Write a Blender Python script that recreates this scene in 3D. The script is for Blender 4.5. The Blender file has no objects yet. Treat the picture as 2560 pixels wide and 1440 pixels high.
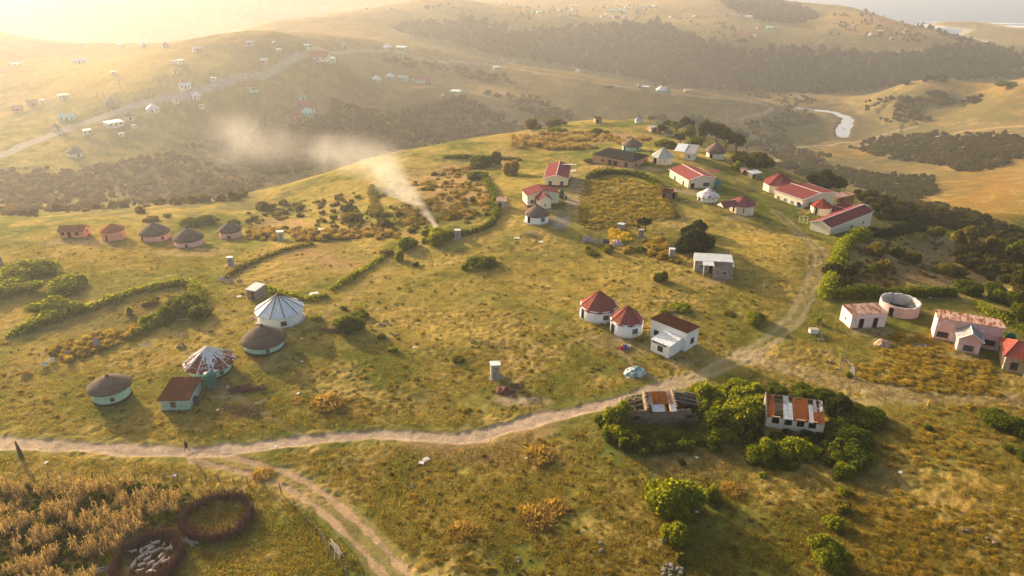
import bpy, bmesh, math, random
import numpy as np
from mathutils import Vector, Matrix, Euler
random.seed(5)
rng = np.random.default_rng(11)
sc = bpy.context.scene
COL = sc.collection
PI = math.pi
# ------------------------------------------------------------------ camera model
HC = 66.0; FPX = 1828.0; PITCH = math.radians(25.0)
CP, SP = math.cos(PITCH), math.sin(PITCH)
ZS = 1.2
def ray(px, py):
    a = (np.asarray(px, float)-1280)/FPX; b = (np.asarray(py, float)-720)/FPX
    return a, CP-SP*b, -(SP+CP*b)
def proj(x, y, z):
    d = y*CP-(z-HC)*SP
    d = np.maximum(d, 1e-3)
    return 1280+FPX*x/d, 720+FPX*(-(y*SP+(z-HC)*CP))/d, d
def zrow(Y, row):
    a, dy, dz = ray(0, row)
    return HC+Y*dz/dy
# ------------------------------------------------------------------ noise
def _hash(ix, iy, s):
    h = (ix.astype(np.int64)*374761393+iy.astype(np.int64)*668265263+s*974634743) & 0xffffffff
    h = ((h ^ (h >> 13))*1274126177) & 0xffffffff
    return ((h ^ (h >> 16)) & 0xffff)/65535.0
def vnoise(x, y, s=0):
    ix = np.floor(x); iy = np.floor(y); fx = x-ix; fy = y-iy
    fx = fx*fx*(3-2*fx); fy = fy*fy*(3-2*fy)
    a = _hash(ix, iy, s); b = _hash(ix+1, iy, s); c = _hash(ix, iy+1, s); d = _hash(ix+1, iy+1, s)
    return (a+(b-a)*fx)*(1-fy)+(c+(d-c)*fx)*fy
def fbm(x, y, wl, oct=4, s=0):
    t = 0; amp = 1.0; tot = 0
    for o in range(oct):
        r = 0.6*o
        xx = x*math.cos(r)-y*math.sin(r); yy = x*math.sin(r)+y*math.cos(r)
        t = t+amp*vnoise(xx/wl+17.3*o, yy/wl-9.1*o, s+o); tot += amp
        amp *= .5; wl *= .5
    return t/tot
def sstep(a, b, x):
    t = np.clip((x-a)/(b-a), 0, 1); return t*t*(3-2*t)
# ------------------------------------------------------------------ terrain control points: pixel column, row, height
CPTS = """-400 1500 0;300 1500 0;1280 1500 0;2300 1500 0;3000 1500 0;-400 1200 0;-200 1000 0;-150 800 -1
0 1110 0;0 900 0;0 700 -1;300 1300 0;300 1000 0;600 1100 0;700 820 1;300 720 0;900 1250 0;1200 1200 0;1000 950 0.6;1300 900 .4;1000 700 .6
1600 1200 0;1600 950 .5;1500 800 .8;1800 850 .5;2000 1050 0;2300 1200 0;2500 1000 0;2400 850 0;2200 830 0;2700 900 -1;1800 700 .8;1400 650 1
150 595 -3;400 610 -3;600 600 -3;0 560 -5;-300 600 -7;300 547 -5;550 545 -5;700 610 -1;850 600 -1;1000 600 0;1150 590 1;1000 640 0
1250 560 1.5;1340 560 2;1000 560 -2;850 540 -5;1100 500 0;900 480 -5;750 520 -8
600 490 -12;700 465 -10;900 403 -8;1050 370 -7.5;1200 347 -9;1300 332 -13;1400 320 -20;1500 309 -27;1595 303 -34;1670 337 -29;1640 362 -5
1100 420 -3;1250 400 -2;1400 440 1;1400 380 -2;1550 405 1;1665 400 1;1800 400 -1;1580 372 -1;1520 345 -9;1700 470 1;1850 530 1;1700 560 1.5
1800 350 -20;1760 420 0;1880 440 -2;1900 402 -8;2000 440 -13;1990 485 -2;2040 530 -1;2100 570 -2;2195 500 -17;2112 507 -3.6;2138 505 -5;2200 600 -7;2300 560 -18;2450 600 -22;2560 640 -17;2700 660 -17
2175 576 -3;2160 550 -3.5;2120 528 -3;2084 514 -2.5;2200 588 -5;2040 570 -1.5;2300 700 -2;2450 700 -6;2560 740 -4;2100 700 0;2000 620 1;2700 760 -4
100 520 -26;-200 520 -30;450 520 -30;300 500 -35;300 430 -38;600 450 -47;500 400 -42;700 400 -52;185 388 -32;0 395 -30;-300 420 -32
285 310 -28;383 272 -25;600 300 -35;600 220 -18;0 250 -28;-300 250 -27;200 150 -24;740 145 -10;800 140 -11;760 280 -36;880 122 -18;650 170 -13
900 390 -51;900 300 -42;900 240 -37;942 202 -32;1070 206 -36;1100 180 -46;1000 165 -36;1130 230 -45;1250 240 -52;1250 300 -58;1060 250 -43
1000 120 -22;1250 155 -44;1445 180 -55;1650 226 -67;1800 238 -75;1940 264 -88;1400 250 -61;1400 290 -66;1700 270 -75;1150 140 -36;1820 300 -88
300 112 -22;0 92 -20;-300 80 -19;450 112 -21;560 90 -20;650 62 -18;660 85 -19;900 22 -12;800 40 -15;800 90 -16;1000 60 -24;1200 70 -30;1100 95 -37;1000 10 -16;1050 0 -15
1300 20 -35;1550 35 -42;1550 12 -43;1300 0 -38;1200 110 -48;1400 100 -55;1400 150 -72;1500 70 -48;1550 110 -64;1550 170 -85;1700 80 -52;1700 150 -78;1700 210 -98;1900 230 -103;1900 140 -75;1800 110 -62
1855 85 -58;1950 62 -58;1700 40 -46;2100 100 -70;2100 145 -85;2100 212 -103;2300 130 -80;2450 130 -82;2500 142 -90;2560 150 -100;2255 85 -64;2330 72 -69;2430 110 -78;2200 36 -58;2150 25 -62;2240 52 -62;2000 5 -46;1900 20 -45;1950 46 -64;2050 35 -60
2450 90 -104;2560 100 -104;2560 72 -106.6;2330 62 -106;2700 80 -106;2900 120 -104
2350 205 -72;2560 195 -60;2800 190 -56;2050 246 -100;2200 225 -86;2200 285 -99;2400 260 -86;2400 320 -91;2560 260 -73;2560 320 -79;2800 320 -74;2000 270 -105;2080 300 -105;2125 350 -105;1950 310 -104;2000 366 -102;2300 330 -98;2150 265 -102;1900 340 -98
2350 390 -86;2560 380 -75;2150 385 -96;2450 450 -73;2250 420 -86;2450 520 -62;2560 560 -49;2560 480 -62;2800 480 -60;2800 600 -40;2050 400 -88"""
# hidden ground behind crests: column, forward distance (unscaled), height
HPTS = """300 235 -24;600 250 -30;750 265 -40;900 300 -46;1050 330 -52;1200 365 -58;1350 420 -66;1500 480 -78;1620 500 -80;1750 520 -84;1850 560 -90
1900 400 -62;2000 330 -50;2150 290 -46;2300 280 -46;2450 275 -42;2560 260 -36;900 370 -56;1050 420 -58;1250 460 -66
1000 570 -48;1150 620 -52;1250 830 -66;1450 830 -80;1650 800 -96;1800 800 -102
300 740 -56;0 770 -52;-300 760 -50;600 860 -60;850 1150 -58;300 800 -62;0 830 -55;300 1150 0;0 1150 6;-400 1150 10;600 1250 -6;850 1650 -20;300 1350 24;0 1350 26;600 1500 14;300 2300 40;-300 2300 44;900 2600 20;1200 2400 -30;300 4000 48;-300 4000 48;900 4000 40;1400 4000 0
1550 2500 -55;1800 2200 -52;1900 1800 -50;1950 2700 -112;2050 1900 -112;2200 1650 -110;2330 1450 -106;2100 3500 -112;1800 4200 -90;2300 2200 -114;2560 1850 -112;2560 3000 -114;3000 2000 -114;3000 4500 -114;1650 5500 -60;900 6000 40;200 6000 50;2300 5500 -114
2350 880 -102;2560 840 -98;2200 870 -104;2560 1180 -103;2900 1000 -100;2900 700 -60;-900 300 -25;-900 600 -25;3200 250 -20;-900 120 -2;3200 130 -2"""
pts = []
for t in CPTS.replace('\n', ';').split(';'):
    px, py, z = map(float, t.split()); z *= ZS
    a, dy, dz = ray(px, py); tt = (z-HC)/dz
    pts.append((a*tt, dy*tt, z))
for t in HPTS.replace('\n', ';').split(';'):
    px, d, z = map(float, t.split()); d *= ZS; z *= ZS
    pts.append(((px-1280)/FPX*(d*CP-(z-HC)*SP), d, z))
pts = np.array(pts)
def uv(x, y):
    yy = np.maximum(y, 20.0); return x/yy, np.log(yy)
cu, cv = uv(pts[:, 0], pts[:, 1])
RC = .07
def kern(du, dv): return np.sqrt(du*du+dv*dv+RC*RC)
K = kern(cu[:, None]-cu[None], cv[:, None]-cv[None])
N = len(pts)
wts = np.linalg.solve(np.block([[K-np.eye(N)*2e-3, np.ones((N, 1))], [np.ones((1, N)), np.zeros((1, 1))]]), np.append(pts[:, 2], 0))
U0, U1, V0, V1, NU, NV = -1.6, 1.6, math.log(30), math.log(9000), 480, 520
gu = np.linspace(U0, U1, NU); gv = np.linspace(V0, V1, NV)
HG = np.zeros((NV, NU))
for i in range(NV):
    HG[i] = kern(gu[:, None]-cu[None], gv[i]-cv[None])@wts[:N]+wts[N]
RIVER = [(1996, 262), (2030, 268), (2066, 273), (2100, 281), (2120, 293), (2122, 306), (2108, 321), (2104, 346)]
SEA_Z = -107.6*ZS; RIV_Z = -105.3*ZS
def H0(x, y):
    x = np.asarray(x, float); y = np.asarray(y, float)
    u, v = uv(x, y)
    fu = np.clip((u-U0)/(U1-U0)*(NU-1), 0, NU-1.001); fv = np.clip((v-V0)/(V1-V0)*(NV-1), 0, NV-1.001)
    iu = fu.astype(int); iv = fv.astype(int); fu = fu-iu; fv = fv-iv
    return (HG[iv, iu]*(1-fu)+HG[iv, iu+1]*fu)*(1-fv)+(HG[iv+1, iu]*(1-fu)+HG[iv+1, iu+1]*fu)*fv
def H(x, y):
    h = H0(x, y)
    far = sstep(250, 900, y)
    h = h+(fbm(x, y, 34, 3, 3)-.5)*(1.3+2.0*far)
    h = h+far*(fbm(x, y, 190, 3, 8)-.5)*9
    return np.where(h < SEA_Z+4, H0(x, y)+(h-H0(x, y))*.15, h)
def gp(px, py):
    """ground points under pixels (first hit of the view ray)"""
    px = np.atleast_1d(np.asarray(px, float)); py = np.atleast_1d(np.asarray(py, float))
    ts = np.exp(np.linspace(math.log(55), math.log(9000), 560))
    out = np.zeros((len(px), 3))
    for s in range(0, len(px), 400):
        a, dy, dz = ray(px[s:s+400], py[s:s+400])
        X = a[:, None]*ts; Y = dy[:, None]*ts; Z = HC+dz[:, None]*ts
        d = Z-H(X, Y); hit = d < 0; k = np.argmax(hit, 1); k = np.where(hit.any(1), np.maximum(k, 1), len(ts)-1)
        lo = ts[k-1]; hi = ts[k]
        for _ in range(14):
            m = (lo+hi)/2; b = (HC+dz*m-H(a*m, dy*m)) < 0
            hi = np.where(b, m, hi); lo = np.where(b, lo, m)
        x = a*hi; y = dy*hi; out[s:s+400] = np.stack([x, y, H(x, y)], 1)
    return out
def g1(px, py): return Vector(gp(px, py)[0])
# ------------------------------------------------------------------ mesh helpers
def fmesh(name, V, F, mats=(), smooth=False, attrs=None):
    V = np.ascontiguousarray(V, dtype=np.float32); F = np.ascontiguousarray(F, dtype=np.int32)
    me = bpy.data.meshes.new(name); n, k = F.shape
    me.vertices.add(len(V)); me.vertices.foreach_set('co', V.ravel())
    me.loops.add(n*k); me.loops.foreach_set('vertex_index', F.ravel())
    me.polygons.add(n); me.polygons.foreach_set('loop_start', np.arange(0, n*k, k, dtype=np.int32))
    if smooth: me.polygons.foreach_set('use_smooth', np.ones(n, dtype=bool))
    for m in mats: me.materials.append(m)
    for an, (ty, arr) in (attrs or {}).items():
        at = me.attributes.new(an, ty, 'POINT')
        at.data.foreach_set('color' if ty == 'FLOAT_COLOR' else 'value', np.ascontiguousarray(arr, dtype=np.float32).ravel())
    me.update(calc_edges=True)
    return me
def tag(o, label=None, cat=None, group=None, kind=None):
    if label: o['label'] = label
    if cat: o['category'] = cat
    if group: o['group'] = group
    if kind: o['kind'] = kind
    return o
def link(name, me, parent=None, loc=None, rz=0, sca=None):
    o = bpy.data.objects.new(name, me); COL.objects.link(o)
    if parent: o.parent = parent
    if loc is not None: o.location = loc
    if rz: o.rotation_euler = (0, 0, rz)
    if sca is not None: o.scale = sca
    return o
def empty(name, loc, rz, label, cat, group=None):
    o = link(name, None, None, loc, rz); o.empty_display_size = .3
    return tag(o, label, cat, group)
class MB:
    """collects polygons; build() links them as one mesh object"""
    def __init__(s): s.v = []; s.f = []; s.mi = []
    def poly(s, pts, mi=0):
        b = len(s.v); s.v += [tuple(p) for p in pts]; s.f.append(tuple(range(b, b+len(pts)))); s.mi.append(mi); return s
    def mesh(s, V, F, mi=0):
        b = len(s.v); s.v += [tuple(p) for p in V]
        for f in F: s.f.append(tuple(b+i for i in f)); s.mi.append(mi)
        return s
    def hexa(s, P, mi=0):   # 8 corners: bottom 4 (ccw from above), top 4
        return s.mesh(P, [(3, 2, 1, 0), (4, 5, 6, 7), (0, 1, 5, 4), (1, 2, 6, 5), (2, 3, 7, 6), (3, 0, 4, 7)], mi)
    def box(s, c, d, rz=0, mi=0, M=None):
        x, y, z = d[0]/2, d[1]/2, d[2]/2
        P = [Vector(p) for p in ((-x, -y, -z), (x, -y, -z), (x, y, -z), (-x, y, -z), (-x, -y, z), (x, -y, z), (x, y, z), (-x, y, z))]
        R = M if M is not None else Matrix.Rotation(rz, 3, 'Z')
        return s.hexa([R@p+Vector(c) for p in P], mi)
    def tube(s, pts, r, n=6, mi=0):
        pts = [Vector(p) for p in pts]; rr = r if hasattr(r, '__len__') else [r]*len(pts); V = []; F = []
        for i, p in enumerate(pts):
            d = (pts[min(i+1, len(pts)-1)]-pts[max(i-1, 0)]).normalized()
            a = d.orthogonal().normalized(); b = d.cross(a)
            if i and (a.dot(s._a) < 0): a = -a; b = -b
            s._a = a
            V += [p+a*rr[i]*math.cos(2*PI*k/n)+b*rr[i]*math.sin(2*PI*k/n) for k in range(n)]
        for i in range(len(pts)-1):
            for k in range(n): F.append((i*n+k, i*n+(k+1) % n, (i+1)*n+(k+1) % n, (i+1)*n+k))
        F.append(tuple(range(n))[::-1]); F.append(tuple((len(pts)-1)*n+k for k in range(n)))
        return s.mesh(V, F, mi)
    def lathe(s, prof, n=24, c=(0, 0, 0), mi=0, ph=0, jit=0):
        V = []; F = []
        for (r, z) in prof:
            for k in range(n):
                a = ph+2*PI*k/n; q = r*(1+random.uniform(-jit, jit)); V.append((c[0]+q*math.cos(a), c[1]+q*math.sin(a), c[2]+z+random.uniform(-jit, jit)*.6))
        for i in range(len(prof)-1):
            for k in range(n): F.append((i*n+k, i*n+(k+1) % n, (i+1)*n+(k+1) % n, (i+1)*n+k))
        F.append(tuple(range(n))[::-1]); F.append(tuple((len(prof)-1)*n+k for k in range(n)))
        return s.mesh(V, F, mi)
    def slab(s, P, t=.07, mi=0):  # thick sheet under a polygon
        n = len(P); P = [Vector(p) for p in P]; nn = Vector((0, 0, 0))
        for i in range(n): nn += (P[i]-P[0]).cross(P[(i+1) % n]-P[0])
        nn.normalize()
        if nn.z < 0: P = P[::-1]; nn = -nn
        Q = [p-nn*t for p in P]
        F = [tuple(range(n)), tuple(range(n, 2*n))[::-1]]+[(i, n+i, n+(i+1) % n, (i+1) % n) for i in range(n)]
        return s.mesh(P+Q, F, mi)
    def data(s, name, mats, smooth=False):
        me = bpy.data.meshes.new(name); me.from_pydata(s.v, [], s.f)
        for m in (mats if isinstance(mats, (list, tuple)) else [mats]): me.materials.append(m)
        me.polygons.foreach_set('material_index', s.mi)
        if smooth: me.polygons.foreach_set('use_smooth', [True]*len(s.f))
        me.update(); return me
    def build(s, name, mats, parent=None, loc=None, rz=0, smooth=False):
        return link(name, s.data(name, mats, smooth), parent, loc, rz)
# ------------------------------------------------------------------ materials
def newmat(name):
    m = bpy.data.materials.new(name); m.use_nodes = True; nt = m.node_tree
    b = nt.nodes['Principled BSDF']; b.inputs['Specular IOR Level'].default_value = .06
    return m, nt, b
def N_(nt, t, **kw):
    n = nt.nodes.new('ShaderNode'+t)
    for k, v in kw.items():
        if k in n.inputs: n.inputs[k].default_value = v
        else: setattr(n, k, v)
    return n
def ramp(nt, stops):
    r = nt.nodes.new('ShaderNodeValToRGB'); e = r.color_ramp.elements
    while len(e) < len(stops): e.new(.5)
    for q, (p, c) in zip(e, stops): q.position = p; q.color = (*c, 1)
    return r
def coords(nt, scale=(1, 1, 1), world=False):
    t = N_(nt, 'NewGeometry') if world else N_(nt, 'TexCoord'); m = N_(nt, 'Mapping'); m.inputs['Scale'].default_value = scale
    nt.links.new(t.outputs['Position' if world else 'Object'], m.inputs['Vector']); return m.outputs[0]
_mc = {}
def paint(c, dirt=.35, c2=None, rough=.85, scale=1.1, bump=.15, stretch=1.0):
    key = ('p', c, dirt, c2, rough, scale, bump, stretch)
    if key in _mc: return _mc[key]
    m, nt, b = newmat('plaster'); L = nt.links.new
    n = N_(nt, 'TexNoise', Scale=scale, Detail=7.0, Roughness=.65); L(coords(nt, (1, 1, stretch)), n.inputs['Vector'])
    d = c2 or tuple(x*(1-dirt)*q for x, q in zip(c, (1, .93, .85)))
    r = ramp(nt, [(.3, d), (.52, c), (.8, tuple(min(1, x*1.08) for x in c))]); L(n.outputs['Fac'], r.inputs[0]); L(r.outputs[0], b.inputs['Base Color'])
    b.inputs['Roughness'].default_value = rough
    bp = N_(nt, 'Bump', Strength=bump, Distance=.05); n2 = N_(nt, 'TexNoise', Scale=9.0, Detail=4.0); L(coords(nt), n2.inputs['Vector']); L(n2.outputs['Fac'], bp.inputs['Height']); L(bp.outputs[0], b.inputs['Normal'])
    _mc[key] = m; return m
def sheet(c, rust=.0, rc=(.17, .055, .025), wave='X', wl=.25, rough=.55, metal=.0, streak=(1, .25, .25), rs=1.0, dark=.66):
    """corrugated or tiled roofing with rust patches"""
    key = ('s', c, rust, rc, wave, wl, rough, metal, streak, rs, dark)
    if key in _mc: return _mc[key]
    m, nt, b = newmat('roof_sheet'); L = nt.links.new
    n = N_(nt, 'TexNoise', Scale=rs, Detail=8.0, Roughness=.7); L(coords(nt, streak), n.inputs['Vector'])
    n2 = N_(nt, 'TexNoise', Scale=2.3, Detail=6.0); L(coords(nt), n2.inputs['Vector'])
    base = ramp(nt, [(.3, tuple(x*dark for x in c)), (.7, c)]); L(n2.outputs['Fac'], base.inputs[0])
    rr = ramp(nt, [(.25, tuple(x*.55 for x in rc)), (.5, rc), (.78, tuple(min(1, x*1.7) for x in rc))]); L(n2.outputs['Fac'], rr.inputs[0])
    mk = ramp(nt, [(max(0, .98-rust*.95-.05), (0, 0, 0)), (min(1, .98-rust*.95+.05), (1, 1, 1))]) if rust else None
    if rust:
        L(n.outputs['Fac'], mk.inputs[0])
        mx = N_(nt, 'MixRGB'); L(mk.outputs[0], mx.inputs[0]); L(base.outputs[0], mx.inputs[1]); L(rr.outputs[0], mx.inputs[2]); L(mx.outputs[0], b.inputs['Base Color'])
    else: L(base.outputs[0], b.inputs['Base Color'])
    b.inputs['Roughness'].default_value = min(.92, rough+.3); b.inputs['Metallic'].default_value = metal*.5; b.inputs['Specular IOR Level'].default_value = .0 if not metal else .2
    w = N_(nt, 'TexWave', Scale=.314/wl, Distortion=.3); w.bands_direction = wave; L(coords(nt), w.inputs['Vector'])
    bp = N_(nt, 'Bump', Strength=.45, Distance=.05); L(w.outputs['Fac'], bp.inputs['Height']); L(bp.outputs[0], b.inputs['Normal'])
    _mc[key] = m; return m
def thatch(c=(.15, .108, .085)):
    key = ('t', c)
    if key in _mc: return _mc[key]
    m, nt, b = newmat('thatch'); L = nt.links.new
    n = N_(nt, 'TexNoise', Scale=9.0, Detail=6.0, Roughness=.8); L(coords(nt, (1, 1, .35)), n.inputs['Vector'])
    n2 = N_(nt, 'TexNoise', Scale=.7, Detail=4.0); L(coords(nt), n2.inputs['Vector'])
    ad = N_(nt, 'Math', operation='ADD'); L(n.outputs['Fac'], ad.inputs[0]); L(n2.outputs['Fac'], ad.inputs[1])
    hf = N_(nt, 'Math', operation='MULTIPLY'); hf.inputs[1].default_value = .5; L(ad.outputs[0], hf.inputs[0])
    r = ramp(nt, [(.3, tuple(x*.5 for x in c)), (.5, c), (.7, tuple(x*1.6 for x in c))]); L(hf.outputs[0], r.inputs[0]); L(r.outputs[0], b.inputs['Base Color'])
    b.inputs['Roughness'].default_value = 1.0
    bp = N_(nt, 'Bump', Strength=.9, Distance=.12); L(n.outputs['Fac'], bp.inputs['Height']); L(bp.outputs[0], b.inputs['Normal'])
    _mc[key] = m; return m
def plain(c, rough=.7, var=.25, scale=3.0):
    key = ('q', c, rough, var, scale)
    if key in _mc: return _mc[key]
    m, nt, b = newmat('surface'); L = nt.links.new
    n = N_(nt, 'TexNoise', Scale=scale, Detail=5.0); L(coords(nt), n.inputs['Vector'])
    r = ramp(nt, [(.3, tuple(x*(1-var) for x in c)), (.7, tuple(min(1, x*(1+var)) for x in c))]); L(n.outputs['Fac'], r.inputs[0]); L(r.outputs[0], b.inputs['Base Color'])
    b.inputs['Roughness'].default_value = rough; _mc[key] = m; return m
def block_wall(c, mortar):
    key = ('b', c, mortar)
    if key in _mc: return _mc[key]
    m, nt, b = newmat('block_wall'); L = nt.links.new
    t = N_(nt, 'TexBrick', Scale=1.0); t.inputs['Color1'].default_value = (*c, 1); t.inputs['Color2'].default_value = (*[x*.8 for x in c], 1); t.inputs['Mortar'].default_value = (*mortar, 1)
    t.inputs['Brick Width'].default_value = .42; t.inputs['Row Height'].default_value = .22; t.inputs['Mortar Size'].default_value = .025
    tc = N_(nt, 'TexCoord'); sx = N_(nt, 'SeparateXYZ'); L(tc.outputs['Object'], sx.inputs[0]); ad = N_(nt, 'Math', operation='ADD'); L(sx.outputs[0], ad.inputs[0]); L(sx.outputs[1], ad.inputs[1])
    cx = N_(nt, 'CombineXYZ'); L(ad.outputs[0], cx.inputs[0]); L(sx.outputs[2], cx.inputs[1]); L(cx.outputs[0], t.inputs['Vector'])
    n = N_(nt, 'TexNoise', Scale=1.5, Detail=6.0); L(tc.outputs['Object'], n.inputs['Vector'])
    mx = N_(nt, 'MixRGB', blend_type='MULTIPLY'); mx.inputs[0].default_value = .8; r = ramp(nt, [(.3, (.55, .5, .45)), (.7, (1.2, 1.15, 1.1))]); L(n.outputs['Fac'], r.inputs[0])
    L(t.outputs['Color'], mx.inputs[1]); L(r.outputs[0], mx.inputs[2]); L(mx.outputs[0], b.inputs['Base Color']); b.inputs['Roughness'].default_value = .95
    _mc[key] = m; return m
def leafmat(c, c2, trans=.45, nscale=.8, name='foliage'):
    key = ('l', c, c2, trans, nscale)
    if key in _mc: return _mc[key]
    m = bpy.data.materials.new(name); m.use_nodes = True; nt = m.node_tree; nt.nodes.clear(); L = nt.links.new
    out = N_(nt, 'OutputMaterial'); df = N_(nt, 'BsdfDiffuse'); tr = N_(nt, 'BsdfTranslucent'); mx = N_(nt, 'MixShader'); mx.inputs[0].default_value = trans
    n = N_(nt, 'TexNoise', Scale=nscale, Detail=3.0); L(coords(nt, world=True), n.inputs['Vector'])
    at = N_(nt, 'Attribute', attribute_name='tint'); ad = N_(nt, 'Math', operation='ADD'); L(n.outputs['Fac'], ad.inputs[0]); L(at.outputs['Fac'], ad.inputs[1])
    hf = N_(nt, 'Math', operation='MULTIPLY'); hf.inputs[1].default_value = .5; L(ad.outputs[0], hf.inputs[0])
    r = ramp(nt, [(.25, c), (.75, c2)]); L(hf.outputs[0], r.inputs[0])
    L(r.outputs[0], df.inputs[0]); tw = N_(nt, 'MixRGB', blend_type='MULTIPLY'); tw.inputs[0].default_value = 1; tw.inputs[2].default_value = (1.5, 1.35, .6, 1); L(r.outputs[0], tw.inputs[1]); L(tw.outputs[0], tr.inputs[0])
    L(df.outputs[0], mx.inputs[1]); L(tr.outputs[0], mx.inputs[2]); L(mx.outputs[0], out.inputs[0]); _mc[key] = m; return m
def inpoly(px, py, poly):
    c = np.zeros(px.shape, bool); n = len(poly); j = n-1
    for i in range(n):
        xi, yi = poly[i]; xj, yj = poly[j]
        c ^= ((yi > py) != (yj > py)) & (px < (xj-xi)*(py-yi)/((yj-yi) or 1e-9)+xi); j = i
    return c
def seglen(P): return np.linalg.norm(np.diff(P[:, :2], axis=0), axis=1)
def pdist(x, y, P):
    """distance from points to a world polyline"""
    best = np.full(x.shape, 1e9)
    for (ax, ay), (bx, by) in zip(P[:-1, :2], P[1:, :2]):
        dx, dy = bx-ax, by-ay; l = dx*dx+dy*dy+1e-9
        t = np.clip(((x-ax)*dx+(y-ay)*dy)/l, 0, 1); best = np.minimum(best, np.hypot(x-ax-t*dx, y-ay-t*dy))
    return best
def resample(P, step):
    P = np.asarray(P, float); L = np.concatenate([[0], np.cumsum(seglen(P))]); n = max(2, int(L[-1]/step)+1)
    s = np.linspace(0, L[-1], n); return np.stack([np.interp(s, L, P[:, 0]), np.interp(s, L, P[:, 1])], 1)
def pxline(pl, step=None):
    P = gp([p[0] for p in pl], [p[1] for p in pl])[:, :2]
    # smooth corners
    for _ in range(2):
        Q = [P[0]]
        for a, b in zip(P[:-1], P[1:]): Q += [a*.75+b*.25, a*.25+b*.75]
        Q.append(P[-1]); P = np.array(Q)
    return resample(P, step) if step else P
HAZE=2.0e-4; EXPO=1.08
# ------------------------------------------------------------------ roads and tracks
TR = {
 'main': ([(-80, 1105), (0, 1107), (120, 1112), (250, 1118), (380, 1127), (480, 1133), (620, 1118), (760, 1101), (880, 1089), (1000, 1085), (1110, 1093), (1180, 1097), (1260, 1070), (1350, 1045), (1440, 1027), (1540, 1005), (1640, 975), (1740, 943), (1830, 905), (1900, 868), (1960, 825), (2000, 780), (2025, 720), (2046, 670), (2052, 642), (2030, 605), (1995, 578), (1962, 548), (1940, 530)], None),
 'branch': ([(500, 1140), (560, 1152), (640, 1172), (720, 1198), (790, 1240), (850, 1290), (910, 1350), (960, 1400), (1000, 1450), (1030, 1490)], None),
 'detour': ([(1030, 1100), (1120, 1122), (1200, 1135), (1270, 1120), (1330, 1080), (1370, 1045)], None),
 'east': ([(1870, 890), (2000, 930), (2100, 955), (2250, 985), (2400, 993), (2600, 1005)], None),
 'gravel': ([(-60, 412), (0, 393), (100, 346), (200, 311), (300, 276), (400, 246), (500, 226), (570, 206), (640, 191), (690, 171), (722, 151), (748, 138)], None),
 'ridge': ([(760, 141), (820, 128), (880, 122), (960, 128), (1050, 140), (1250, 163), (1400, 191), (1550, 217), (1700, 237), (1800, 246), (1890, 255), (1938, 268), (1905, 288), (1850, 298)], None),
 'valley': ([(1985, 369), (2080, 362), (2160, 349), (2220, 331), (2288, 317)], None),
 'hilltop': ([(2290, 352), (2380, 333), (2460, 322), (2600, 317)], None),  # crest road strip, its sunlit orange rim painted as colour
 'foot': ([(540, 962), (600, 1000), (690, 1050), (765, 1098)], None), 'yard': ([(1535, 852), (1570, 900), (1640, 955), (1665, 968)], None), 'cattle': ([(1240, 955), (1300, 900), (1420, 800), (1600, 720), (1720, 690)], None), 'hill': ([(800, 800), (900, 720), (1000, 650), (1150, 610), (1290, 585), (1350, 575)], None), 'far': ([(1130, 1100), (1290, 940), (1480, 830)], None),
 'lane': ([(1790, 365), (1850, 385), (1930, 395), (2010, 392)], None)}
TRK = {k: pxline(v[0], 4) for k, v in TR.items()}
RIVP = pxline(RIVER, 5)
# ------------------------------------------------------------------ ground sheet
v1 = np.arange(math.log(44), math.log(330), .0025); v2 = np.arange(v1[-1], math.log(1900), .0056)[1:]; v3 = np.arange(v2[-1], math.log(8200), .018)[1:]
VV = np.concatenate([v1, v2, v3]); UU = np.concatenate([np.arange(-1.5, -1.1, .03), np.arange(-1.1, 1.1, .0019), np.arange(1.1, 1.51, .03)])
GY = np.exp(VV)[:, None]*np.ones(len(UU)); GX = GY*UU
GZ = H(GX, GY); PX, PY, PD = proj(GX, GY, GZ)
def trackmask(key, w, soft):
    P = TRK[key]; x0, y0 = P.min(0)-w-soft-3; x1, y1 = P.max(0)+w+soft+3
    m = np.zeros(GX.shape); s = (GX > x0) & (GX < x1) & (GY > y0) & (GY < y1)
    d = pdist(GX[s], GY[s], P); nz = (fbm(GX[s], GY[s], 3.0, 3, 5)-.5)*1.9+(fbm(GX[s], GY[s], 14, 2, 6)-.5)*2.0
    m[s] = 1-sstep(w-soft, w+soft, d+nz*min(1, w/2.4)); return m, s, d
dm = np.ones(GX.shape)
mainm, s_, d_ = trackmask('main', 1.32, .45)
# upper stretch turns into two faint wheel ruts
up = np.zeros(GX.shape); up[s_] = sstep(1480, 1900, PX[s_]); rut = np.zeros(GX.shape)
rut[s_] = 1-sstep(.35, .8, np.abs(np.abs(d_-0)-1.1)+(fbm(GX[s_], GY[s_], 2.5, 2, 9)-.5)*.8)
mainm = mainm*(1-up)+np.maximum(rut*.36, mainm*.12)*up
brm, s_, d_ = trackmask('branch', 2.2, .5)
b2 = np.zeros(GX.shape); b2[s_] = 1-sstep(.3, .75, np.abs(d_-1.1)+(fbm(GX[s_], GY[s_], 2.0, 2, 19)-.5)*.7); brm = np.maximum(b2*.85, brm*.22)
dem = trackmask('detour', 2.4, 1.0)[0]*.55; eam = trackmask('east', 2.2, 1.2)[0]*.4
grm = trackmask('gravel', 3.6, .5)[0]; rim = trackmask('ridge', 2.2, .8)[0]; fom = np.max([trackmask(k, .45, .5)[0]*q for k, q in (('foot', .6), ('yard', .7), ('cattle', .4), ('hill', .4), ('far', .4))], 0); vam = np.maximum(trackmask('valley', 2.2, .8)[0], trackmask('lane', 1.8, .8)[0]*.8); crest_lit = trackmask('hilltop', 2.5, 2)[0]*.8
road = np.max([mainm, brm, dem, eam*.6, grm, rim, vam], axis=0)
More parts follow.
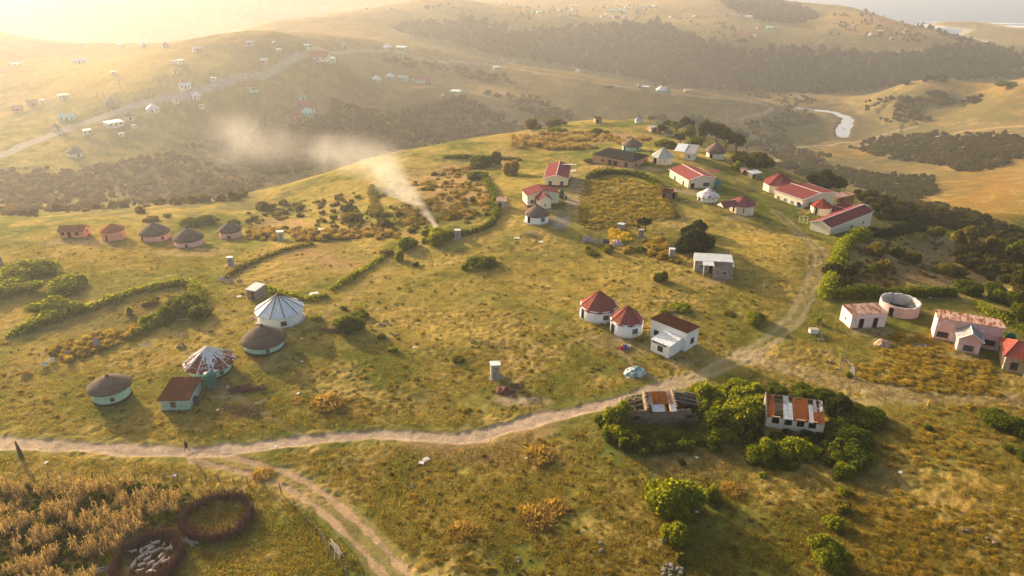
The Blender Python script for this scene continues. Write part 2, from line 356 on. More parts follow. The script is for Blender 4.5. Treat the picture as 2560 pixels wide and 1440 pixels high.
rd = pdist(GX, GY, RIVP) if False else np.full(GX.shape, 1e9)
s_ = (GX > RIVP[:, 0].min()-80) & (GX < RIVP[:, 0].max()+80) & (GY > RIVP[:, 1].min()-80) & (GY < RIVP[:, 1].max()+80)
rd[s_] = pdist(GX[s_], GY[s_], RIVP)
GZ = np.where((rd < 75) & (rd > 9), np.maximum(GZ, RIV_Z+.7), GZ)
GZ = np.where(rd < 60, RIV_Z+(GZ-RIV_Z)*sstep(16, 60, rd)+1.2*sstep(4.5, 9.5, rd+(fbm(GX, GY, 14, 3, 31)-.5)*7)-.35, GZ)
# ---- cover patches (fall also browns far slopes as their painted shade): column, row, half-width, half-height, colour, weight
CLR = dict(pink=(.38, .235, .115), orange=(.27, .15, .034), crop=(.33, .23, .075), soil=(.17, .10, .055), dirt=(.44, .32, .215), dark=(.085, .075, .03), green=(.14, .165, .03), gold=(.44, .30, .075), ash=(.27, .24, .22), lush=(.12, .17, .02), fall=(.20, .15, .09), olive=(.13, .115, .045))
PATCH = """1120 470 130 60 pink .7;1000 590 60 10 pink .8;730 560 90 14 pink .7;1400 345 170 16 pink .75;1560 345 80 14 pink .8;1330 360 80 20 orange .5;1270 400 30 30 pink .8
2450 455 170 62 orange .95;2120 386 110 17 orange .9;2250 420 90 10 orange .5;2400 520 180 40 orange .8;2480 222 90 20 orange .6;2500 250 90 30 orange .55;2020 300 60 22 orange .45;2150 300 80 30 soil .6;1560 510 105 62 crop .85;1560 590 40 18 gold .9;1610 620 90 22 gold .7
780 640 150 34 pink .6;800 620 120 20 soil .3;860 660 80 25 pink .5;1400 555 25 22 ash .75;1440 490 24 60 dirt .35;1340 590 40 14 dirt .25;370 863 26 12 ash .9;450 836 30 10 dirt .5;1275 972 32 18 soil 1;1310 1005 60 14 dirt .8;1140 1110 60 16 soil .5;1230 1145 60 14 soil .6
600 1030 80 22 soil .6;1270 865 60 20 soil .45;1230 900 70 30 orange .4;1060 1000 80 24 soil .4;880 1020 120 40 orange .4;1588 930 50 24 soil .6;2200 858 24 12 dirt .7;2300 900 120 50 gold .5;2450 980 200 40 gold .6;2250 1330 200 90 orange .45;2430 1250 160 110 orange .5;2350 1150 90 50 green .4;2150 1230 120 60 fall .5;2250 1200 90 60 fall .5
1750 1150 140 46 fall .55;1420 1190 90 60 orange .4;1350 1130 80 40 orange .35;2200 450 300 60 olive .6;2350 660 220 60 fall .85;2230 690 120 34 soil .6;2420 720 120 30 fall .7;2200 630 90 40 fall .7;230 790 200 60 fall .45;330 770 100 20 soil .4;160 900 140 30 gold .5;200 1320 300 120 soil .7;375 1404 86 62 soil 1;375 1404 60 44 soil 1;2360 265 320 55 olive .75;2300 330 300 26 olive .65;2100 310 120 50 olive .5;2050 410 200 40 olive .5;2300 130 300 60 olive .5;1900 90 300 50 olive .4;2130 60 90 8 gold .4;2480 330 120 20 fall .4;1500 850 60 20 dirt .4;1590 870 60 20 dirt .35;560 985 60 26 dirt .4;690 905 60 16 dirt .35;480 630 90 10 dirt .4;200 606 90 10 dirt .4;1700 905 60 20 dirt .4;1770 705 50 12 dirt .5;2180 830 60 10 dirt .5;2400 895 60 12 dirt .4;1730 480 50 8 dirt .4;1850 545 40 8 dirt .4;1350 530 50 8 dirt .4;1560 425 80 8 dirt .5;545 1295 80 52 soil .55
2090 545 90 30 green .5;1900 430 60 20 green .4;1480 1200 100 60 green .35;1000 1230 200 60 green .3;300 1000 300 60 green .4;1150 820 200 60 gold .5;1500 700 300 60 gold .5;1900 620 120 60 gold .6;300 640 260 40 orange .3;1950 700 60 90 gold .4;1990 1000 300 24 dirt .25
300 470 420 70 fall .6;700 370 260 60 fall .6;1150 270 300 50 fall .5;750 260 140 60 pink .3;1450 20 200 20 orange .4;1300 60 120 14 orange .6;2070 60 120 10 orange .5;2180 80 70 14 orange .7;2130 45 70 8 orange .7;900 60 200 30 orange .4;350 190 350 60 gold .5;620 190 60 20 orange .5;800 25 120 10 gold .5;1850 290 60 26 pink .5;1850 340 80 12 fall .6;2000 330 90 40 dark .5;2300 180 300 12 dark .2"""
def cover():
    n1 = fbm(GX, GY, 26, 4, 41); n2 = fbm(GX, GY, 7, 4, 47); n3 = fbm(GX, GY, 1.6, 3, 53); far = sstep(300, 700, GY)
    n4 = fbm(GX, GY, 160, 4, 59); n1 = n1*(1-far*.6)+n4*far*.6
    a = np.array([.128, .140, .026]); b = np.array([.315, .24, .062]); c = np.array([.10, .108, .024]); d = np.array([.43, .285, .10])
    t = sstep(.36, .64, n1*.55+n2*.45)[..., None]; C = a*(1-t)+b*t
    t = sstep(.5, .75, n2*.6+n3*.4)[..., None]*.6; C = C*(1-t)+d*t
    t = (1-sstep(.25, .46, n2*.5+n3*.5))[..., None]*.7; C = C*(1-t)+c*t
    C = C*(.75+.5*n3)[..., None]
    f2 = (sstep(330, 650, GY)*.62)[..., None]; C = C*(1-f2)+np.array([.23, .142, .075])*(.55+.9*n1)[..., None]*f2  # brown of the shaded far slopes put into the ground colour by distance
    for q in PATCH.replace('\n', ';').split(';'):
        px, py, rx, ry, k, w = q.split(); px, py, rx, ry, w = map(float, (px, py, rx, ry, w))
        s = (abs(PX-px) < rx*1.5) & (abs(PY-py) < ry*1.6)
        if not s.any(): continue
        e = np.sqrt(((PX[s]-px)/rx)**2+((PY[s]-py)/ry)**2)+(n2[s]-.5)*1.5+(n1[s]-.5)*.8
        t = ((1-sstep(.55, 1.15, e))*w*(.55+.9*(n3[s]-.5)+.45))[:, None]; t = np.clip(t, 0, 1)
        C[s] = C[s]*(1-t)+np.array(CLR[k])*(.75+.5*n3[s])[:, None]*t
    dirt = np.array([.47, .35, .25]); dn = (.72+.55*fbm(GX, GY, 2.2, 4, 61))[..., None]
    red = np.array([.43, .29, .18]); grey = np.array([.38, .32, .27])
    for m, col in ((brm, red), (dem, np.array([.30, .19, .11])), (eam, dirt), (crest_lit, np.array([.5, .32, .13])), (fom, np.array([.36, .26, .15])), (rim, np.array([.40, .29, .18])), (vam, np.array([.36, .28, .2])), (grm, grey), (mainm, dirt)):
        t = np.clip(m*1.1, 0, 1)[..., None]; C = C*(1-t)+col*dn*t
    mud = ((1-sstep(9, 26, rd))*.8)[..., None]; C = C*(1-mud)+np.array([.13, .09, .05])*mud
    sand = (1-sstep(SEA_Z+.2, SEA_Z+2.2, GZ))[..., None]*sstep(1500, 1700, GY)[..., None]; C = C*(1-sand)+np.array([.5, .43, .33])*sand
    return np.clip(C, .01, .85), n2
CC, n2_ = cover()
nearf = 1-sstep(260, 620, GY)
amp = (.35+1.1*sstep(.35, .65, n2_))*(1-np.clip(road*1.2, 0, .93))*nearf
GZ = GZ+amp*((vnoise(GX/1.15, GY/1.15, 71)-.45)*.11+(vnoise(GX/.62, GY/.62, 73)-.5)*.16)
GZ = GZ-(mainm*.16+brm*.12)*nearf*(1-up)+np.clip(road, 0, 1)*nearf*(vnoise(GX/.9, GY/1.6, 77)-.5)*.12
GZ = GZ+np.clip(1-nearf, 0, 1)*(vnoise(GX/9, GY/9, 79)-.5)*.9*(1-road)*(GZ > SEA_Z+1.5)
nr, nc = GX.shape
idx = np.arange(nr*nc).reshape(nr, nc)
Fq = np.stack([idx[:-1, :-1], idx[:-1, 1:], idx[1:, 1:], idx[1:, :-1]], -1).reshape(-1, 4)
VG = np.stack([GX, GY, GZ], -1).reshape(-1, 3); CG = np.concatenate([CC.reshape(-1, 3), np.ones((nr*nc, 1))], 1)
def fmean(m): return m.reshape(-1)[Fq].mean(1)
cls = np.zeros(len(Fq), int)
cls[fmean(np.maximum(mainm, brm*.9)) > .5] = 1
cls[fmean(np.maximum(grm, rim*.9)) > .5] = 2
cls[fmean(np.maximum(vam, 0)) > .5] = 3
mg, nt, bs = newmat('ground_cover'); L = nt.links.new
at = N_(nt, 'Attribute', attribute_name='Col'); nz = N_(nt, 'TexNoise', Scale=3.2, Detail=6.0, Roughness=.75); L(coords(nt, world=True), nz.inputs['Vector'])
nz2 = N_(nt, 'TexNoise', Scale=.9, Detail=4.0, Roughness=.7); L(coords(nt, world=True), nz2.inputs['Vector'])
rp = ramp(nt, [(.28, (.5, .52, .5)), (.5, (1, 1, 1)), (.72, (1.5, 1.4, 1.2))]); L(nz.outputs['Fac'], rp.inputs[0])
mx = N_(nt, 'MixRGB', blend_type='MULTIPLY'); mx.inputs[0].default_value = .85; L(at.outputs['Color'], mx.inputs[1]); L(rp.outputs[0], mx.inputs[2])
rp2 = ramp(nt, [(.3, (.72, .8, .75)), (.7, (1.22, 1.12, 1.1))]); L(nz2.outputs['Fac'], rp2.inputs[0])
mx2 = N_(nt, 'MixRGB', blend_type='MULTIPLY'); mx2.inputs[0].default_value = .8; L(mx.outputs[0], mx2.inputs[1]); L(rp2.outputs[0], mx2.inputs[2]); L(mx2.outputs[0], bs.inputs['Base Color'])
bs.inputs['Roughness'].default_value = 1; bs.inputs['Specular IOR Level'].default_value = .0
bp = N_(nt, 'Bump', Strength=.8, Distance=.22); L(nz.outputs['Fac'], bp.inputs['Height']); L(bp.outputs[0], bs.inputs['Normal'])
for k, nm in enumerate(('ground', 'dirt_road', 'gravel_road', 'path')):
    f = Fq[cls == k]; used = np.unique(f); rm = np.zeros(nr*nc, np.int64); rm[used] = np.arange(len(used))
    tag(link(nm, fmesh(nm, VG[used], rm[f], [mg], True, {'Col': ('FLOAT_COLOR', CG[used])})), kind='structure')
# ------------------------------------------------------------------ sea, surf, river
mw, nt, bs = newmat('sea_water'); L = nt.links.new
bs.inputs['Base Color'].default_value = (.10, .16, .26, 1); bs.inputs['Roughness'].default_value = .35; bs.inputs['Specular IOR Level'].default_value = .5
n = N_(nt, 'TexNoise', Scale=.05, Detail=8.0, Roughness=.6); L(coords(nt, (1, 3, 1), True), n.inputs['Vector']); bp = N_(nt, 'Bump', Strength=.5, Distance=3.0); L(n.outputs['Fac'], bp.inputs['Height']); L(bp.outputs[0], bs.inputs['Normal'])
MB().poly([(-1000, 1700, SEA_Z), (9800, 1700, SEA_Z), (9800, 9800, SEA_Z), (-1000, 9800, SEA_Z)]).build('sea', mw)['kind'] = 'structure'
ms = plain((.8, .8, .8), .8, .1, .05); mb = MB()
for (r0, r1, z) in ((60, 63.5, .5), (65, 68.5, .5), (54, 55.5, .5)):
    px = np.arange(2290, 2760, 12.0); P = []
    for q, rr in enumerate((r0, r1)):
        row = rr+(px-2330)*.021+2.0*(fbm(px, px*0+q*70+rr, 60, 3, 3)-.5); a, dy, dz = ray(px, row); t = (SEA_Z+z-HC)/dz; P.append(np.stack([a*t, dy*t, t*0+SEA_Z+z], 1))
    for i in range(len(px)-1): mb.poly([P[1][i], P[1][i+1], P[0][i+1], P[0][i]])
mb.build('surf', ms)['kind'] = 'structure'
mr, nt, bs = newmat('river_water'); L = nt.links.new
bs.inputs['Base Color'].default_value = (.34, .34, .34, 1); bs.inputs['Roughness'].default_value = .04; bs.inputs['Specular IOR Level'].default_value = 1.0; bs.inputs['IOR'].default_value = 1.9
mb = MB(); P = RIVP; mb.poly([(P[:, 0].min()-40, P[:, 1].min()-30, RIV_Z), (P[:, 0].max()+60, P[:, 1].min()-30, RIV_Z), (P[:, 0].max()+60, P[:, 1].max()+30, RIV_Z), (P[:, 0].min()-40, P[:, 1].max()+30, RIV_Z)])
mb.build('river', mr)['kind'] = 'structure'
# ------------------------------------------------------------------ foliage
def quadsphere(n=3):
    V = []; F = []
    for ax in range(3):
        for s in (-1, 1):
            b = len(V)
            for i in range(n+1):
                for j in range(n+1):
                    p = np.zeros(3); p[ax] = s; p[(ax+1) % 3] = (2*i/n-1)*s; p[(ax+2) % 3] = 2*j/n-1; V.append(p/np.linalg.norm(p))
            for i in range(n):
                for j in range(n): F.append((b+i*(n+1)+j, b+(i+1)*(n+1)+j, b+(i+1)*(n+1)+j+1, b+i*(n+1)+j+1))
    return np.array(V), np.array(F)
QV, QF = quadsphere(3)
def leaves(g, P, Nn, size, jit=.7, asp=1.5):
    n = len(P); Nn = Nn+g.normal(0, jit, (n, 3)); Nn /= np.linalg.norm(Nn, axis=1)[:, None]+1e-9
    a = np.cross(Nn, g.normal(0, 1, (n, 3))); a /= np.linalg.norm(a, axis=1)[:, None]+1e-9; b = np.cross(Nn, a)
    s = (size*g.uniform(.6, 1.4, n))[:, None]
    V = np.stack([P-a*s*asp*.5, P-b*s*.5+a*s*.1, P+a*s*asp*.5, P+b*s*.5+a*s*.1], 1).reshape(-1, 3)
    return V, np.arange(4*n).reshape(n, 4), np.repeat(g.uniform(0, 1, n), 4)
def crown(seed, lobes, n, leaf, core=.74, jit=.7, shell=(.72, 1.05)):
    g = np.random.default_rng(seed); L = np.array(lobes, float); VV = []; FF = []; TT = []; off = 0
    wt = (L[:, 3]*L[:, 4]+L[:, 3]*L[:, 5]+L[:, 4]*L[:, 5]); wt /= wt.sum(); k = g.choice(len(L), n, p=wt)
    d = g.normal(0, 1, (n, 3)); d[:, 2] = np.where(d[:, 2] < -.3, -d[:, 2], d[:, 2]); d /= np.linalg.norm(d, axis=1)[:, None]
    P = L[k, :3]+d*L[k, 3:6]*g.uniform(*shell, n)[:, None]; P[:, 2] = np.maximum(P[:, 2], .01)
    V, F, T = leaves(g, P, d/L[k, 3:6]*L[k, 3:6].mean(), leaf, jit); VV.append(V); FF.append(F); TT.append(T); off = len(V)
    if core:
        for l in L:
            q = QV*l[3:6]*core*(1+.25*(g.uniform(0, 1, (len(QV), 1))-.5))+l[:3]; q[:, 2] = np.maximum(q[:, 2], -.05)
            VV.append(q); FF.append(QF+off); TT.append(g.uniform(.1, .6, len(q))); off += len(q)
    return np.concatenate(VV), np.concatenate(FF), np.concatenate(TT)
def rlobes(seed, n, spread=.62, r=(.34, .55), zc=(.25, .6)):
    g = np.random.default_rng(seed); out = []
    for i in range(n):
        a = g.uniform(0, 2*PI); q = spread*math.sqrt(g.uniform(0, 1)); rr = g.uniform(*r); z = g.uniform(*zc)*(1-.5*q)
        out.append((q*math.cos(a), q*math.sin(a), z, rr, rr*g.uniform(.8, 1.15), min(rr*g.uniform(.7, 1.0), 1-z)))
    return out
G_LIME = leafmat((.10, .125, .010), (.29, .31, .024), .52, .9)
G_GREEN = leafmat((.045, .066, .008), (.145, .17, .02), .48, .9)
G_DARK = leafmat((.017, .024, .008), (.052, .062, .016), .35, .7)
G_OLIVE = leafmat((.085, .08, .016), (.23, .19, .04), .45, .6)
G_DRY = leafmat((.20, .14, .04), (.45, .31, .10), .5, .7)
G_PINK = leafmat((.15, .12, .04), (.33, .235, .10), .5, .5)
G_FOREST = leafmat((.020, .017, .011), (.066, .053, .026), .3, .035)
G_SCRUB = leafmat((.028, .030, .010), (.110, .095, .024), .35, .05)
G_SCRUB_HAZE = leafmat((.080, .058, .028), (.19, .135, .058), .35, .05)  # lighter, browner scrub copy with valley haze put into the leaf colour
G_GRASS = leafmat((.070, .092, .012), (.39, .275, .068), .55, .13)
G_MAIZE = leafmat((.22, .165, .075), (.52, .37, .19), .45, .8)
G_ALOE = leafmat((.022, .035, .014), (.060, .080, .025), .2, .8)
bark = plain((.09, .065, .05), .95, .35, 4)
TMPL = {}
def tmpl(kind):
    if kind in TMPL: return TMPL[kind]
    if kind.startswith('round'): q = int(kind[5:]); D = crown(100+q, rlobes(q, 13, .7, (.22, .5), (.2, .66)), 5200, .082, .72, .8, (.7, 1.14))
    elif kind.startswith('wide'): q = int(kind[4:]); D = crown(200+q, rlobes(40+q, 12, .75, (.27, .46), (.2, .62)), 5200, .072, .72, .8, (.7, 1.14))
    elif kind.startswith('small'): q = int(kind[5:]); D = crown(300+q, rlobes(80+q, 7, .6, (.25, .5)), 800, .19, .66, .8, (.7, 1.15))
    elif kind.startswith('tree'): q = int(kind[4:]); D = crown(400+q, rlobes(120+q, 11, .75, (.2, .42), (.4, .75)), 1300, .13, .6, .8, (.7, 1.12))
    elif kind.startswith('far'): q = int(kind[3:]); D = crown(500+q, rlobes(160+q, 4, .5, (.4, .6), (.3, .6)), 70, .42, .8)
    elif kind.startswith('mid'): q = int(kind[3:]); D = crown(600+q, rlobes(200+q, 5, .55, (.35, .55), (.25, .6)), 300, .23, .74, .8, (.72, 1.15))
    elif kind.startswith('tuft'):
        g = np.random.default_rng(int(kind[4:])); n = 420; a = g.uniform(0, 2*PI, n); r = np.sqrt(g.uniform(0, 1, n)); base = np.stack([r*np.cos(a)*.85, r*np.sin(a)*.85, 0*r], 1)
        lean = g.normal(0, .22, (n, 3)); lean[:, 2] = g.uniform(.45, 1, n)*(1-.35*r); s = np.stack([-np.sin(a), np.cos(a), 0*a], 1)*.05; tip = base+lean
        V = np.stack([base-s, base+s, tip+s*.35, tip-s*.35], 1).reshape(-1, 3); D = (V, np.arange(4*n).reshape(n, 4), np.repeat(g.uniform(0, 1, n), 4))
    elif kind.startswith('aloe'):
        g = np.random.default_rng(int(kind[4:])); VV = []; TT = []
        for c in range(26):
            ca, cr = g.uniform(0, 2*PI), math.sqrt(g.uniform(0, 1))*.8; c0 = np.array([cr*math.cos(ca), cr*math.sin(ca), 0.]); hh = g.uniform(.35, .75)*(1-.35*cr)
            for k in range(22):
                a = g.uniform(0, 2*PI); e = g.uniform(.1, 1.2); d = np.array([math.cos(a)*math.cos(e), math.sin(a)*math.cos(e), math.sin(e)]); sd_ = np.array([-math.sin(a), math.cos(a), 0])*.03
                b = c0+np.array([0, 0, hh*.6]); VV.append([b-sd_, b+sd_, b+d*.3+sd_*.2, b+d*.3-sd_*.2]); TT += [g.uniform(0, 1)]*4
        V = np.array(VV).reshape(-1, 3); D = (V, np.arange(len(V)).reshape(-1, 4), np.array(TT))
        q2 = crown(7, rlobes(9, 7, .6, (.3, .45), (.15, .4)), 300, .18); D = (np.concatenate([V, q2[0]]), np.concatenate([D[1], q2[1]+len(V)]), np.concatenate([D[2], q2[2]]))
    TMPL[kind] = D; return D
_md = {}
def tmesh(kind, mat, name):
    k = (kind, mat.name, name)
    if k not in _md: V, F, T = tmpl(kind); _md[k] = fmesh(name, V, F, [mat], False, {'tint': ('FLOAT', T)})
    return _md[k]
def bushat(px, py, wpx, hpx, kind, mat, label, name='bush', cat='bush', group=None, depth=.85):
    """a bush whose foot shows at (px,py), wpx wide and hpx tall in the photograph"""
    p = g1(px, py); d = float(proj(p.x, p.y, p.z)[2]); W = wpx*d/FPX
    c = p+Vector((p.x, p.y, 0)).normalized()*W*.5*depth*.75; z = float(H(c.x, c.y))
    h = max(.4, min(zrow(c.y, py-hpx)-z, W*1.3)); h = max(h, W*.22)
    o = link(name, tmesh(kind, mat, name), None, (c.x, c.y, z-.08), random.uniform(0, 6.28), (W/2, W/2*random.uniform(.85, 1.05), h))
    return tag(o, label, cat, group)
def scatter(name, poly, n, size, kinds, mat, hrat=(.7, 1.1), dr=(0, 1e9), gap=None, label=None, cat=None, avoid=None):
    """many plants over the ground seen inside a photo outline, merged into one mass"""
    P = np.array(poly, float); g = np.random.default_rng(sum(map(ord, name+(label or '')))+len(poly)*7+n)
    X = g.uniform(P[:, 0].min(), P[:, 0].max(), n*3); Y = g.uniform(P[:, 1].min(), P[:, 1].max(), n*3)
    k = inpoly(X, Y, poly); X, Y = X[k][:n], Y[k][:n]
    W = gp(X, Y); k = (W[:, 1] > dr[0]) & (W[:, 1] < dr[1]); W = W[k]
    if gap: k = fbm(W[:, 0], W[:, 1], gap[0], 3, gap[2] if len(gap) > 2 else 5) > gap[1]; W = W[k]
    if avoid is not None:
        d = np.min([pdist(W[:, 0], W[:, 1], TRK[a]) for a in avoid], 0); W = W[d > 4.5]
    VV = []; FF = []; TT = []; off = 0; ks = [tmpl(q) for q in kinds]
    for w in W:
        V, F, T = ks[g.integers(len(ks))]; s = g.uniform(*size)/2*(.8+.5*g.uniform()**2); a = g.uniform(0, 2*PI); c, t = math.cos(a), math.sin(a); h = 2*s*g.uniform(*hrat)
        Q = np.stack([(V[:, 0]*c-V[:, 1]*t)*s+w[0], (V[:, 0]*t+V[:, 1]*c)*s+w[1], V[:, 2]*h+w[2]-.1*s], 1)
        VV.append(Q); FF.append(F+off); TT.append(T*.6+g.uniform(0, .4)); off += len(V)
    if not VV: print('EMPTY', name, label); return
    o = link(name, fmesh(name, np.concatenate(VV), np.concatenate(FF), [mat], False, {'tint': ('FLOAT', np.concatenate(TT))}))
    return tag(o, label, cat, kind='stuff')
def hedge(pl, wid, hgt, mat, label, leaf=.32, dens=26, name='hedge', lump=.5, cat='hedge'):
    P = pxline(pl, .5); g = np.random.default_rng(int(P[0, 0]*10) % 9999+len(P)); n = int(len(P)*.5*dens*(wid+2*hgt)/3)
    k = g.integers(0, len(P), n); lw = .75+lump*(vnoise(k*.22, k*0+3., 5)-.3); tx = np.gradient(P, axis=0); tx /= np.linalg.norm(tx, axis=1)[:, None]+1e-9
    a = g.uniform(-.15, PI+.15, n); r = g.uniform(.8, 1.06, n); off = np.cos(a)*wid/2*lw*r; z = np.maximum(np.sin(a), .02)**.7*hgt*lw*r
    nx = np.stack([tx[k, 1], -tx[k, 0]], 1); xy = P[k]+nx*off[:, None]+g.normal(0, .25, (n, 2)); z0 = H(xy[:, 0], xy[:, 1])
    Pp = np.stack([xy[:, 0], xy[:, 1], z0+z], 1); Nn = np.stack([nx[:, 0]*np.cos(a), nx[:, 1]*np.cos(a), np.sin(a)], 1)
    V, F, T = leaves(g, Pp, Nn, leaf, .7); VV = [V]; FF = [F]; TT = [T]; o_ = len(V)
    for i in range(0, len(P), 2):
        lw = .75+lump*(float(vnoise(np.array(i*.22), np.array(3.), 5))-.3); z = float(H(P[i, 0], P[i, 1])); q = QV*np.array([wid*.42*lw, wid*.42*lw, hgt*.8*lw])+np.array([P[i, 0], P[i, 1], z]); q += g.normal(0, .06, q.shape)
        VV.append(q); FF.append(QF+o_); TT.append(g.uniform(.1, .6, len(q))); o_ += len(q)
    V = np.concatenate(VV); org = np.array([P[len(P)//2, 0], P[len(P)//2, 1], float(H(P[len(P)//2, 0], P[len(P)//2, 1]))])
    o = link(name, fmesh(name, V-org, np.concatenate(FF), [mat], False, {'tint': ('FLOAT', np.concatenate(TT))}), None, org)
    return tag(o, label, cat)
def tree(px, py, wpx, hpx, kind, mat, label, trunk=.45, group=None, lean=0):
    p = g1(px, py); d = float(proj(p.x, p.y, p.z)[2]); W = wpx*d/FPX; h = max(1.5, zrow(p.y, py-hpx)-p.z); h = min(h, W*2.2)
    r = empty('tree', p, random.uniform(0, 6), label, 'tree', group); zt = h*trunk; mb = MB(); mb.tube([(0, 0, -.4), (.02*h+lean, 0, zt*.5), (lean*2, .02*h, zt)], [.05*W, .04*W, .03*W], 6)
    for k in range(5):
        a = k*1.3+random.random(); mb.tube([(lean*2, .02*h, zt*.85), (lean*2+math.cos(a)*W*.16, math.sin(a)*W*.16, zt+.12*h), (lean*2+math.cos(a)*W*.3, math.sin(a)*W*.3, zt+.3*(h-zt))], [.025*W, .018*W, .008*W], 5)
    mb.build('trunk', bark, r); V, F, T = tmpl(kind)
    link('crown', tmesh(kind, mat, 'crown'), r, (lean*2, 0, zt*.75), 0, (W/2, W/2, h-zt*.75)); return r
# ---- far woods and scrub read as masses
scatter('forest', [(1080, 70), (1180, 55), (1290, 85), (1400, 78), (1500, 66), (1560, 66), (1640, 62), (1690, 78), (1720, 96), (1800, 118), (1870, 135), (1960, 128), (2060, 128), (2140, 140), (2270, 142), (2330, 122), (2420, 118), (2500, 128), (2600, 145), (2600, 192), (2420, 200), (2330, 203), (2200, 222), (2060, 236), (1900, 232), (1760, 226), (1660, 212), (1560, 190), (1440, 172), (1330, 152), (1220, 135), (1130, 105)], 3600, (7.5, 15), ['far1', 'far2', 'far3'], G_FOREST, (.6, 1.0), (700, 2200), label='dark forest filling the valley before the coastal hills', cat='forest')
scatter('forest', [(980, 72), (1080, 62), (1130, 85), (1110, 100), (1010, 82)], 160, (6, 12), ['far1', 'far2'], G_FOREST, (.6, 1), (600, 2200), label='small wood tailing off from the forest onto the hazy pasture', cat='forest')
scatter('forest', [(1790, 0), (1960, 6), (2010, 26), (2060, 44), (1990, 60), (1900, 52), (1820, 22)], 420, (8, 16), ['far1', 'far2'], G_FOREST, (.6, 1), (900, 4000), label='dark woodland on the slope of the far coastal hill', cat='forest')
scatter('forest', [(2080, 40), (2180, 25), (2250, 40), (2330, 66), (2420, 96), (2520, 130), (2500, 138), (2400, 108), (2300, 70), (2220, 46)], 220, (5, 11), ['far1', 'far2'], G_FOREST, (.5, .9), (900, 3000), label='bush belt along the seaward crest of the hamlet hill', cat='bush belt')
scatter('scrub', [(830, 250), (900, 272), (1000, 285), (1100, 250), (1200, 235), (1330, 240), (1400, 270), (1460, 300), (1400, 318), (1250, 340), (1100, 366), (960, 390), (860, 400), (700, 440), (560, 490), (470, 470), (500, 420), (600, 380), (640, 330), (740, 320), (820, 290)], 1500, (3.5, 8), ['far1', 'mid1', 'far3'], G_SCRUB_HAZE, (.4, .75), (330, 900), (60, .40), 'brown green scrub in the deep valley behind the village hill', 'scrub')
scatter('scrub', [(-30, 440), (60, 420), (200, 425), (330, 395), (480, 365), (640, 330), (780, 310), (900, 340), (960, 385), (700, 445), (610, 490), (590, 545), (420, 548), (250, 546), (100, 544), (-30, 540)], 1700, (2, 5.2), ['mid1', 'mid2', 'far2'], G_SCRUB_HAZE, (.4, .7), (212, 640), (32, .40), 'hazy bush covering the slope below the gravel road', 'scrub')
scatter('scrub', [(930, 140), (1050, 158), (1240, 185), (1300, 215), (1180, 200), (1120, 180), (980, 165)], 160, (4, 8), ['far1', 'far2'], G_SCRUB, (.5, .8), (500, 1200), (60, .42), 'dark bushes in the gully behind the row of mint huts', 'scrub')
scatter('scrub', [(880, 25), (1240, 20), (1300, 60), (1700, 50), (1790, 90), (1900, 100), (1830, 60), (1600, 10), (1200, 5)], 260, (3, 7), ['far1', 'far2'], G_SCRUB, (.5, .9), (700, 2500), (90, .5), 'scattered bushes between the far plateau homesteads', 'scrub')
scatter('scrub', [(2080, 50), (2240, 52), (2330, 84), (2300, 110), (2200, 96), (2100, 72)], 130, (3, 7), ['far1', 'far2'], G_SCRUB, (.5, .9), (900, 2200), (60, .42), 'bushes among the houses of the seaside hamlet', 'scrub')
scatter('scrub', [(1880, 355), (1960, 335), (1990, 372), (2080, 385), (2040, 420), (1960, 410)], 260, (2.5, 6), ['mid1', 'mid2'], G_SCRUB, (.5, .8), (330, 900), None, 'dark bush on the river flat behind the tall trees', 'scrub')
scatter('scrub', [(1850, 236), (2000, 232), (2050, 255), (1990, 262), (2040, 290), (2090, 330), (2000, 350), (1930, 330), (1900, 350), (1860, 310), (1950, 290), (1960, 262)], 260, (3, 7), ['far1', 'far2'], G_SCRUB, (.4, .7), (700, 1300), (40, .4), 'dark reeds and bushes along the lagoon bank', 'scrub')
scatter('scrub', [(2140, 260), (2250, 238), (2330, 250), (2480, 240), (2470, 262), (2380, 268), (2330, 300), (2280, 315), (2200, 300)], 260, (3, 8), ['far1', 'mid1'], G_SCRUB, (.4, .7), (600, 1200), (50, .5), 'bush clumps on the grassy rise beyond the lagoon', 'scrub')
scatter('scrub', [(2190, 345), (2330, 335), (2470, 335), (2560, 345), (2600, 380), (2540, 400), (2460, 430), (2400, 428), (2330, 410), (2230, 400), (2170, 385), (2120, 370)], 1050, (3, 8), ['mid1', 'mid2', 'far2'], G_SCRUB, (.5, .8), (380, 1000), (45, .24), 'dark thicket on the bank above the orange meadow', 'scrub')
scatter('scrub', [(1830, 395), (1950, 395), (2060, 395), (2140, 425), (2230, 440), (2330, 440), (2345, 480), (2300, 500), (2200, 480), (2100, 462), (2050, 430), (1960, 420), (1860, 420)], 900, (2.2, 5.5), ['mid1', 'mid2', 'small1'], G_SCRUB, (.5, .85), (200, 600), (30, .12), 'dense bush covering the steep slope right of the red roofs', 'scrub')
scatter('scrub', [(2130, 480), (2230, 475), (2330, 505), (2420, 530), (2520, 570), (2600, 600), (2600, 630), (2480, 600), (2360, 570), (2250, 548), (2180, 530)], 620, (2, 5), ['mid1', 'mid2', 'small2'], G_SCRUB, (.5, .9), (150, 500), (20, .24), 'bush strip along the brow above the hedge terraces', 'scrub')
scatter('scrub', [(2380, 600), (2600, 610), (2600, 760), (2540, 740), (2470, 700), (2400, 660)], 140, (2, 4.5), ['small1', 'small2', 'mid2'], G_SCRUB, (.6, 1.1), (100, 400), (14, .42), 'tangled bushes on the shaded slope below the orchard', 'scrub')
scatter('undergrowth', [(700, 510), (900, 480), (930, 470), (960, 560), (1000, 590), (820, 570), (700, 560), (620, 570), (600, 530)], 170, (1.2, 3), ['small1', 'small2', 'mid2'], G_OLIVE, (.35, .7), (150, 360), (22, .42), 'olive bushes on the slope behind the burning patch', 'undergrowth')
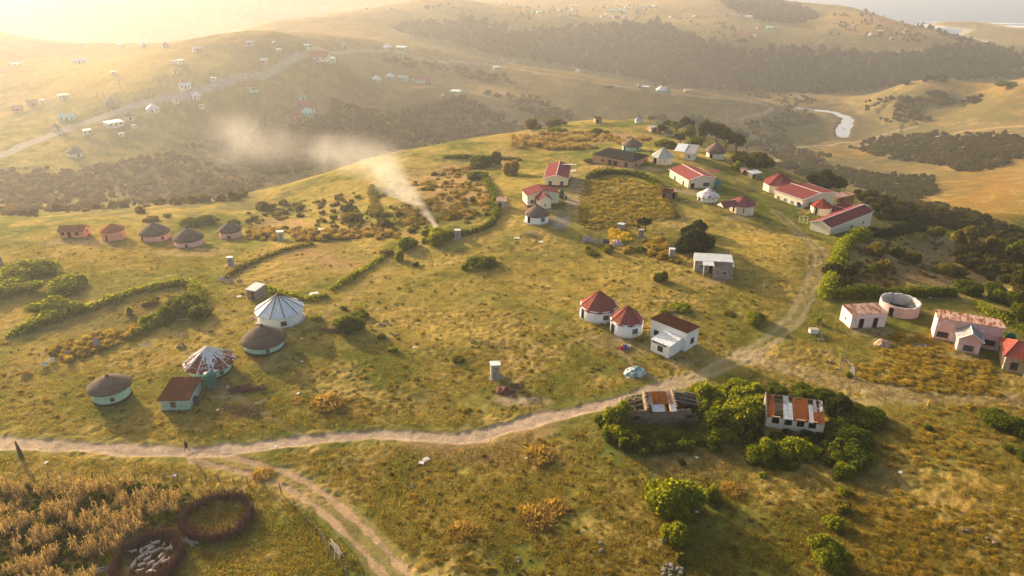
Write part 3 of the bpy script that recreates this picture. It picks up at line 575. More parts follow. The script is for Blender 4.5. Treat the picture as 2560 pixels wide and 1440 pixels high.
scatter('undergrowth', [(930, 460), (1180, 420), (1230, 480), (1240, 560), (1180, 580), (1080, 575), (980, 590), (940, 540)], 260, (1.0, 2.6), ['small1', 'small3', 'tuft1'], G_OLIVE, (.35, .7), (150, 380), (16, .42), 'mixed brush around the smoke on the hillside', 'undergrowth')
scatter('undergrowth', [(960, 450), (1200, 410), (1240, 470), (1230, 550), (1000, 560)], 260, (1.2, 3), ['tuft1', 'tuft2'], G_PINK, (.3, .5), (150, 380), (16, .50), 'pinkish dry grass on the hillside by the smoke', 'dry grass')
scatter('undergrowth', [(1280, 340), (1480, 330), (1540, 345), (1640, 345), (1600, 362), (1500, 372), (1400, 375), (1280, 372)], 320, (1.5, 3.5), ['tuft1', 'tuft2'], G_PINK, (.5, .8), (200, 600), (18, .42), 'pinkish dry grass along the hilltop', 'dry grass')
scatter('undergrowth', [(620, 570), (980, 580), (1000, 600), (800, 605), (620, 600)], 220, (1.2, 2.6), ['tuft1', 'tuft2', 'small2'], G_PINK, (.5, .9), (140, 320), (12, .4), 'reddish dry weeds behind the small white outhouse', 'dry grass')
scatter('crop', [(1462, 452), (1550, 442), (1640, 462), (1655, 500), (1690, 545), (1600, 562), (1480, 575), (1450, 560), (1448, 500)], 1000, (.9, 1.7), ['tuft1', 'tuft3'], leafmat((.14, .14, .03), (.38, .29, .085), .5, .3), (.3, .5), (140, 320), None, 'dry yellow crop standing in the hedged field', 'crop')
scatter('dry_grass', [(1525, 580), (1570, 578), (1580, 605), (1530, 610)], 160, (.9, 1.6), ['tuft2'], leafmat((.32, .25, .03), (.55, .42, .07), .5, .3), (.6, 1.0), label='bright yellow grass patch in front of the wide outhouse', cat='grass patch')
scatter('dry_grass', [(1540, 610), (1660, 600), (1680, 640), (1700, 660), (1620, 640), (1540, 632)], 260, (.8, 1.8), ['tuft1', 'small3'], leafmat((.15, .12, .025), (.42, .30, .06), .5, .3), (.5, .9), gap=(6, .4), label='golden tall grass between the outhouses and the grey block house', cat='grass patch')
scatter('dry_grass', [(2100, 845), (2240, 830), (2330, 850), (2380, 900), (2480, 905), (2500, 990), (2300, 980), (2160, 950), (2110, 900)], 700, (.6, 1.5), ['tuft1', 'tuft3'], leafmat((.20, .16, .03), (.43, .31, .075), .5, .3), (.28, .5), gap=(8, .45), label='rough golden grass in front of the pink houses', cat='grass patch')
scatter('dry_grass', [(2150, 1080), (2330, 1010), (2600, 1020), (2600, 1480), (2180, 1480), (2120, 1300)], 900, (.5, 1.3), ['tuft1', 'tuft3'], leafmat((.19, .15, .03), (.42, .30, .07), .5, .25), (.28, .5), gap=(7, .5), label='rough orange grass in the near corner field', cat='grass patch')
scatter('dry_grass', [(100, 880), (200, 850), (330, 810), (360, 820), (280, 870), (180, 905)], 220, (.8, 1.7), ['tuft1', 'small3'], leafmat((.15, .12, .025), (.42, .31, .08), .5, .3), (.5, .9), label='tall yellow weeds along the tin and stick fence', cat='grass patch')
scatter('undergrowth', [(1500, 1060), (1540, 1065), (1560, 1100), (1740, 1095), (1760, 1110), (1720, 1125), (1600, 1135), (1520, 1110)], 90, (1.4, 2.4), ['mid1', 'mid2', 'small1'], G_GREEN, (.5, .9), label='tangled green thicket along the front of the block ruin', cat='thicket')
scatter('undergrowth', [(1740, 985), (1900, 978), (1900, 1060), (1880, 1105), (1775, 1110), (1765, 1040)], 110, (1.8, 3.2), ['mid1', 'mid2', 'small1'], G_LIME, (.6, 1), label='tangled lime thicket between the two ruins', cat='thicket')
scatter('undergrowth', [(1900, 985), (2090, 988), (2150, 1010), (2150, 1180), (2090, 1200), (2080, 1090), (2075, 1010), (1910, 996)], 80, (1.6, 2.8), ['mid1', 'mid2', 'small2'], G_GREEN, (.5, .9), label='tangled thicket round the right side of the striped-roof ruin', cat='thicket')
scatter('undergrowth', [(1860, 1108), (1900, 1095), (2060, 1110), (2150, 1060), (2170, 1120), (2150, 1190), (2090, 1200), (2060, 1165), (1990, 1175), (1880, 1165)], 70, (1.2, 2.3), ['small1', 'small2', 'small3'], G_GREEN, (.5, .8), label='low scrub knitting the bushes below the striped-roof ruin together', cat='thicket')
scatter('undergrowth', [(2120, 620), (2180, 600), (2340, 590), (2440, 660), (2420, 730), (2100, 735), (2090, 690)], 420, (.6, 1.5), ['tuft1', 'tuft2', 'small3'], leafmat((.075, .065, .018), (.20, .145, .045), .45, .4), (.35, .6), gap=(9, .36), label='rank brown weeds covering the hedged orchard', cat='weeds')
# grass tufts over the near ground: too many to count, one mass
def grass():
    n = 170000; g = np.random.default_rng(77); X = g.uniform(-120, 2680, n); Y = 560+(1560-560)*g.uniform(0, 1, n)**.8; W = gp(X, Y); x, y, z = W.T
    keep = (y < 215) & (fbm(x, y, 9, 3, 44)+.35*(vnoise(x/1.1, y/1.1, 71)-.45) > .30)
    for k in ('main', 'branch'): keep &= pdist(x, y, TRK[k]) > 2.6
    W = W[keep]; m = len(W); b = 5
    P = np.repeat(W, b, 0)+np.concatenate([g.normal(0, .22, (m*b, 2)), np.zeros((m*b, 1))], 1); a = g.uniform(0, 2*PI, m*b); hgt = g.uniform(.10, .34, m*b)
    ln = g.normal(0, .14, (m*b, 2)); s = np.stack([-np.sin(a), np.cos(a), 0*a], 1)*.035; P[:, 2] -= .05; tip = P+np.concatenate([ln, hgt[:, None]], 1)
    V = np.stack([P-s, P+s, tip+s*.25, tip-s*.25], 1).reshape(-1, 3); F = np.arange(4*m*b).reshape(-1, 4)
    tag(link('grass', fmesh('grass', V, F, [G_GRASS], False, {'tint': ('FLOAT', np.repeat(np.repeat(g.uniform(0, 1, m), b), 4))})), 'golden green pasture grass over the village ground', 'grass', kind='stuff')
grass()
scatter('grass_tussocks', [(700, 640), (1280, 590), (1700, 600), (2000, 640), (1980, 800), (1850, 880), (1600, 960), (1300, 1040), (900, 1075), (500, 1090), (-40, 1090), (-40, 860), (350, 850), (560, 760)], 950, (.35, .95), ['tuft1', 'tuft2', 'tuft3'], leafmat((.085, .088, .016), (.33, .245, .07), .5, .4), (.3, .55), label='small dry tussocks dotted over the village pasture', cat='tussocks', avoid=['main'])
scatter('grass_tussocks', [(560, 1160), (1000, 1120), (1500, 1060), (1480, 1120), (1900, 1220), (2160, 1220), (2100, 1460), (1050, 1460), (900, 1290)], 750, (.3, .85), ['tuft1', 'tuft2', 'tuft3', 'small1'], leafmat((.09, .09, .016), (.36, .25, .07), .5, .4), (.3, .6), label='small tussocks dotted over the near pasture below the road', cat='tussocks', avoid=['branch', 'main'])
scatter('grass_tussocks', [(-40, 590), (700, 615), (560, 760), (350, 850), (230, 700), (-40, 650)], 420, (.35, .9), ['tuft1', 'tuft3'], leafmat((.12, .10, .022), (.36, .25, .08), .5, .4), (.3, .5), label='tussocks dotted over the hazy grass before the pink row', cat='tussocks')
# ------------------------------------------------------------------ building kit
DARK = plain((.012, .010, .009), .35, .3); GLASS = plain((.05, .055, .06), .2, .4, 1.2); BROWNDOOR = plain((.075, .04, .025), .6, .35)
WHITE = paint((.82, .80, .77), .2); WHITE2 = paint((.86, .85, .83), .1); CREAM = paint((.80, .71, .55), .15); CREAM2 = paint((.74, .66, .54), .2); PINKW = paint((.74, .42, .38), .25, (.82, .74, .70), scale=.9)
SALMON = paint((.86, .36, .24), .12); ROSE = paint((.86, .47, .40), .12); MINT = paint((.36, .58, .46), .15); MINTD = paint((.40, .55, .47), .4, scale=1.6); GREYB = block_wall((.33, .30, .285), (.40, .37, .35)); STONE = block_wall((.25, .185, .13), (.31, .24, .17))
REDTILE = sheet((.31, .10, .08), 0, wave='Z', wl=.33, rough=.6); REDT2 = sheet((.29, .075, .075), 0, wave='X', wl=.3, rough=.6); REDT3 = sheet((.31, .085, .065), 0, wave='X', wl=.3); MAROON = sheet((.25, .07, .075), 0, wave='X', wl=.3); PINKROOF = sheet((.30, .10, .11), 0, wave='Z', wl=.33)
RUSTX = sheet((.06, .024, .018), .4, (.075, .027, .017), 'X', .25); RUSTY = sheet((.05, .021, .016), .4, (.06, .023, .015), 'Y', .25); ORUST = sheet((.33, .10, .03), .5, (.22, .07, .025), 'X', .2); WMETAL = sheet((.62, .64, .66), .12, (.3, .2, .15), 'X', .25, .45, .2); BLUEMET = sheet((.80, .82, .84), 0, wave='X', wl=.25, rough=.4, metal=.15)
GREYMET = sheet((.33, .33, .33), .25, (.25, .16, .11), 'X', .25, .5, .3); RUSTWHITE = sheet((.82, .78, .76), .47, (.20, .045, .03), 'Z', 30, .6, .1, (1.2, 1.2, .5), 1.05, .85); PINKRUST = sheet((.58, .40, .32), .49, (.20, .06, .03), 'X', .25, .6, 0, (1.5, .3, .5), 1.4); BLACKROOF = sheet((.045, .042, .043), 0, wave='X', wl=.3, rough=.8); RUSTILE = sheet((.38, .14, .075), .4, (.28, .085, .04), 'Z', .3)
TH = thatch(); TH2 = thatch((.17, .12, .10)); STRIPD = plain((.10, .06, .055), .6); STRIPW = plain((.66, .64, .62), .5, .15); TRIMW = plain((.74, .71, .68), .6, .1); BASED = paint((.05, .03, .028), .3); BASER = paint((.15, .035, .025), .3); CONC = paint((.40, .36, .31), .3); WOODP = plain((.33, .21, .12), .8, .3); GREYW = plain((.22, .19, .17), .9, .4, 2.0); GREEN_T = plain((.02, .11, .075), .4, .15); TEAL_T = plain((.02, .20, .17), .4, .15)
def win(parent, M, w, h, frame=None, kind='w', bars=(1, 0), pane_or_shade=None, lintel=False):
    """M maps local x (along wall), y (out of wall), z(up) centred at opening bottom"""
    def bx(mb, c, d): 
        P = [Vector((c[0]+sx*d[0]/2, c[1]+sy*d[1]/2, c[2]+sz*d[2]/2)) for sz in (-1, 1) for sx, sy in ((-1, -1), (1, -1), (1, 1), (-1, 1))]
        mb.hexa([M@p for p in P])
    fr = MB(); t = .09
    bx(fr, (-w/2, .02, h/2), (t, .10, h+t)); bx(fr, (w/2, .02, h/2), (t, .10, h+t)); bx(fr, (0, .022, h), (w-t, .096, t))
    if kind == 'w':
        bx(fr, (0, .022, 0), (w-t, .096, t))
        for i in range(bars[0]): bx(fr, (-w/2+w*(i+1)/(bars[0]+1), .02, h/2), (.045, .085, h-t))
        for i in range(bars[1]): bx(fr, (0, .019, h*(i+1)/(bars[1]+1)), (w-t, .08, .045))
    f = fr.build('window' if kind == 'w' else 'door', frame or BROWNDOOR, parent)
    pm = MB(); bx(pm, (0, .02, h/2), (w-t*.9, .03, h-t*.5)); pm.build('pane_or_shade' if kind == 'w' else 'door_or_shade', pane_or_shade or (GLASS if kind == 'w' else DARK), f)  # DARK paints the shade of open doorways, porch recesses and empty windows
    return f
def wallM(o, ang): return Matrix.Translation(o)@Matrix.Rotation(ang, 4, 'Z')
def hut(cx, yb, ye, ya, ww, rw, wall, roof, label, n=32, ph=None, base=None, strips=None, ops=(), cap=True, group=None, bh=.35, name='round_hut', th=False, conc=None, facetwall=False, mixed=None):
    """round house measured in the photo: wall foot row, eave row, apex row, wall and roof widths"""
    p = g1(cx, yb); d = float(proj(p.x, p.y, p.z)[2]); R = ww*d/FPX/2; RO = rw*d/FPX/2
    dirv = Vector((p.x, p.y, 0)).normalized(); c = p+dirv*R; g0 = float(H(c.x, c.y)); g0 = min(g0, p.z+.2)
    fe = c-dirv*RO; he = max(1.2, zrow(fe.y, ye)-g0); ha = max(he+.8, zrow(c.y, ya)-g0)
    az = math.atan2(-dirv.y, -dirv.x)    # angle towards camera
    r = empty(name, (c.x, c.y, g0), az, label, 'house', group); ph = math.radians(ph or 0)
    slope = (ha-he)/RO; hw = he+slope*(RO-R)-.05
    nw = n if facetwall else 36
    MB().lathe([(R, -1.2), (R, hw)], nw, ph=ph if facetwall else 0).build('wall', wall, r, smooth=not facetwall)
    if base: MB().lathe([(R+.12, -1.1), (R+.10, bh), (R+.01, bh+.06)], nw, ph=ph if facetwall else 0).build('plinth', base, r)
    if conc: MB().lathe([(R+.55, -1.0), (R+.5, .1)], 30).build('apron', conc, r)
    rm = MB()
    if th:
        k = [(RO*.985, -.28), (RO, -.02), (RO*.8, .30), (RO*.55, .56), (RO*.3, .80), (RO*.09, .97)]
        prof = [(k[0][0]-.1, he+k[0][1])]+[(q, he+(ha-he)*(z if z > 0 else 0)+(z if z < 0 else 0)) for q, z in k]+[(.12, ha-.02)]
        rm.lathe(prof, 40, jit=.012); rm.build('roof', roof, r, smooth=True)
        if cap: MB().lathe([(RO*.13, ha-(ha-he)*.10), (.30, ha-.06), (.22, ha+.16), (.05, ha+.24)], 14, jit=.05).build('cap', plain((.05, .035, .03), .9), r)
    else:
        P = [(RO*math.cos(ph+2*PI*k/n), RO*math.sin(ph+2*PI*k/n), he) for k in range(n)]; A = (0, 0, ha)
        Q = [(a[0], a[1], a[2]-.12) for a in P]
        for k in range(n): rm.poly([P[k], P[(k+1) % n], A]); rm.poly([Q[k], Q[(k+1) % n], P[(k+1) % n], P[k]])
        if mixed:
            rm = MB(); g = random.Random(9)
            for k in range(n):
                p0, p1 = Vector(P[k]), Vector(P[(k+1) % n]); rm.poly([Q[k], Q[(k+1) % n], P[(k+1) % n], P[k]], 1)
                for q in range(6):
                    a, b = p0.lerp(p1, q/6), p0.lerp(p1, (q+1)/6); t = min(.93, max(.05, g.gauss(.42, .22))); s = g.uniform(0, .12) if g.random() < .3 else 0; A_ = Vector(A)
                    if s: rm.poly([a, b, b.lerp(A_, s), a.lerp(A_, s)])
                    rm.poly([a.lerp(A_, s), b.lerp(A_, s), b.lerp(A_, t), a.lerp(A_, t)], 1); rm.poly([a.lerp(A_, t), b.lerp(A_, t), A_])
        rm.poly(Q[::-1]); rm.build('roof', [roof, mixed] if mixed else roof, r)
        if strips:
            s = MB()
            for k in range(n): 
                q = Vector(P[k])*1.01; q.z = he-.02
                s.tube([q, Vector((0, 0, ha+.03))], [.09 if strips != 'thin' else .06]*2, 5)
            s.build('ridge_strips', STRIPD if strips == 'dark' else STRIPW if strips in ('white',) else roof, r)
        if cap: MB().lathe([(.35, ha-.22), (.12, ha+.04)], 10).build('cap', STRIPW if strips == 'white' else roof, r)
    for (px, kind, w, h, z0, fm) in ops:
        s = max(-.97, min(.97, (px-cx)/(ww/2))); a = math.asin(s)
        a2 = a; o = Vector((R*math.cos(a2), R*math.sin(a2), z0))
        rr = R*math.cos(PI/n)+.02 if facetwall else R-.02
        o = Vector((rr*math.cos(a2), rr*math.sin(a2), z0)); win(r, wallM(o, a2+PI/2)@Matrix.Rotation(PI, 4, 'Z'), w, h, fm, kind, (1, 1) if kind == 'w' else (0, 0))
    return r
def bldg(label, blocks, ops=(), name='house', cat='house', group=None, rzfix=None):
    """house of boxes; each box is given by photo pixels of its front foot corners A, B and a back corner C"""
    b0 = blocks[0]; A, B = g1(*b0['A']), g1(*b0['B']); z0 = min(A.z, B.z) if abs(A.z-B.z) < 1.2 else (A.z+B.z)/2
    dx = (B-A); dx.z = 0; rz = math.atan2(dx.y, dx.x); org = (A+B)/2; org.z = z0
    root = empty(name, org, rz, label, cat, group); Ri = Matrix.Rotation(-rz, 3, 'Z'); info = []
    for b in blocks:
        if 'box' in b: x0, x1, y0, y1 = b['box']; h = b['h']; fy = None
        else:
            a, q, c = [Ri@(Vector(g1(*b[k]))-org) for k in 'ABC']; x0, x1 = a.x, q.x; y0 = (a.y+q.y)/2
            y1 = y0+b['dep'] if 'dep' in b else c.y
            if 'y1' in b: y1 = b['y1']
            y1 = max(y1, y0+1.2)
            if 'h' in b: h = b['h']
            else:
                k = b.get('at', 'A'); pt = root.matrix_world; W = Matrix.Rotation(rz, 3, 'Z')@Vector((x0 if k == 'A' else x1, y0, 0))+org
                h = max(1.5, zrow(W.y, b['eave'])-org.z)
        roof = b.get('roof', 'flat'); rise = b.get('rise', .9); oh = b.get('oh', .25); rm = b.get('rm', WMETAL); wm = b.get('wm', WHITE); zb = b.get('zb', -1.2)
        if 'apex' in b:
            W = Matrix.Rotation(rz, 3, 'Z')@Vector(((x0+x1)/2, y0, 0))+org; rise = max(.4, zrow(W.y, b['apex'])-org.z-h)
        xm, ym = (x0+x1)/2, (y0+y1)/2; rf = b.get('ridge', .5)
        wl = MB(); e = .0
        def zt(x, y):
            if roof == 'gable_y': xr = x0+(x1-x0)*rf; return h+rise*(1-abs(x-xr)/((xr-x0) if x < xr else (x1-xr)))
            if roof == 'gable_x': yr = y0+(y1-y0)*rf; return h+rise*(1-abs(y-yr)/((yr-y0) if y < yr else (y1-yr)))
            if roof == 'shed_b': return h+rise*(y-y0)/(y1-y0)
            if roof == 'shed_f': return h+rise*(1-(y-y0)/(y1-y0))
            if roof == 'shed_r': return h+rise*(x-x0)/(x1-x0)
            if roof == 'shed_l': return h+rise*(1-(x-x0)/(x1-x0))
            return h
        ring = [(x0, y0), (x1, y0), (x1, y1), (x0, y1)]
        if not b.get('open'):
            for i in range(4):
                (ax, ay), (bx, by) = ring[i], ring[(i+1) % 4]; P = [(ax, ay, zb), (bx, by, zb), (bx, by, zt(bx, by)-e)]
                if roof == 'gable_y' and i in (0, 2): xr = x0+(x1-x0)*rf; P.append((xr, ay, h+rise-e))
                if roof == 'gable_x' and i in (1, 3): yr = y0+(y1-y0)*rf; P.append((ax, yr, h+rise-e))
                P.append((ax, ay, zt(ax, ay)-e)); wl.poly(P)
            if roof in (None, 'flat', 'shed_b', 'shed_f', 'shed_r', 'shed_l'): wl.poly([(x, y, zt(x, y)-e) for x, y in ring])
            wl.build('wall', wm, root)
        if b.get('base'):
            bb = MB(); t = .06; hb = b.get('baseh', .35); X0, X1, Y0, Y1 = x0-t, x1+t, y0-t, y1+t
            bb.hexa([(X0, Y0, zb), (X1, Y0, zb), (X1, Y1, zb), (X0, Y1, zb), (X0, Y0, hb), (X1, Y0, hb), (X1, Y1, hb), (X0, Y1, hb)]); bb.build('plinth', b['base'], root)
        rb = MB(); u = .05; X0, X1, Y0, Y1 = x0-oh, x1+oh, y0-oh, y1+oh
        if roof == 'gable_y':
            xr = x0+(x1-x0)*rf; sl = rise/(xr-x0); sr = rise/(x1-xr)
            rb.slab([(X0, Y0, h-oh*sl+u), (xr, Y0, h+rise+u), (xr, Y1, h+rise+u), (X0, Y1, h-oh*sl+u)]); rb.slab([(xr, Y0, h+rise+u), (X1, Y0, h-oh*sr+u), (X1, Y1, h-oh*sr+u), (xr, Y1, h+rise+u)])
            if b.get('trim'):
                t = MB(); t.tube([(X0, Y0-.02, h-oh*sl), (xr, Y0-.02, h+rise+.02), (X1, Y0-.02, h-oh*sr)], .10, 4); t.tube([(xr, Y0, h+rise+u), (xr, Y1, h+rise+u)], .09, 5); t.tube([(X0, Y0, h-oh*sl), (X0, Y1, h-oh*sl)], .08, 4); t.tube([(X1, Y0, h-oh*sr), (X1, Y1, h-oh*sr)], .08, 4); t.build('trim', b['trim'], root)
        elif roof == 'gable_x':
            yr = y0+(y1-y0)*rf; sl = rise/(yr-y0); sr = rise/(y1-yr)
            rb.slab([(X0, Y0, h-oh*sl+u), (X1, Y0, h-oh*sl+u), (X1, yr, h+rise+u), (X0, yr, h+rise+u)]); rb.slab([(X0, yr, h+rise+u), (X1, yr, h+rise+u), (X1, Y1, h-oh*sr+u), (X0, Y1, h-oh*sr+u)])
            if b.get('trim'):
                t = MB()
                for xx in (X0-.02, X1+.02): t.tube([(xx, Y0, h-oh*sl), (xx, yr, h+rise+.02), (xx, Y1, h-oh*sr)], .09, 4)
                t.tube([(X0, Y0, h-oh*sl), (X1, Y0, h-oh*sl)], .08, 4); t.tube([(X0, yr, h+rise+u), (X1, yr, h+rise+u)], .08, 5); t.build('trim', b['trim'], root)
        elif roof == 'hip':
            k = b.get('hipk', .5); dy = (y1-y0)/2; xa, xb = x0+dy*k*2*.5, x1-dy*k*2*.5; z = h; zz = h+rise
            if xa > xb: xa = xb = xm
            E = [(X0, Y0, z), (X1, Y0, z), (X1, Y1, z), (X0, Y1, z)]; ra, rbb = (xa, ym, zz), (xb, ym, zz)
            rb.slab([E[0], E[1], rbb, ra]); rb.slab([E[2], E[3], ra, rbb]); rb.slab([E[1], E[2], rbb]); rb.slab([E[3], E[0], ra])
            if b.get('trim'):
                t = MB()
                for i, rr_ in ((0, ra), (1, rbb), (2, rbb), (3, ra)): t.tube([E[i], rr_], .08, 5)
                t.tube([ra, rbb], .08, 5)
                for i in range(4): t.tube([E[i], E[(i+1) % 4]], .07, 4)
                t.build('trim', b['trim'], root)
        elif roof and roof != 'none':
            def ze(x, y): 
                xx = min(max(x, x0), x1); yy = min(max(y, y0), y1); return zt(xx, yy)+{'shed_b': rise/(y1-y0)*(y-yy), 'shed_f': -rise/(y1-y0)*(y-yy), 'shed_r': rise/(x1-x0)*(x-xx), 'shed_l': -rise/(x1-x0)*(x-xx)}.get(roof, 0)
            rb.slab([(x, y, ze(x, y)+u+.04) for x, y in ((X0, Y0), (X1, Y0), (X1, Y1), (X0, Y1))])
            if b.get('trim'):
                t = MB(); E = [(x, y, ze(x, y)+u) for x, y in ((X0, Y0), (X1, Y0), (X1, Y1), (X0, Y1))]
                for i in range(4): t.tube([E[i], E[(i+1) % 4]], .09, 4)
                t.build('trim', b['trim'], root)
        if roof and roof != 'none' and rb.f: rb.build('roof', rm, root)
        if b.get('posts'):
            for (fx, fy_) in b['posts']: MB().tube([(x0+(x1-x0)*fx, y0+(y1-y0)*fy_, -.8), (x0+(x1-x0)*fx, y0+(y1-y0)*fy_, zt(x0+(x1-x0)*fx, y0+(y1-y0)*fy_))], .09, 6).build('post', b.get('pm', WOODP), root)
        info.append((x0, x1, y0, y1, h))
    for op in ops:
        bi, face, f, zz, w, hh, kind = op[:7]; o = op[7] if len(op) > 7 else {}
        x0, x1, y0, y1, h = info[bi]
        if face == 'F': M = wallM(Vector((x0+(x1-x0)*f, y0, zz)), PI)
        elif face == 'R': M = wallM(Vector((x1, y0+(y1-y0)*f, zz)), -PI/2)
        elif face == 'L': M = wallM(Vector((x0, y0+(y1-y0)*f, zz)), PI/2)
        else: M = wallM(Vector((x0+(x1-x0)*f, y1, zz)), 0)
        win(root, M, w, hh, o.get('fm'), kind, o.get('bars', (1, 1)) if kind == 'w' else (0, 0), o.get('pm'))
    root['_i'] = 1; del root['_i']
    return root, info
# ------------------------------------------------------------------ the village
W_ = 'w'; D_ = 'd'
hut(706, 821, 797, 735, 110, 126, WHITE2, BLUEMET, 'large white round hut with pale blue metal roof and dark ridge strips', 11, 8, None, 'dark', [(711, W_, 1.0, .85, .55, BROWNDOOR)], False, conc=CONC)
hut(666, 890, 870, 813, 98, 111, MINT, TH, 'mint round hut with wide thatch roof just below the big white hut', base=BASED, th=True, ops=[(671, W_, .55, .8, .55, GREYW)])
hut(533, 952, 933, 867, 102, 129, MINT, sheet((.80, .77, .75), .36, (.22, .06, .04), 'Z', 30, .6, .1), 'mint round hut under a tent-like metal roof streaked with rust', 10, 5, BASED, 'white', [(556, W_, .6, .6, .6, None)], True, mixed=sheet((.74, .66, .63), .60, (.20, .05, .032), 'Z', 30, .6, 0, (1, 1, .5), 1.8))
hut(287, 1013, 985, 940, 88, 104, MINT, TH, 'mint round thatched hut standing alone near the road, leftmost of its homestead', base=BASED, th=True, ops=[(285, W_, .55, .6, .75, None)])
bldg('mint rectangular house with flat dark rust roof beside the green tank', [dict(A=(406, 1029), B=(474, 1025), C=(493, 972), eave=1000, roof='shed_b', rise=.25, rm=RUSTX, wm=MINTD, oh=.35, base=BASED, baseh=.2)], [(0, 'F', .45, .75, .75, 1.0, W_, dict(fm=GREYW))])
hut(1494, 810, 785, 726, 93, 100, WHITE2, REDTILE, 'white round hut with red tiled roof, the taller of the pair', 9, 6, None, 'thin', [(1514, W_, 1.0, .9, .75, GREYW), (1455, D_, .85, 1.9, .05, BROWNDOOR)], False)
hut(1564, 846, 817, 763, 83, 88, WHITE2, REDTILE, 'white round hut with red tiled roof nearer the shop, the smaller of the pair', 9, 16, None, 'thin', [(1586, W_, 1.0, .9, .75, GREYW), (1530, D_, .8, 1.9, .05, BROWNDOOR)], False)
SHOPR, si = bldg('white shop with dark rust roof and pale blue lean-to with black lettering', [dict(A=(1625, 841), B=(1712, 880), C=(1752, 864.5), eave=800, roof='shed_f', rise=.25, rm=RUSTY, wm=WHITE2, oh=.22, base=CONC, baseh=.06), dict(A=(1625.8, 876.5), B=(1670.5, 896.5), C=(1712, 880), h=2.35, roof='shed_b', rise=.25, rm=BLUEMET, wm=WHITE2, oh=.1)], [(0, 'F', .17, 1.0, .9, .95, W_), (0, 'R', .52, 1.0, .9, 1.05, W_), (1, 'F', .52, .75, .95, .95, W_)])
x0, x1, y0, y1, h = si[1]
cu_ = bpy.data.curves.new('lettering', 'FONT'); cu_.body = 'AMAFE YCL BONFI'; cu_.size = .50; cu_.extrude = .012; cu_.offset = .018; cu_.align_x = 'CENTER'
to = bpy.data.objects.new('t', cu_); COL.objects.link(to); bpy.context.view_layer.update(); tm = bpy.data.meshes.new_from_object(to.evaluated_get(bpy.context.evaluated_depsgraph_get())); bpy.data.objects.remove(to); tm.materials.append(plain((.015, .015, .015), .8))
lo = link('lettering', tm, SHOPR, ((x0*.55+x1*.45), y0-.02, h-.42)); lo.rotation_euler = (PI/2, 0, 0); sx = (x1-x0)*.78/max(.1, tm.vertices[0].co.x*0+max(v.co.x for v in tm.vertices)-min(v.co.x for v in tm.vertices)); lo.scale = (sx, .95, 1)
bldg('grey block house with white sheet roof and small covered porch, roof half missing', [dict(A=(1735, 681), B=(1832, 687), C=(1829, 672), dep=4.6, at='A', eave=653, roof='shed_b', rise=.15, rm=WMETAL, wm=GREYB, oh=-.12), dict(A=(1782, 696), B=(1831, 699), C=(1830, 690), y1=.02, at='A', eave=664, roof='none', wm=GREYB), dict(A=(1755, 690), B=(1781, 692), C=(1781, 684), y1=-.06, h=2.45, roof='shed_b', rise=.2, rm=BLUEMET, wm=GREYB, oh=.05, open=True, posts=[(.1, .05)], pm=TRIMW)], [(1, 'F', .55, .8, 1.0, 1.0, W_, dict(fm=TRIMW, bars=(1, 0))), (0, 'F', .42, .05, .95, 2.0, D_, dict(fm=TRIMW)), (0, 'F', .17, .85, .9, 1.1, W_, dict(fm=TRIMW))])
bldg('faded pink gabled-porch house with rust roof strip and green tank alongside', [dict(A=(2332, 846), B=(2493, 879), C=(2510, 860), dep=4.2, at='A', eave=794, roof='shed_b', rise=-.35, rm=PINKRUST, wm=PINKW, oh=.2), dict(A=(2389.5, 876), B=(2445, 888), C=(2450, 872), y1=0, at='A', eave=843, roof='gable_y', apex=833, rm=GREYMET, wm=PINKW, oh=.35, trim=TRIMW)], [(0, 'F', .13, 1.0, 1.7, 1.0, W_, dict(bars=(2, 0))), (0, 'F', .29, .05, .95, 2.1, D_, dict(fm=TRIMW, pm=TRIMW)), (0, 'F', .85, .95, 1.6, 1.0, W_, dict(bars=(2, 0))), (1, 'F', .5, .8, 1.5, 1.05, W_, dict(bars=(3, 1), fm=GREYW))])
bldg('pink whitewashed shed with two dark doorways and rust-streaked roof', [dict(A=(2124, 821), B=(2211, 817.5), C=(2101, 798), at='A', eave=788, roof='shed_b', rise=.3, rm=PINKRUST, wm=paint((.82, .66, .64), .2, scale=.8), oh=.08)], [(0, 'F', .30, .02, .85, 2.0, D_), (0, 'F', .70, .02, .8, 2.0, D_), (0, 'L', .5, 1.2, .3, .3, W_)], 'shed', 'shed')
bldg('red hipped-roof tan house at the right edge below the pink house', [dict(A=(2505, 925), B=(2610, 950), C=(2500, 900), dep=6.5, at='A', eave=889, roof='hip', rise=1.7, rm=REDT3, wm=paint((.42, .33, .22), .2), oh=.45, trim=plain((.40, .11, .09), .6)), dict(A=(2556, 948), B=(2600, 957), C=(2600, 945), y1=0, h=2.3, roof='shed_b', rise=.4, rm=REDT3, wm=CREAM, open=True, posts=[(.05, .1)], pm=paint((.62, .42, .32), .2), oh=.2)], [(0, 'F', .24, .8, 1.0, 1.3, W_, dict(bars=(1, 2)))])
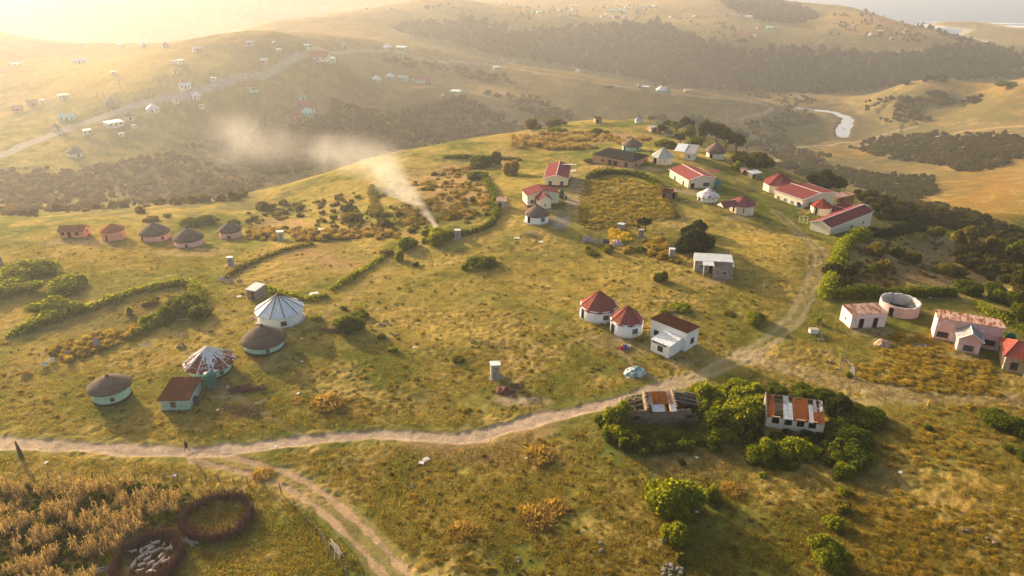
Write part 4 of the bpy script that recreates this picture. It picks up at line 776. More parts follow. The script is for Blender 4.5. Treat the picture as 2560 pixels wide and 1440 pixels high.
# roofless round ruin
p = g1(2241, 795); d = float(proj(p.x, p.y, p.z)[2]); R = 94*d/FPX/2; dv = Vector((p.x, p.y, 0)).normalized(); c = p+dv*R; gz = float(H(c.x, c.y)); hh = zrow(p.y, 769)-gz
ru = empty('round_hut', (c.x, c.y, gz), math.atan2(-dv.y, -dv.x), 'pink round ruin without roof, its inside blackened, behind the pink shed', 'ruin')
mb = MB(); random.seed(3); n = 44; tops = [hh+random.uniform(-.12, .08) for k in range(n)]; a_ = [2*PI*k/n for k in range(n)]
for k in range(n):
    a, b = a_[k], a_[(k+1) % n]; t, s = tops[k], tops[(k+1) % n]; ri = R-.28
    mb.poly([(R*math.cos(a), R*math.sin(a), -1), (R*math.cos(b), R*math.sin(b), -1), (R*math.cos(b), R*math.sin(b), s), (R*math.cos(a), R*math.sin(a), t)])
    mb.poly([(ri*math.cos(b), ri*math.sin(b), -1), (ri*math.cos(a), ri*math.sin(a), -1), (ri*math.cos(a), ri*math.sin(a), t), (ri*math.cos(b), ri*math.sin(b), s)], 1)
    mb.poly([(R*math.cos(a), R*math.sin(a), t), (R*math.cos(b), R*math.sin(b), s), (ri*math.cos(b), ri*math.sin(b), s), (ri*math.cos(a), ri*math.sin(a), t)], 1)
mb.build('wall', [paint((.64, .42, .38), .25, (.70, .62, .58)), paint((.55, .52, .50), .5, (.05, .045, .04), scale=.8, stretch=.7)], ru)
s_ = (2226-2241)/47; a = math.asin(s_); win(ru, wallM(Vector(((R-.02)*math.cos(a), (R-.02)*math.sin(a), .05)), a+PI/2)@Matrix.Rotation(PI, 4, 'Z'), .8, 1.9, None, 'd')
MB().lathe([(R-.3, .0), (R-.3, .12)], 30).build('floor', plain((.06, .05, .045), .95, .5), ru)
mb = MB()
for k in range(7): mb.tube([(random.uniform(-2, 0), random.uniform(-2, 2), .25), (random.uniform(0, 2), random.uniform(-2, 2), random.uniform(.3, .9))], .06, 5)
mb.build('fallen_poles', GREYW, ru)
# roofless block ruin with one roofed room
rr, inf = bldg('long roofless block ruin overgrown with bushes, one bay still under rusty sheets', [dict(A=(1557, 1062), B=(1749, 1056), C=(1542, 1028), h=.1, roof='none', wm=STONE)], (), 'ruin', 'ruin')
x0, x1, y0, y1, h = inf[0]; h = 2.5; hb = 3.5; w3 = (x1-x0); xa, xb = x0+w3*.31, x0+w3*.68; t = .14
def wseg(P, jag=.12):   # jagged wall along plan points with heights
    mb = MB()
    for (ax, ay, az), (bx, by, bz) in zip(P[:-1], P[1:]):
        n = max(2, int(math.hypot(bx-ax, by-ay)/.45)); nx, ny = -(by-ay), bx-ax; l = math.hypot(nx, ny); nx, ny = nx/l*t, ny/l*t
        for i in range(n):
            f, g = i/n, (i+1)/n; z = az+(bz-az)*(f+g)/2+random.uniform(-jag, jag); p, q = (ax+(bx-ax)*f, ay+(by-ay)*f), (ax+(bx-ax)*g, ay+(by-ay)*g)
            mb.hexa([(p[0]-nx, p[1]-ny, -1), (q[0]-nx, q[1]-ny, -1), (q[0]+nx, q[1]+ny, -1), (p[0]+nx, p[1]+ny, -1), (p[0]-nx, p[1]-ny, z), (q[0]-nx, q[1]-ny, z), (q[0]+nx, q[1]+ny, z), (p[0]+nx, p[1]+ny, z)])
    return mb
STONE_LIT = block_wall((.36, .29, .21), (.42, .34, .26))  # copy of STONE with sunlight put into the colour, for sun-facing walls
wseg([(x0, y0, h), (xa, y0, h), (xa+.01, y0, h-.3), (xb, y0, h-.3), (xb+.01, y0, h), (x1-1.6, y0, h), (x1-1.4, y0, h-1.0), (x1-.6, y0, h-.9), (x1, y0, h+.1)]).build('wall', STONE, rr)
wseg([(x0, y0+.2, h+.1), (x0, y1, h+.3)]).build('wall', STONE_LIT, rr); wseg([(x1, y0+.2, h+.1), (x1, y1, h+.2)]).build('wall', STONE, rr)
wseg([(xa, y0+.2, h+.4), (xa, y1, hb+.6)]).build('wall', STONE_LIT, rr); wseg([(xb, y0+.2, h+.4), (xb, y1, hb+.6)]).build('wall', STONE_LIT, rr); wseg([(xb+.2, y1, hb), (x1, y1, h+.6)], .2).build('wall', STONE, rr); wseg([(x0, y1, h-.6), (xa, y1, h)], .3).build('wall', STONE, rr)
ym = y0+(y1-y0)*.28; nS = 5
for k in range(nS):
    q0, q1 = xa+.2+(xb-xa-.35)*k/nS, xa+.2+(xb-xa-.35)*(k+1)/nS-.03; MB().slab([(q0, ym, h+.42+.01*(k % 2)), (q1, ym, h+.42+.01*(k % 2)), (q1, y1-.1, hb+.1), (q0, y1-.1, hb+.1)], .03).build('roof_sheet', [PINKRUST, ORUST, ORUST, ORUST, PINKRUST][k], rr)
for k, (f0, f1, m) in enumerate(((0, .1, RUSTX), (.11, .58, WMETAL), (.59, .75, RUSTX), (.76, 1, RUSTWHITE))):
    MB().slab([(xa+.2+(xb-xa)*f0, y0-.35, h-.02), (xa+(xb-xa)*f1, y0-.35, h-.02), (xa+(xb-xa)*f1, ym+.1, h+.38), (xa+.2+(xb-xa)*f0, ym+.1, h+.38)], .03).build('roof_sheet', m, rr)
for k in range(3):
    MB().tube([(x0+.2, y0+(y1-y0)*(.15+.3*k), h+.1), (xa-.1, y0+(y1-y0)*(.25+.3*k), h+.7+.2*k)], .05, 5).build('purlin', GREYW, rr); MB().tube([(xb+.1, y0+(y1-y0)*(.3+.3*k), h+.9+.2*k), (x1, y0+(y1-y0)*(.2+.3*k), h+.2)], .05, 5).build('purlin', GREYW, rr)
for f in (.17, .86): win(rr, wallM(Vector((x0+(x1-x0)*f, y0-t, .9)), PI), 1.1, .8, STONE, 'w', (0, 0), DARK)
# ruin with striped rusty roof
r2, inf = bldg('cream ruin with four empty window openings and striped rust and white roof', [dict(A=(1911, 1066), B=(2056, 1088), C=(1915, 1040), dep=4.4, at='B', eave=1061, roof='none', wm=paint((.84, .71, .57), .3, scale=.7))], [(0, 'F', f, .9, 1.15, 1.25, 'w', dict(bars=(0, 0), fm=paint((.84, .71, .57), .3, scale=.7), pm=DARK)) for f in (.17, .39, .60, .80)], 'ruin', 'ruin')  # openings closed by DARK sheets that paint their inner shade
x0, x1, y0, y1, h = inf[0]; hb = h+1.35
MB().hexa([(x0-.1, y0, -.8), (x0+.12, y0, -.8), (x0+.12, y1, -.8), (x0-.1, y1, -.8), (x0-.1, y0-.05, h+.12), (x0+.12, y0-.05, h+.12), (x0+.12, y1, hb+.3), (x0-.1, y1, hb+.3)]).build('end_wall', STONE_LIT, r2)
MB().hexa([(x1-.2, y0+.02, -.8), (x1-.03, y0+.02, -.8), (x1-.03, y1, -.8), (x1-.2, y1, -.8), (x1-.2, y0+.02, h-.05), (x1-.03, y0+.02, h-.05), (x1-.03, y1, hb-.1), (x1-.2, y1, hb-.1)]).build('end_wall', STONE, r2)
for (f0, f1, a, b_, m) in ((.02, .15, 0, .95, ORUST), (.30, .38, 0, .62, WMETAL), (.385, .46, 0, .70, WMETAL), (.30, .40, .64, .98, GREYMET), (.465, .53, 0, .95, ORUST), (.535, .62, 0, .85, ORUST), (.625, .74, 0, .97, ORUST), (.745, .81, 0, .72, WMETAL), (.815, .90, 0, .4, ORUST), (.83, .88, .45, .95, GREYMET), (.905, .99, 0, .5, ORUST), (.93, .99, .55, .97, RUSTWHITE)):
    zf = lambda q: h+.12+(hb-h)*q
    MB().slab([(x0+(x1-x0)*f0, y0-.3+(y1-y0+.3)*a, zf(a)+random.uniform(0, .03)), (x0+(x1-x0)*f1, y0-.3+(y1-y0+.3)*a, zf(a)), (x0+(x1-x0)*f1, y0-.3+(y1-y0+.3)*b_, zf(b_)), (x0+(x1-x0)*f0, y0-.3+(y1-y0+.3)*b_, zf(b_)+random.uniform(0, .03))], .03).build('roof_sheet', m, r2)
for k in range(6): MB().box((((x0+x1)/2), y0+(y1-y0)*(k/5.2), h+.03+(hb-h)*k/5.2), (x1-x0-.3, .08, .08)).build('purlin', GREYW, r2)
# pink homestead on the left
bldg('salmon gabled house with rust roof at the left end of the pink row', [dict(A=(150, 595), B=(212, 595), C=(242, 586), eave=578, roof='gable_x', rise=1.0, rm=RUSTILE, wm=SALMON, oh=.3, base=BASED, baseh=.15)], [(0, 'F', .15, .9, .9, .8, W_), (0, 'F', .40, .05, .85, 1.9, D_), (0, 'F', .72, .9, .9, .8, W_), (0, 'R', .55, 1.1, .6, .6, W_)])
hut(288, 602, 582, 558, 58, 62, SALMON, RUSTILE, 'salmon faceted hut with rusty tile roof next to the salmon house', 8, 22, None, None, [(271, D_, .8, 1.8, .05, None), (300, W_, .7, .7, .8, None)], False, facetwall=True)
hut(392, 605, 590, 557, 68, 75, ROSE, TH, 'pale pink round thatched hut with dark doorway at its left', th=True, ops=[(361, D_, .8, 1.6, .05, None), (407, W_, .6, .8, .5, None)])
hut(476, 619, 605, 570, 70, 75, ROSE, TH, 'pink round thatched hut nearest the viewer in the pink row', th=True, base=BASED, bh=.12, ops=[(468, W_, .6, .8, .5, None)])
hut(579, 598, 582, 555, 53, 58, ROSE, TH, 'pink round thatched hut at the right end of the pink row', th=True, base=BASED, bh=.12, ops=[(574, W_, .9, .8, .5, None)])
# upper homesteads
hut(1342, 562.5, 543, 512, 58.5, 62, WHITE2, TH2, 'white round thatched hut below the cream red-roofed houses', th=True, ops=[(1322, D_, .8, 1.7, .05, BROWNDOOR), (1357, W_, 1.0, .9, .7, GREYW)], conc=CONC)
bldg('cream house with red roof and projecting gabled wing next to the green tank', [dict(A=(1318, 519), B=(1396, 510), C=(1396, 495), dep=5.0, at='A', eave=488, roof='gable_y', rise=1.2, rm=MAROON, wm=CREAM, base=BASER, baseh=.55), dict(A=(1344, 521), B=(1381, 524), C=(1396, 503), y1=.3, at='A', eave=499, roof='gable_y', apex=486, rm=MAROON, wm=CREAM, base=BASER, baseh=.3, trim=MAROON)], [(0, 'F', .16, 1.1, 1.0, .9, W_, dict(fm=GREYW)), (0, 'F', .29, .5, .8, 1.9, D_), (1, 'F', .5, .9, .6, .8, W_, dict(fm=TRIMW))])
bldg('cream gabled house with maroon roof, white trim and red plinth on the hillside', [dict(A=(1361.5, 467.5), B=(1419, 468), C=(1438, 441), at='A', eave=444, roof='gable_y', apex=437, rm=MAROON, wm=CREAM, base=BASER, baseh=.7, trim=TRIMW, oh=.35), dict(A=(1400, 446), B=(1438, 446), C=(1438, 430), dep=1.6, h=3.3, roof='shed_f', rise=.3, rm=WMETAL, wm=CREAM, oh=.2, open=True)], [(0, 'F', .24, .75, .9, 1.1, W_), (0, 'F', .74, .75, .9, 1.1, W_, dict(fm=GREYW)), (0, 'R', .3, .9, .8, 1.2, W_), (0, 'R', .7, .9, .8, 1.2, W_)])
bldg('brown plastered house with black hipped roof and two arched porch openings', [dict(A=(1481, 408), B=(1580, 420), C=(1610, 402), eave=385, roof='hip', rise=1.5, rm=BLACKROOF, wm=paint((.42, .27, .19), .3, scale=.5), oh=.35)], [(0, 'F', .26, 1.3, .9, .8, W_), (0, 'F', .45, .1, 1.3, 2.2, D_), (0, 'F', .58, .1, 1.4, 2.2, D_), (0, 'F', .85, .7, 1.0, 1.7, W_), (0, 'R', .2, 1.0, .8, 1.2, W_), (0, 'R', .8, 1.0, .8, 1.2, W_)])
hut(1579, 378, 367, 344, 48, 53, MINT, TH2, 'mint round thatched hut behind the black-roofed house', th=True, ops=[(1561, D_, .8, 1.8, .05, None), (1594, W_, .7, .7, .9, None)])
hut(1655, 412.5, 397, 368, 54, 58, CREAM, sheet((.50, .52, .45), .2, (.3, .22, .15), 'Z', 30, .5, .2), 'cream octagonal hut with pale metal roof right of the black-roofed house', 8, 22, None, 'thin', [(1664, W_, 1.1, 1.0, .8, BROWNDOOR), (1638, D_, 1.6, 2.0, .1, BROWNDOOR)], False, facetwall=True)
bldg('cream house with grey sheet-metal roof and open porch beside the thatched cream hut', [dict(A=(1709, 398), B=(1734, 402), C=(1768, 395), eave=385, at='B', roof='shed_b', rise=.8, rm=GREYMET, wm=CREAM2, oh=.3), dict(A=(1686, 393), B=(1708, 397), C=(1740, 391), h=2.5, roof='shed_b', rise=.8, rm=BLUEMET, wm=CREAM2, oh=.2, open=True, posts=[(.05, .05), (.5, .05), (.05, .9)])], [(0, 'F', .5, .8, .9, 1.0, W_, dict(fm=TRIMW)), (0, 'R', .3, .8, .8, 1.1, W_, dict(fm=TRIMW)), (0, 'R', .75, 1.0, .8, 1.1, W_, dict(fm=TRIMW))])
hut(1787, 398, 383, 355.5, 44, 52, CREAM2, TH2, 'cream round hut with dark thatch behind the grey-roofed porch house', th=True, ops=[(1777, D_, .9, 1.9, .05, BROWNDOOR)])
bldg('cream gabled house with bright red roof panels, white ridge trim and corner porch', [dict(A=(1720, 470), B=(1785, 470), C=(1699, 441), at='A', eave=449, roof='gable_y', apex=438, rm=sheet((.34, .095, .09), 0, wave='Y', wl=.3), wm=CREAM2, oh=.35, trim=TRIMW), dict(A=(1776, 452), B=(1800, 452), C=(1800, 440), dep=3, h=2.3, roof='shed_l', rise=.3, rm=PINKROOF, wm=CREAM2, oh=.1, open=True, posts=[(.95, .1)])], [(0, 'F', .68, .8, 1.9, 1.1, W_, dict(bars=(2, 1), fm=GREYW)), (0, 'F', .16, .05, 1.3, 2.1, D_, dict(fm=CREAM2)), (0, 'L', .25, .6, .7, 1.4, W_, dict(fm=TEAL_T)), (0, 'L', .7, .6, .7, 1.4, W_, dict(fm=TEAL_T))])
hut(1768, 509, 497, 469, 50, 59, WHITE, RUSTWHITE, 'small white round hut with patchy rust roof between the red gable and the octagon', 12, 0, GREYW, None, [(1747, D_, .8, 1.7, .05, None)], True)
oc = hut(1852, 538, 518, 490, 64, 70, CREAM2, PINKROOF, 'cream octagon house with pinkish red roof and gabled timber porch', 8, 22, None, 'thin', [(1835, W_, 1.2, 1.4, .6, None), (1862, W_, 1.1, 1.2, .7, None)], False, facetwall=True)
# porch of the octagon, in its own frame (x towards the viewer)
aw = Vector(g1(1800, 533)); loc = oc.matrix_basis.inverted()@aw; an = math.atan2(loc.y, loc.x); Rp = Matrix.Rotation(an, 3, 'Z'); rr_ = math.hypot(loc.x, loc.y); ri = rr_-2.2
def pl(x, y, z): return Rp@Vector((x, y, z))
mb = MB(); mb.slab([pl(rr_+.3, -1.7, 2.5), pl(rr_+.3, 0, 3.7), pl(ri-2.5, 0, 3.7), pl(ri-2.0, -1.7, 2.5)]); mb.slab([pl(rr_+.3, 0, 3.7), pl(rr_+.3, 1.7, 2.5), pl(ri-2.0, 1.7, 2.5), pl(ri-2.5, 0, 3.7)]); mb.build('porch_roof', PINKROOF, oc)
for yy in (-1.4, -.5, .5, 1.4): MB().tube([pl(rr_, yy, -.8), pl(rr_, yy, 2.6)], .09, 6).build('post', WOODP, oc)
MB().poly([pl(rr_+.26, -1.6, 2.5), pl(rr_+.26, 1.6, 2.5), pl(rr_+.26, 0, 3.64)]).build('porch_gable', CREAM, oc)
hut(1943, 487, 467, 432, 75, 82, CREAM, MAROON if False else sheet((.27, .075, .075), 0, wave='Z', wl=.33), 'large cream octagon hut with maroon roof at the top end of the red-roofed compound', 8, 10, None, 'thin', [(1922, D_, .9, 2.0, .05, BROWNDOOR)], False, facetwall=True)
bldg('biggest red-roofed cream house of the compound, with verandah and gable end', [dict(A=(2004, 520), B=(2082, 515), C=(1955, 492.5), at='A', eave=498, roof='gable_y', apex=482, rm=sheet((.27, .075, .075), 0, wave='Y', wl=.3), wm=CREAM, oh=.35, trim=TRIMW)], [(0, 'F', .25, .9, 1.1, 1.0, W_, dict(fm=GREYW)), (0, 'L', .12, .1, .9, 2.0, D_), (0, 'L', .35, .9, .9, 1.0, W_, dict(fm=TRIMW)), (0, 'L', .6, .9, .9, 1.0, W_, dict(fm=TRIMW)), (0, 'L', .85, .9, .9, 1.0, W_, dict(fm=TRIMW))])
hut(2049, 539.5, 521.5, 496, 51, 55, CREAM, REDT3 if False else sheet((.34, .075, .055), 0, wave='Z', wl=.33), 'small cream octagon hut with brightest red roof in the compound', 8, 4, None, 'thin', [(2037, D_, .9, 1.9, .05, BROWNDOOR)], False, facetwall=True)
bldg('low red-gabled cream house tucked behind the long red-roofed house', [dict(A=(2092, 548), B=(2152, 546), C=(2066, 537), dep=5.5, at='A', eave=540, roof='gable_y', apex=527, rm=sheet((.24, .045, .045), 0, wave='Y', wl=.3), wm=CREAM, oh=.3, trim=TRIMW)])
bldg('long cream house with maroon roof at the lower end of the compound, by the track', [dict(A=(2073, 588.5), B=(2172, 575), C=(2036, 570), at='A', eave=568.5, roof='gable_x', rise=1.1, rm=MAROON, wm=CREAM, oh=.3, trim=TRIMW)], [(0, 'F', .52, 1.1, .8, .9, W_), (0, 'F', .80, 1.1, 1.0, .9, W_, dict(fm=TRIMW)), (0, 'L', .5, 1.2, .9, .6, W_, dict(fm=TRIMW))])
# houses going over the hilltop
hut(1596, 308, 301, 289, 18, 22, WHITE, WMETAL, 'small white hut with striped metal roof alone on the far hilltop', 10, 0, None, 'dark', [], False)
hut(1669, 340, 336, 319, 23, 27, CREAM2, TH2, 'thatched hut half hidden among the hilltop trees', th=True)
bldg('tiny roofless brick hut on the hilltop edge left of the striped hut', [dict(A=(1488, 308), B=(1504, 308), C=(1506, 302), dep=4, h=2.3, roof='flat', rm=RUSTX, wm=paint((.40, .28, .18), .3))], [(0, 'F', .4, .1, .9, 1.7, D_)])
bldg('small brown hut with flat roof between the striped hut and the trees', [dict(A=(1628, 331), B=(1644, 331), C=(1646, 326), dep=4, h=2.4, roof='flat', rm=GREYMET, wm=paint((.40, .28, .18), .3))], [(0, 'F', .5, .1, .9, 1.8, D_)])
# sheds
def shed(label, A, B, C, h=2.0, wm=GREYW, rm=GREYMET, roof='shed_b', door=.3, rise=.2, name='shed', **k): return bldg(label, [dict(A=A, B=B, C=C, dep=3.0, h=h, roof=roof, rise=rise, rm=rm, wm=wm, oh=.15, **k)], [(0, 'F', door, .03, .7, 1.7, D_)], name, 'shed')
shed('grey plank shed with dark door behind the big white hut', (619, 747), (641, 751), (671, 740), 2.1, GREYW, WMETAL, door=.7)
shed('weathered plank shed with rusty top, left of the two by the crop field', (1653, 497), (1674, 501), (1678, 492), 2.1, plain((.25, .18, .14), .9, .4, 2), RUSTX)
shed('narrow weathered plank shed with torn roof, right of the two by the crop field', (1680, 497), (1693, 497), (1694, 491), 1.9, plain((.27, .17, .12), .9, .4, 2), PINKRUST)
shed('grey shack with pale roof uphill of the red-roofed compound', (1880, 446), (1903, 447), (1905, 440), 2.0, GREYW, WMETAL, door=.15)
shed('little brown shack beside the grey shack uphill of the compound', (1856, 436), (1871, 438), (1873, 433), 1.7, plain((.30, .17, .11), .9, .4, 2), PINKRUST)
shed('brown wooden shack with rusty roof and open doorway behind the compound', (2092, 505), (2133, 509), (2136, 500), 2.0, plain((.28, .13, .06), .9, .4, 2), PINKRUST, door=.25)
shed('small shed patched from white sheets beside the hillside brush', (1243, 523), (1266, 521), (1268, 512), 2.2, plain((.42, .38, .36), .8, .3), PINKRUST)
# round tanks
def tank(px, py, w, hpx, mat, label):
    p = g1(px, py); d = float(proj(p.x, p.y, p.z)[2]); R = w*d/FPX/2; h = zrow(p.y, py-hpx)-p.z; h = max(R*1.3, min(h, R*3.4)); r = empty('water_tank', p+Vector((p.x, p.y, 0)).normalized()*R, 0, label, 'water tank'); pr = [(R, -.3)]
    for k in range(6): pr += [(R, h*.8*(k+.1)/6), (R*1.025, h*.8*(k+.5)/6), (R, h*.8*(k+.9)/6)]
    MB().lathe(pr+[(R, h*.82), (R*.75, h*.94), (R*.3, h)], 22).build('barrel', mat, r, smooth=False); MB().lathe([(R*.27, h-.03), (R*.25, h+.08)], 12).build('lid', mat, r)
tank(530, 974, 31, 36, plain((.05, .16, .14), .5, .2), 'dull green water tank beside the rust-streaked tent-roofed hut')
tank(1403, 497, 13, 21, GREEN_T, 'dark green water tank beside the cream house with projecting wing'); tank(1794, 474, 15.5, 22, TEAL_T, 'bright teal water tank at the corner of the bright red gable house')
tank(2517, 872, 23, 36, GREEN_T, 'deep green water tank at the right end of the faded pink house'); tank(1874, 417, 13, 11, TEAL_T, 'squat teal tank in the hedge above the grey shack'); tank(1889, 417, 12, 16, plain((.30, .26, .24), .8, .3), 'grey concrete tank next to the squat teal tank'); tank(2, 662, 12, 22, plain((.22, .22, .18), .7), 'grey tank cut by the left edge near the green bushes')
# pit toilets
def privy(px, py, w, hpx, label, m=None, group='pit toilets'):
    p = g1(px, py); d = float(proj(p.x, p.y, p.z)[2]); W = w*d/FPX; W = max(.9, min(W, 2.0)); h = max(1.8, min(2.5, zrow(p.y, py-hpx)-p.z)); r = empty('outhouse', p+Vector((p.x, p.y, 0)).normalized()*W*.5, math.atan2(-p.x, p.y)+random.uniform(-.35, .25), label, 'outhouse', group)
    m = m or CONC2; b = MB(); b.hexa([(-W/2, -W/2, -.5), (W/2, -W/2, -.5), (W/2, W/2, -.5), (-W/2, W/2, -.5), (-W/2, -W/2, h), (W/2, -W/2, h), (W/2, W/2, h-.15), (-W/2, W/2, h-.15)]); b.build('wall', m, r)
    MB().slab([(-W*.6, -W*.62, h+.05), (W*.6, -W*.62, h+.05), (W*.6, W*.62, h-.13), (-W*.6, W*.62, h-.13)], .06).build('roof', WMETAL, r)
    win(r, wallM(Vector((.0, -W/2, .05)), PI), .62*W, h*.8, m, 'd', pane_or_shade=plain((.33, .29, .26), .7)); MB().tube([(W*.35, W*.62, 0), (W*.35, W*.62, h+.5)], .06, 6).build('vent_pipe', GREYW, r)
    MB().box((0, 0, .0), (W*1.5, W*1.8, .1)).build('slab', CONC, r)
CONC2 = paint((.46, .42, .37), .15)
privy(1238, 945, 22, 35, 'grey concrete outhouse in the open pasture above the road'); privy(703, 602, 15, 22, 'white outhouse by the reddish weeds right of the pink row', paint((.62, .56, .48), .15)); privy(578, 664, 13, 20, 'grey outhouse at the tip of the hedge below the pink row'); privy(1145, 598, 13, 22, 'grey outhouse by the hedge next to the fire smoke'); privy(1552, 581, 15, 20, 'wide grey outhouse behind the bright yellow grass', paint((.38, .37, .37), .15)); privy(1603, 594, 9, 19, 'narrow dark outhouse under the small lone tree', paint((.16, .15, .14), .2)); privy(1678, 648, 13, 25, 'grey outhouse below the big dark bush near the block house')
# ------------------------------------------------------------------ bushes, hedges and trees of the village
B = bushat
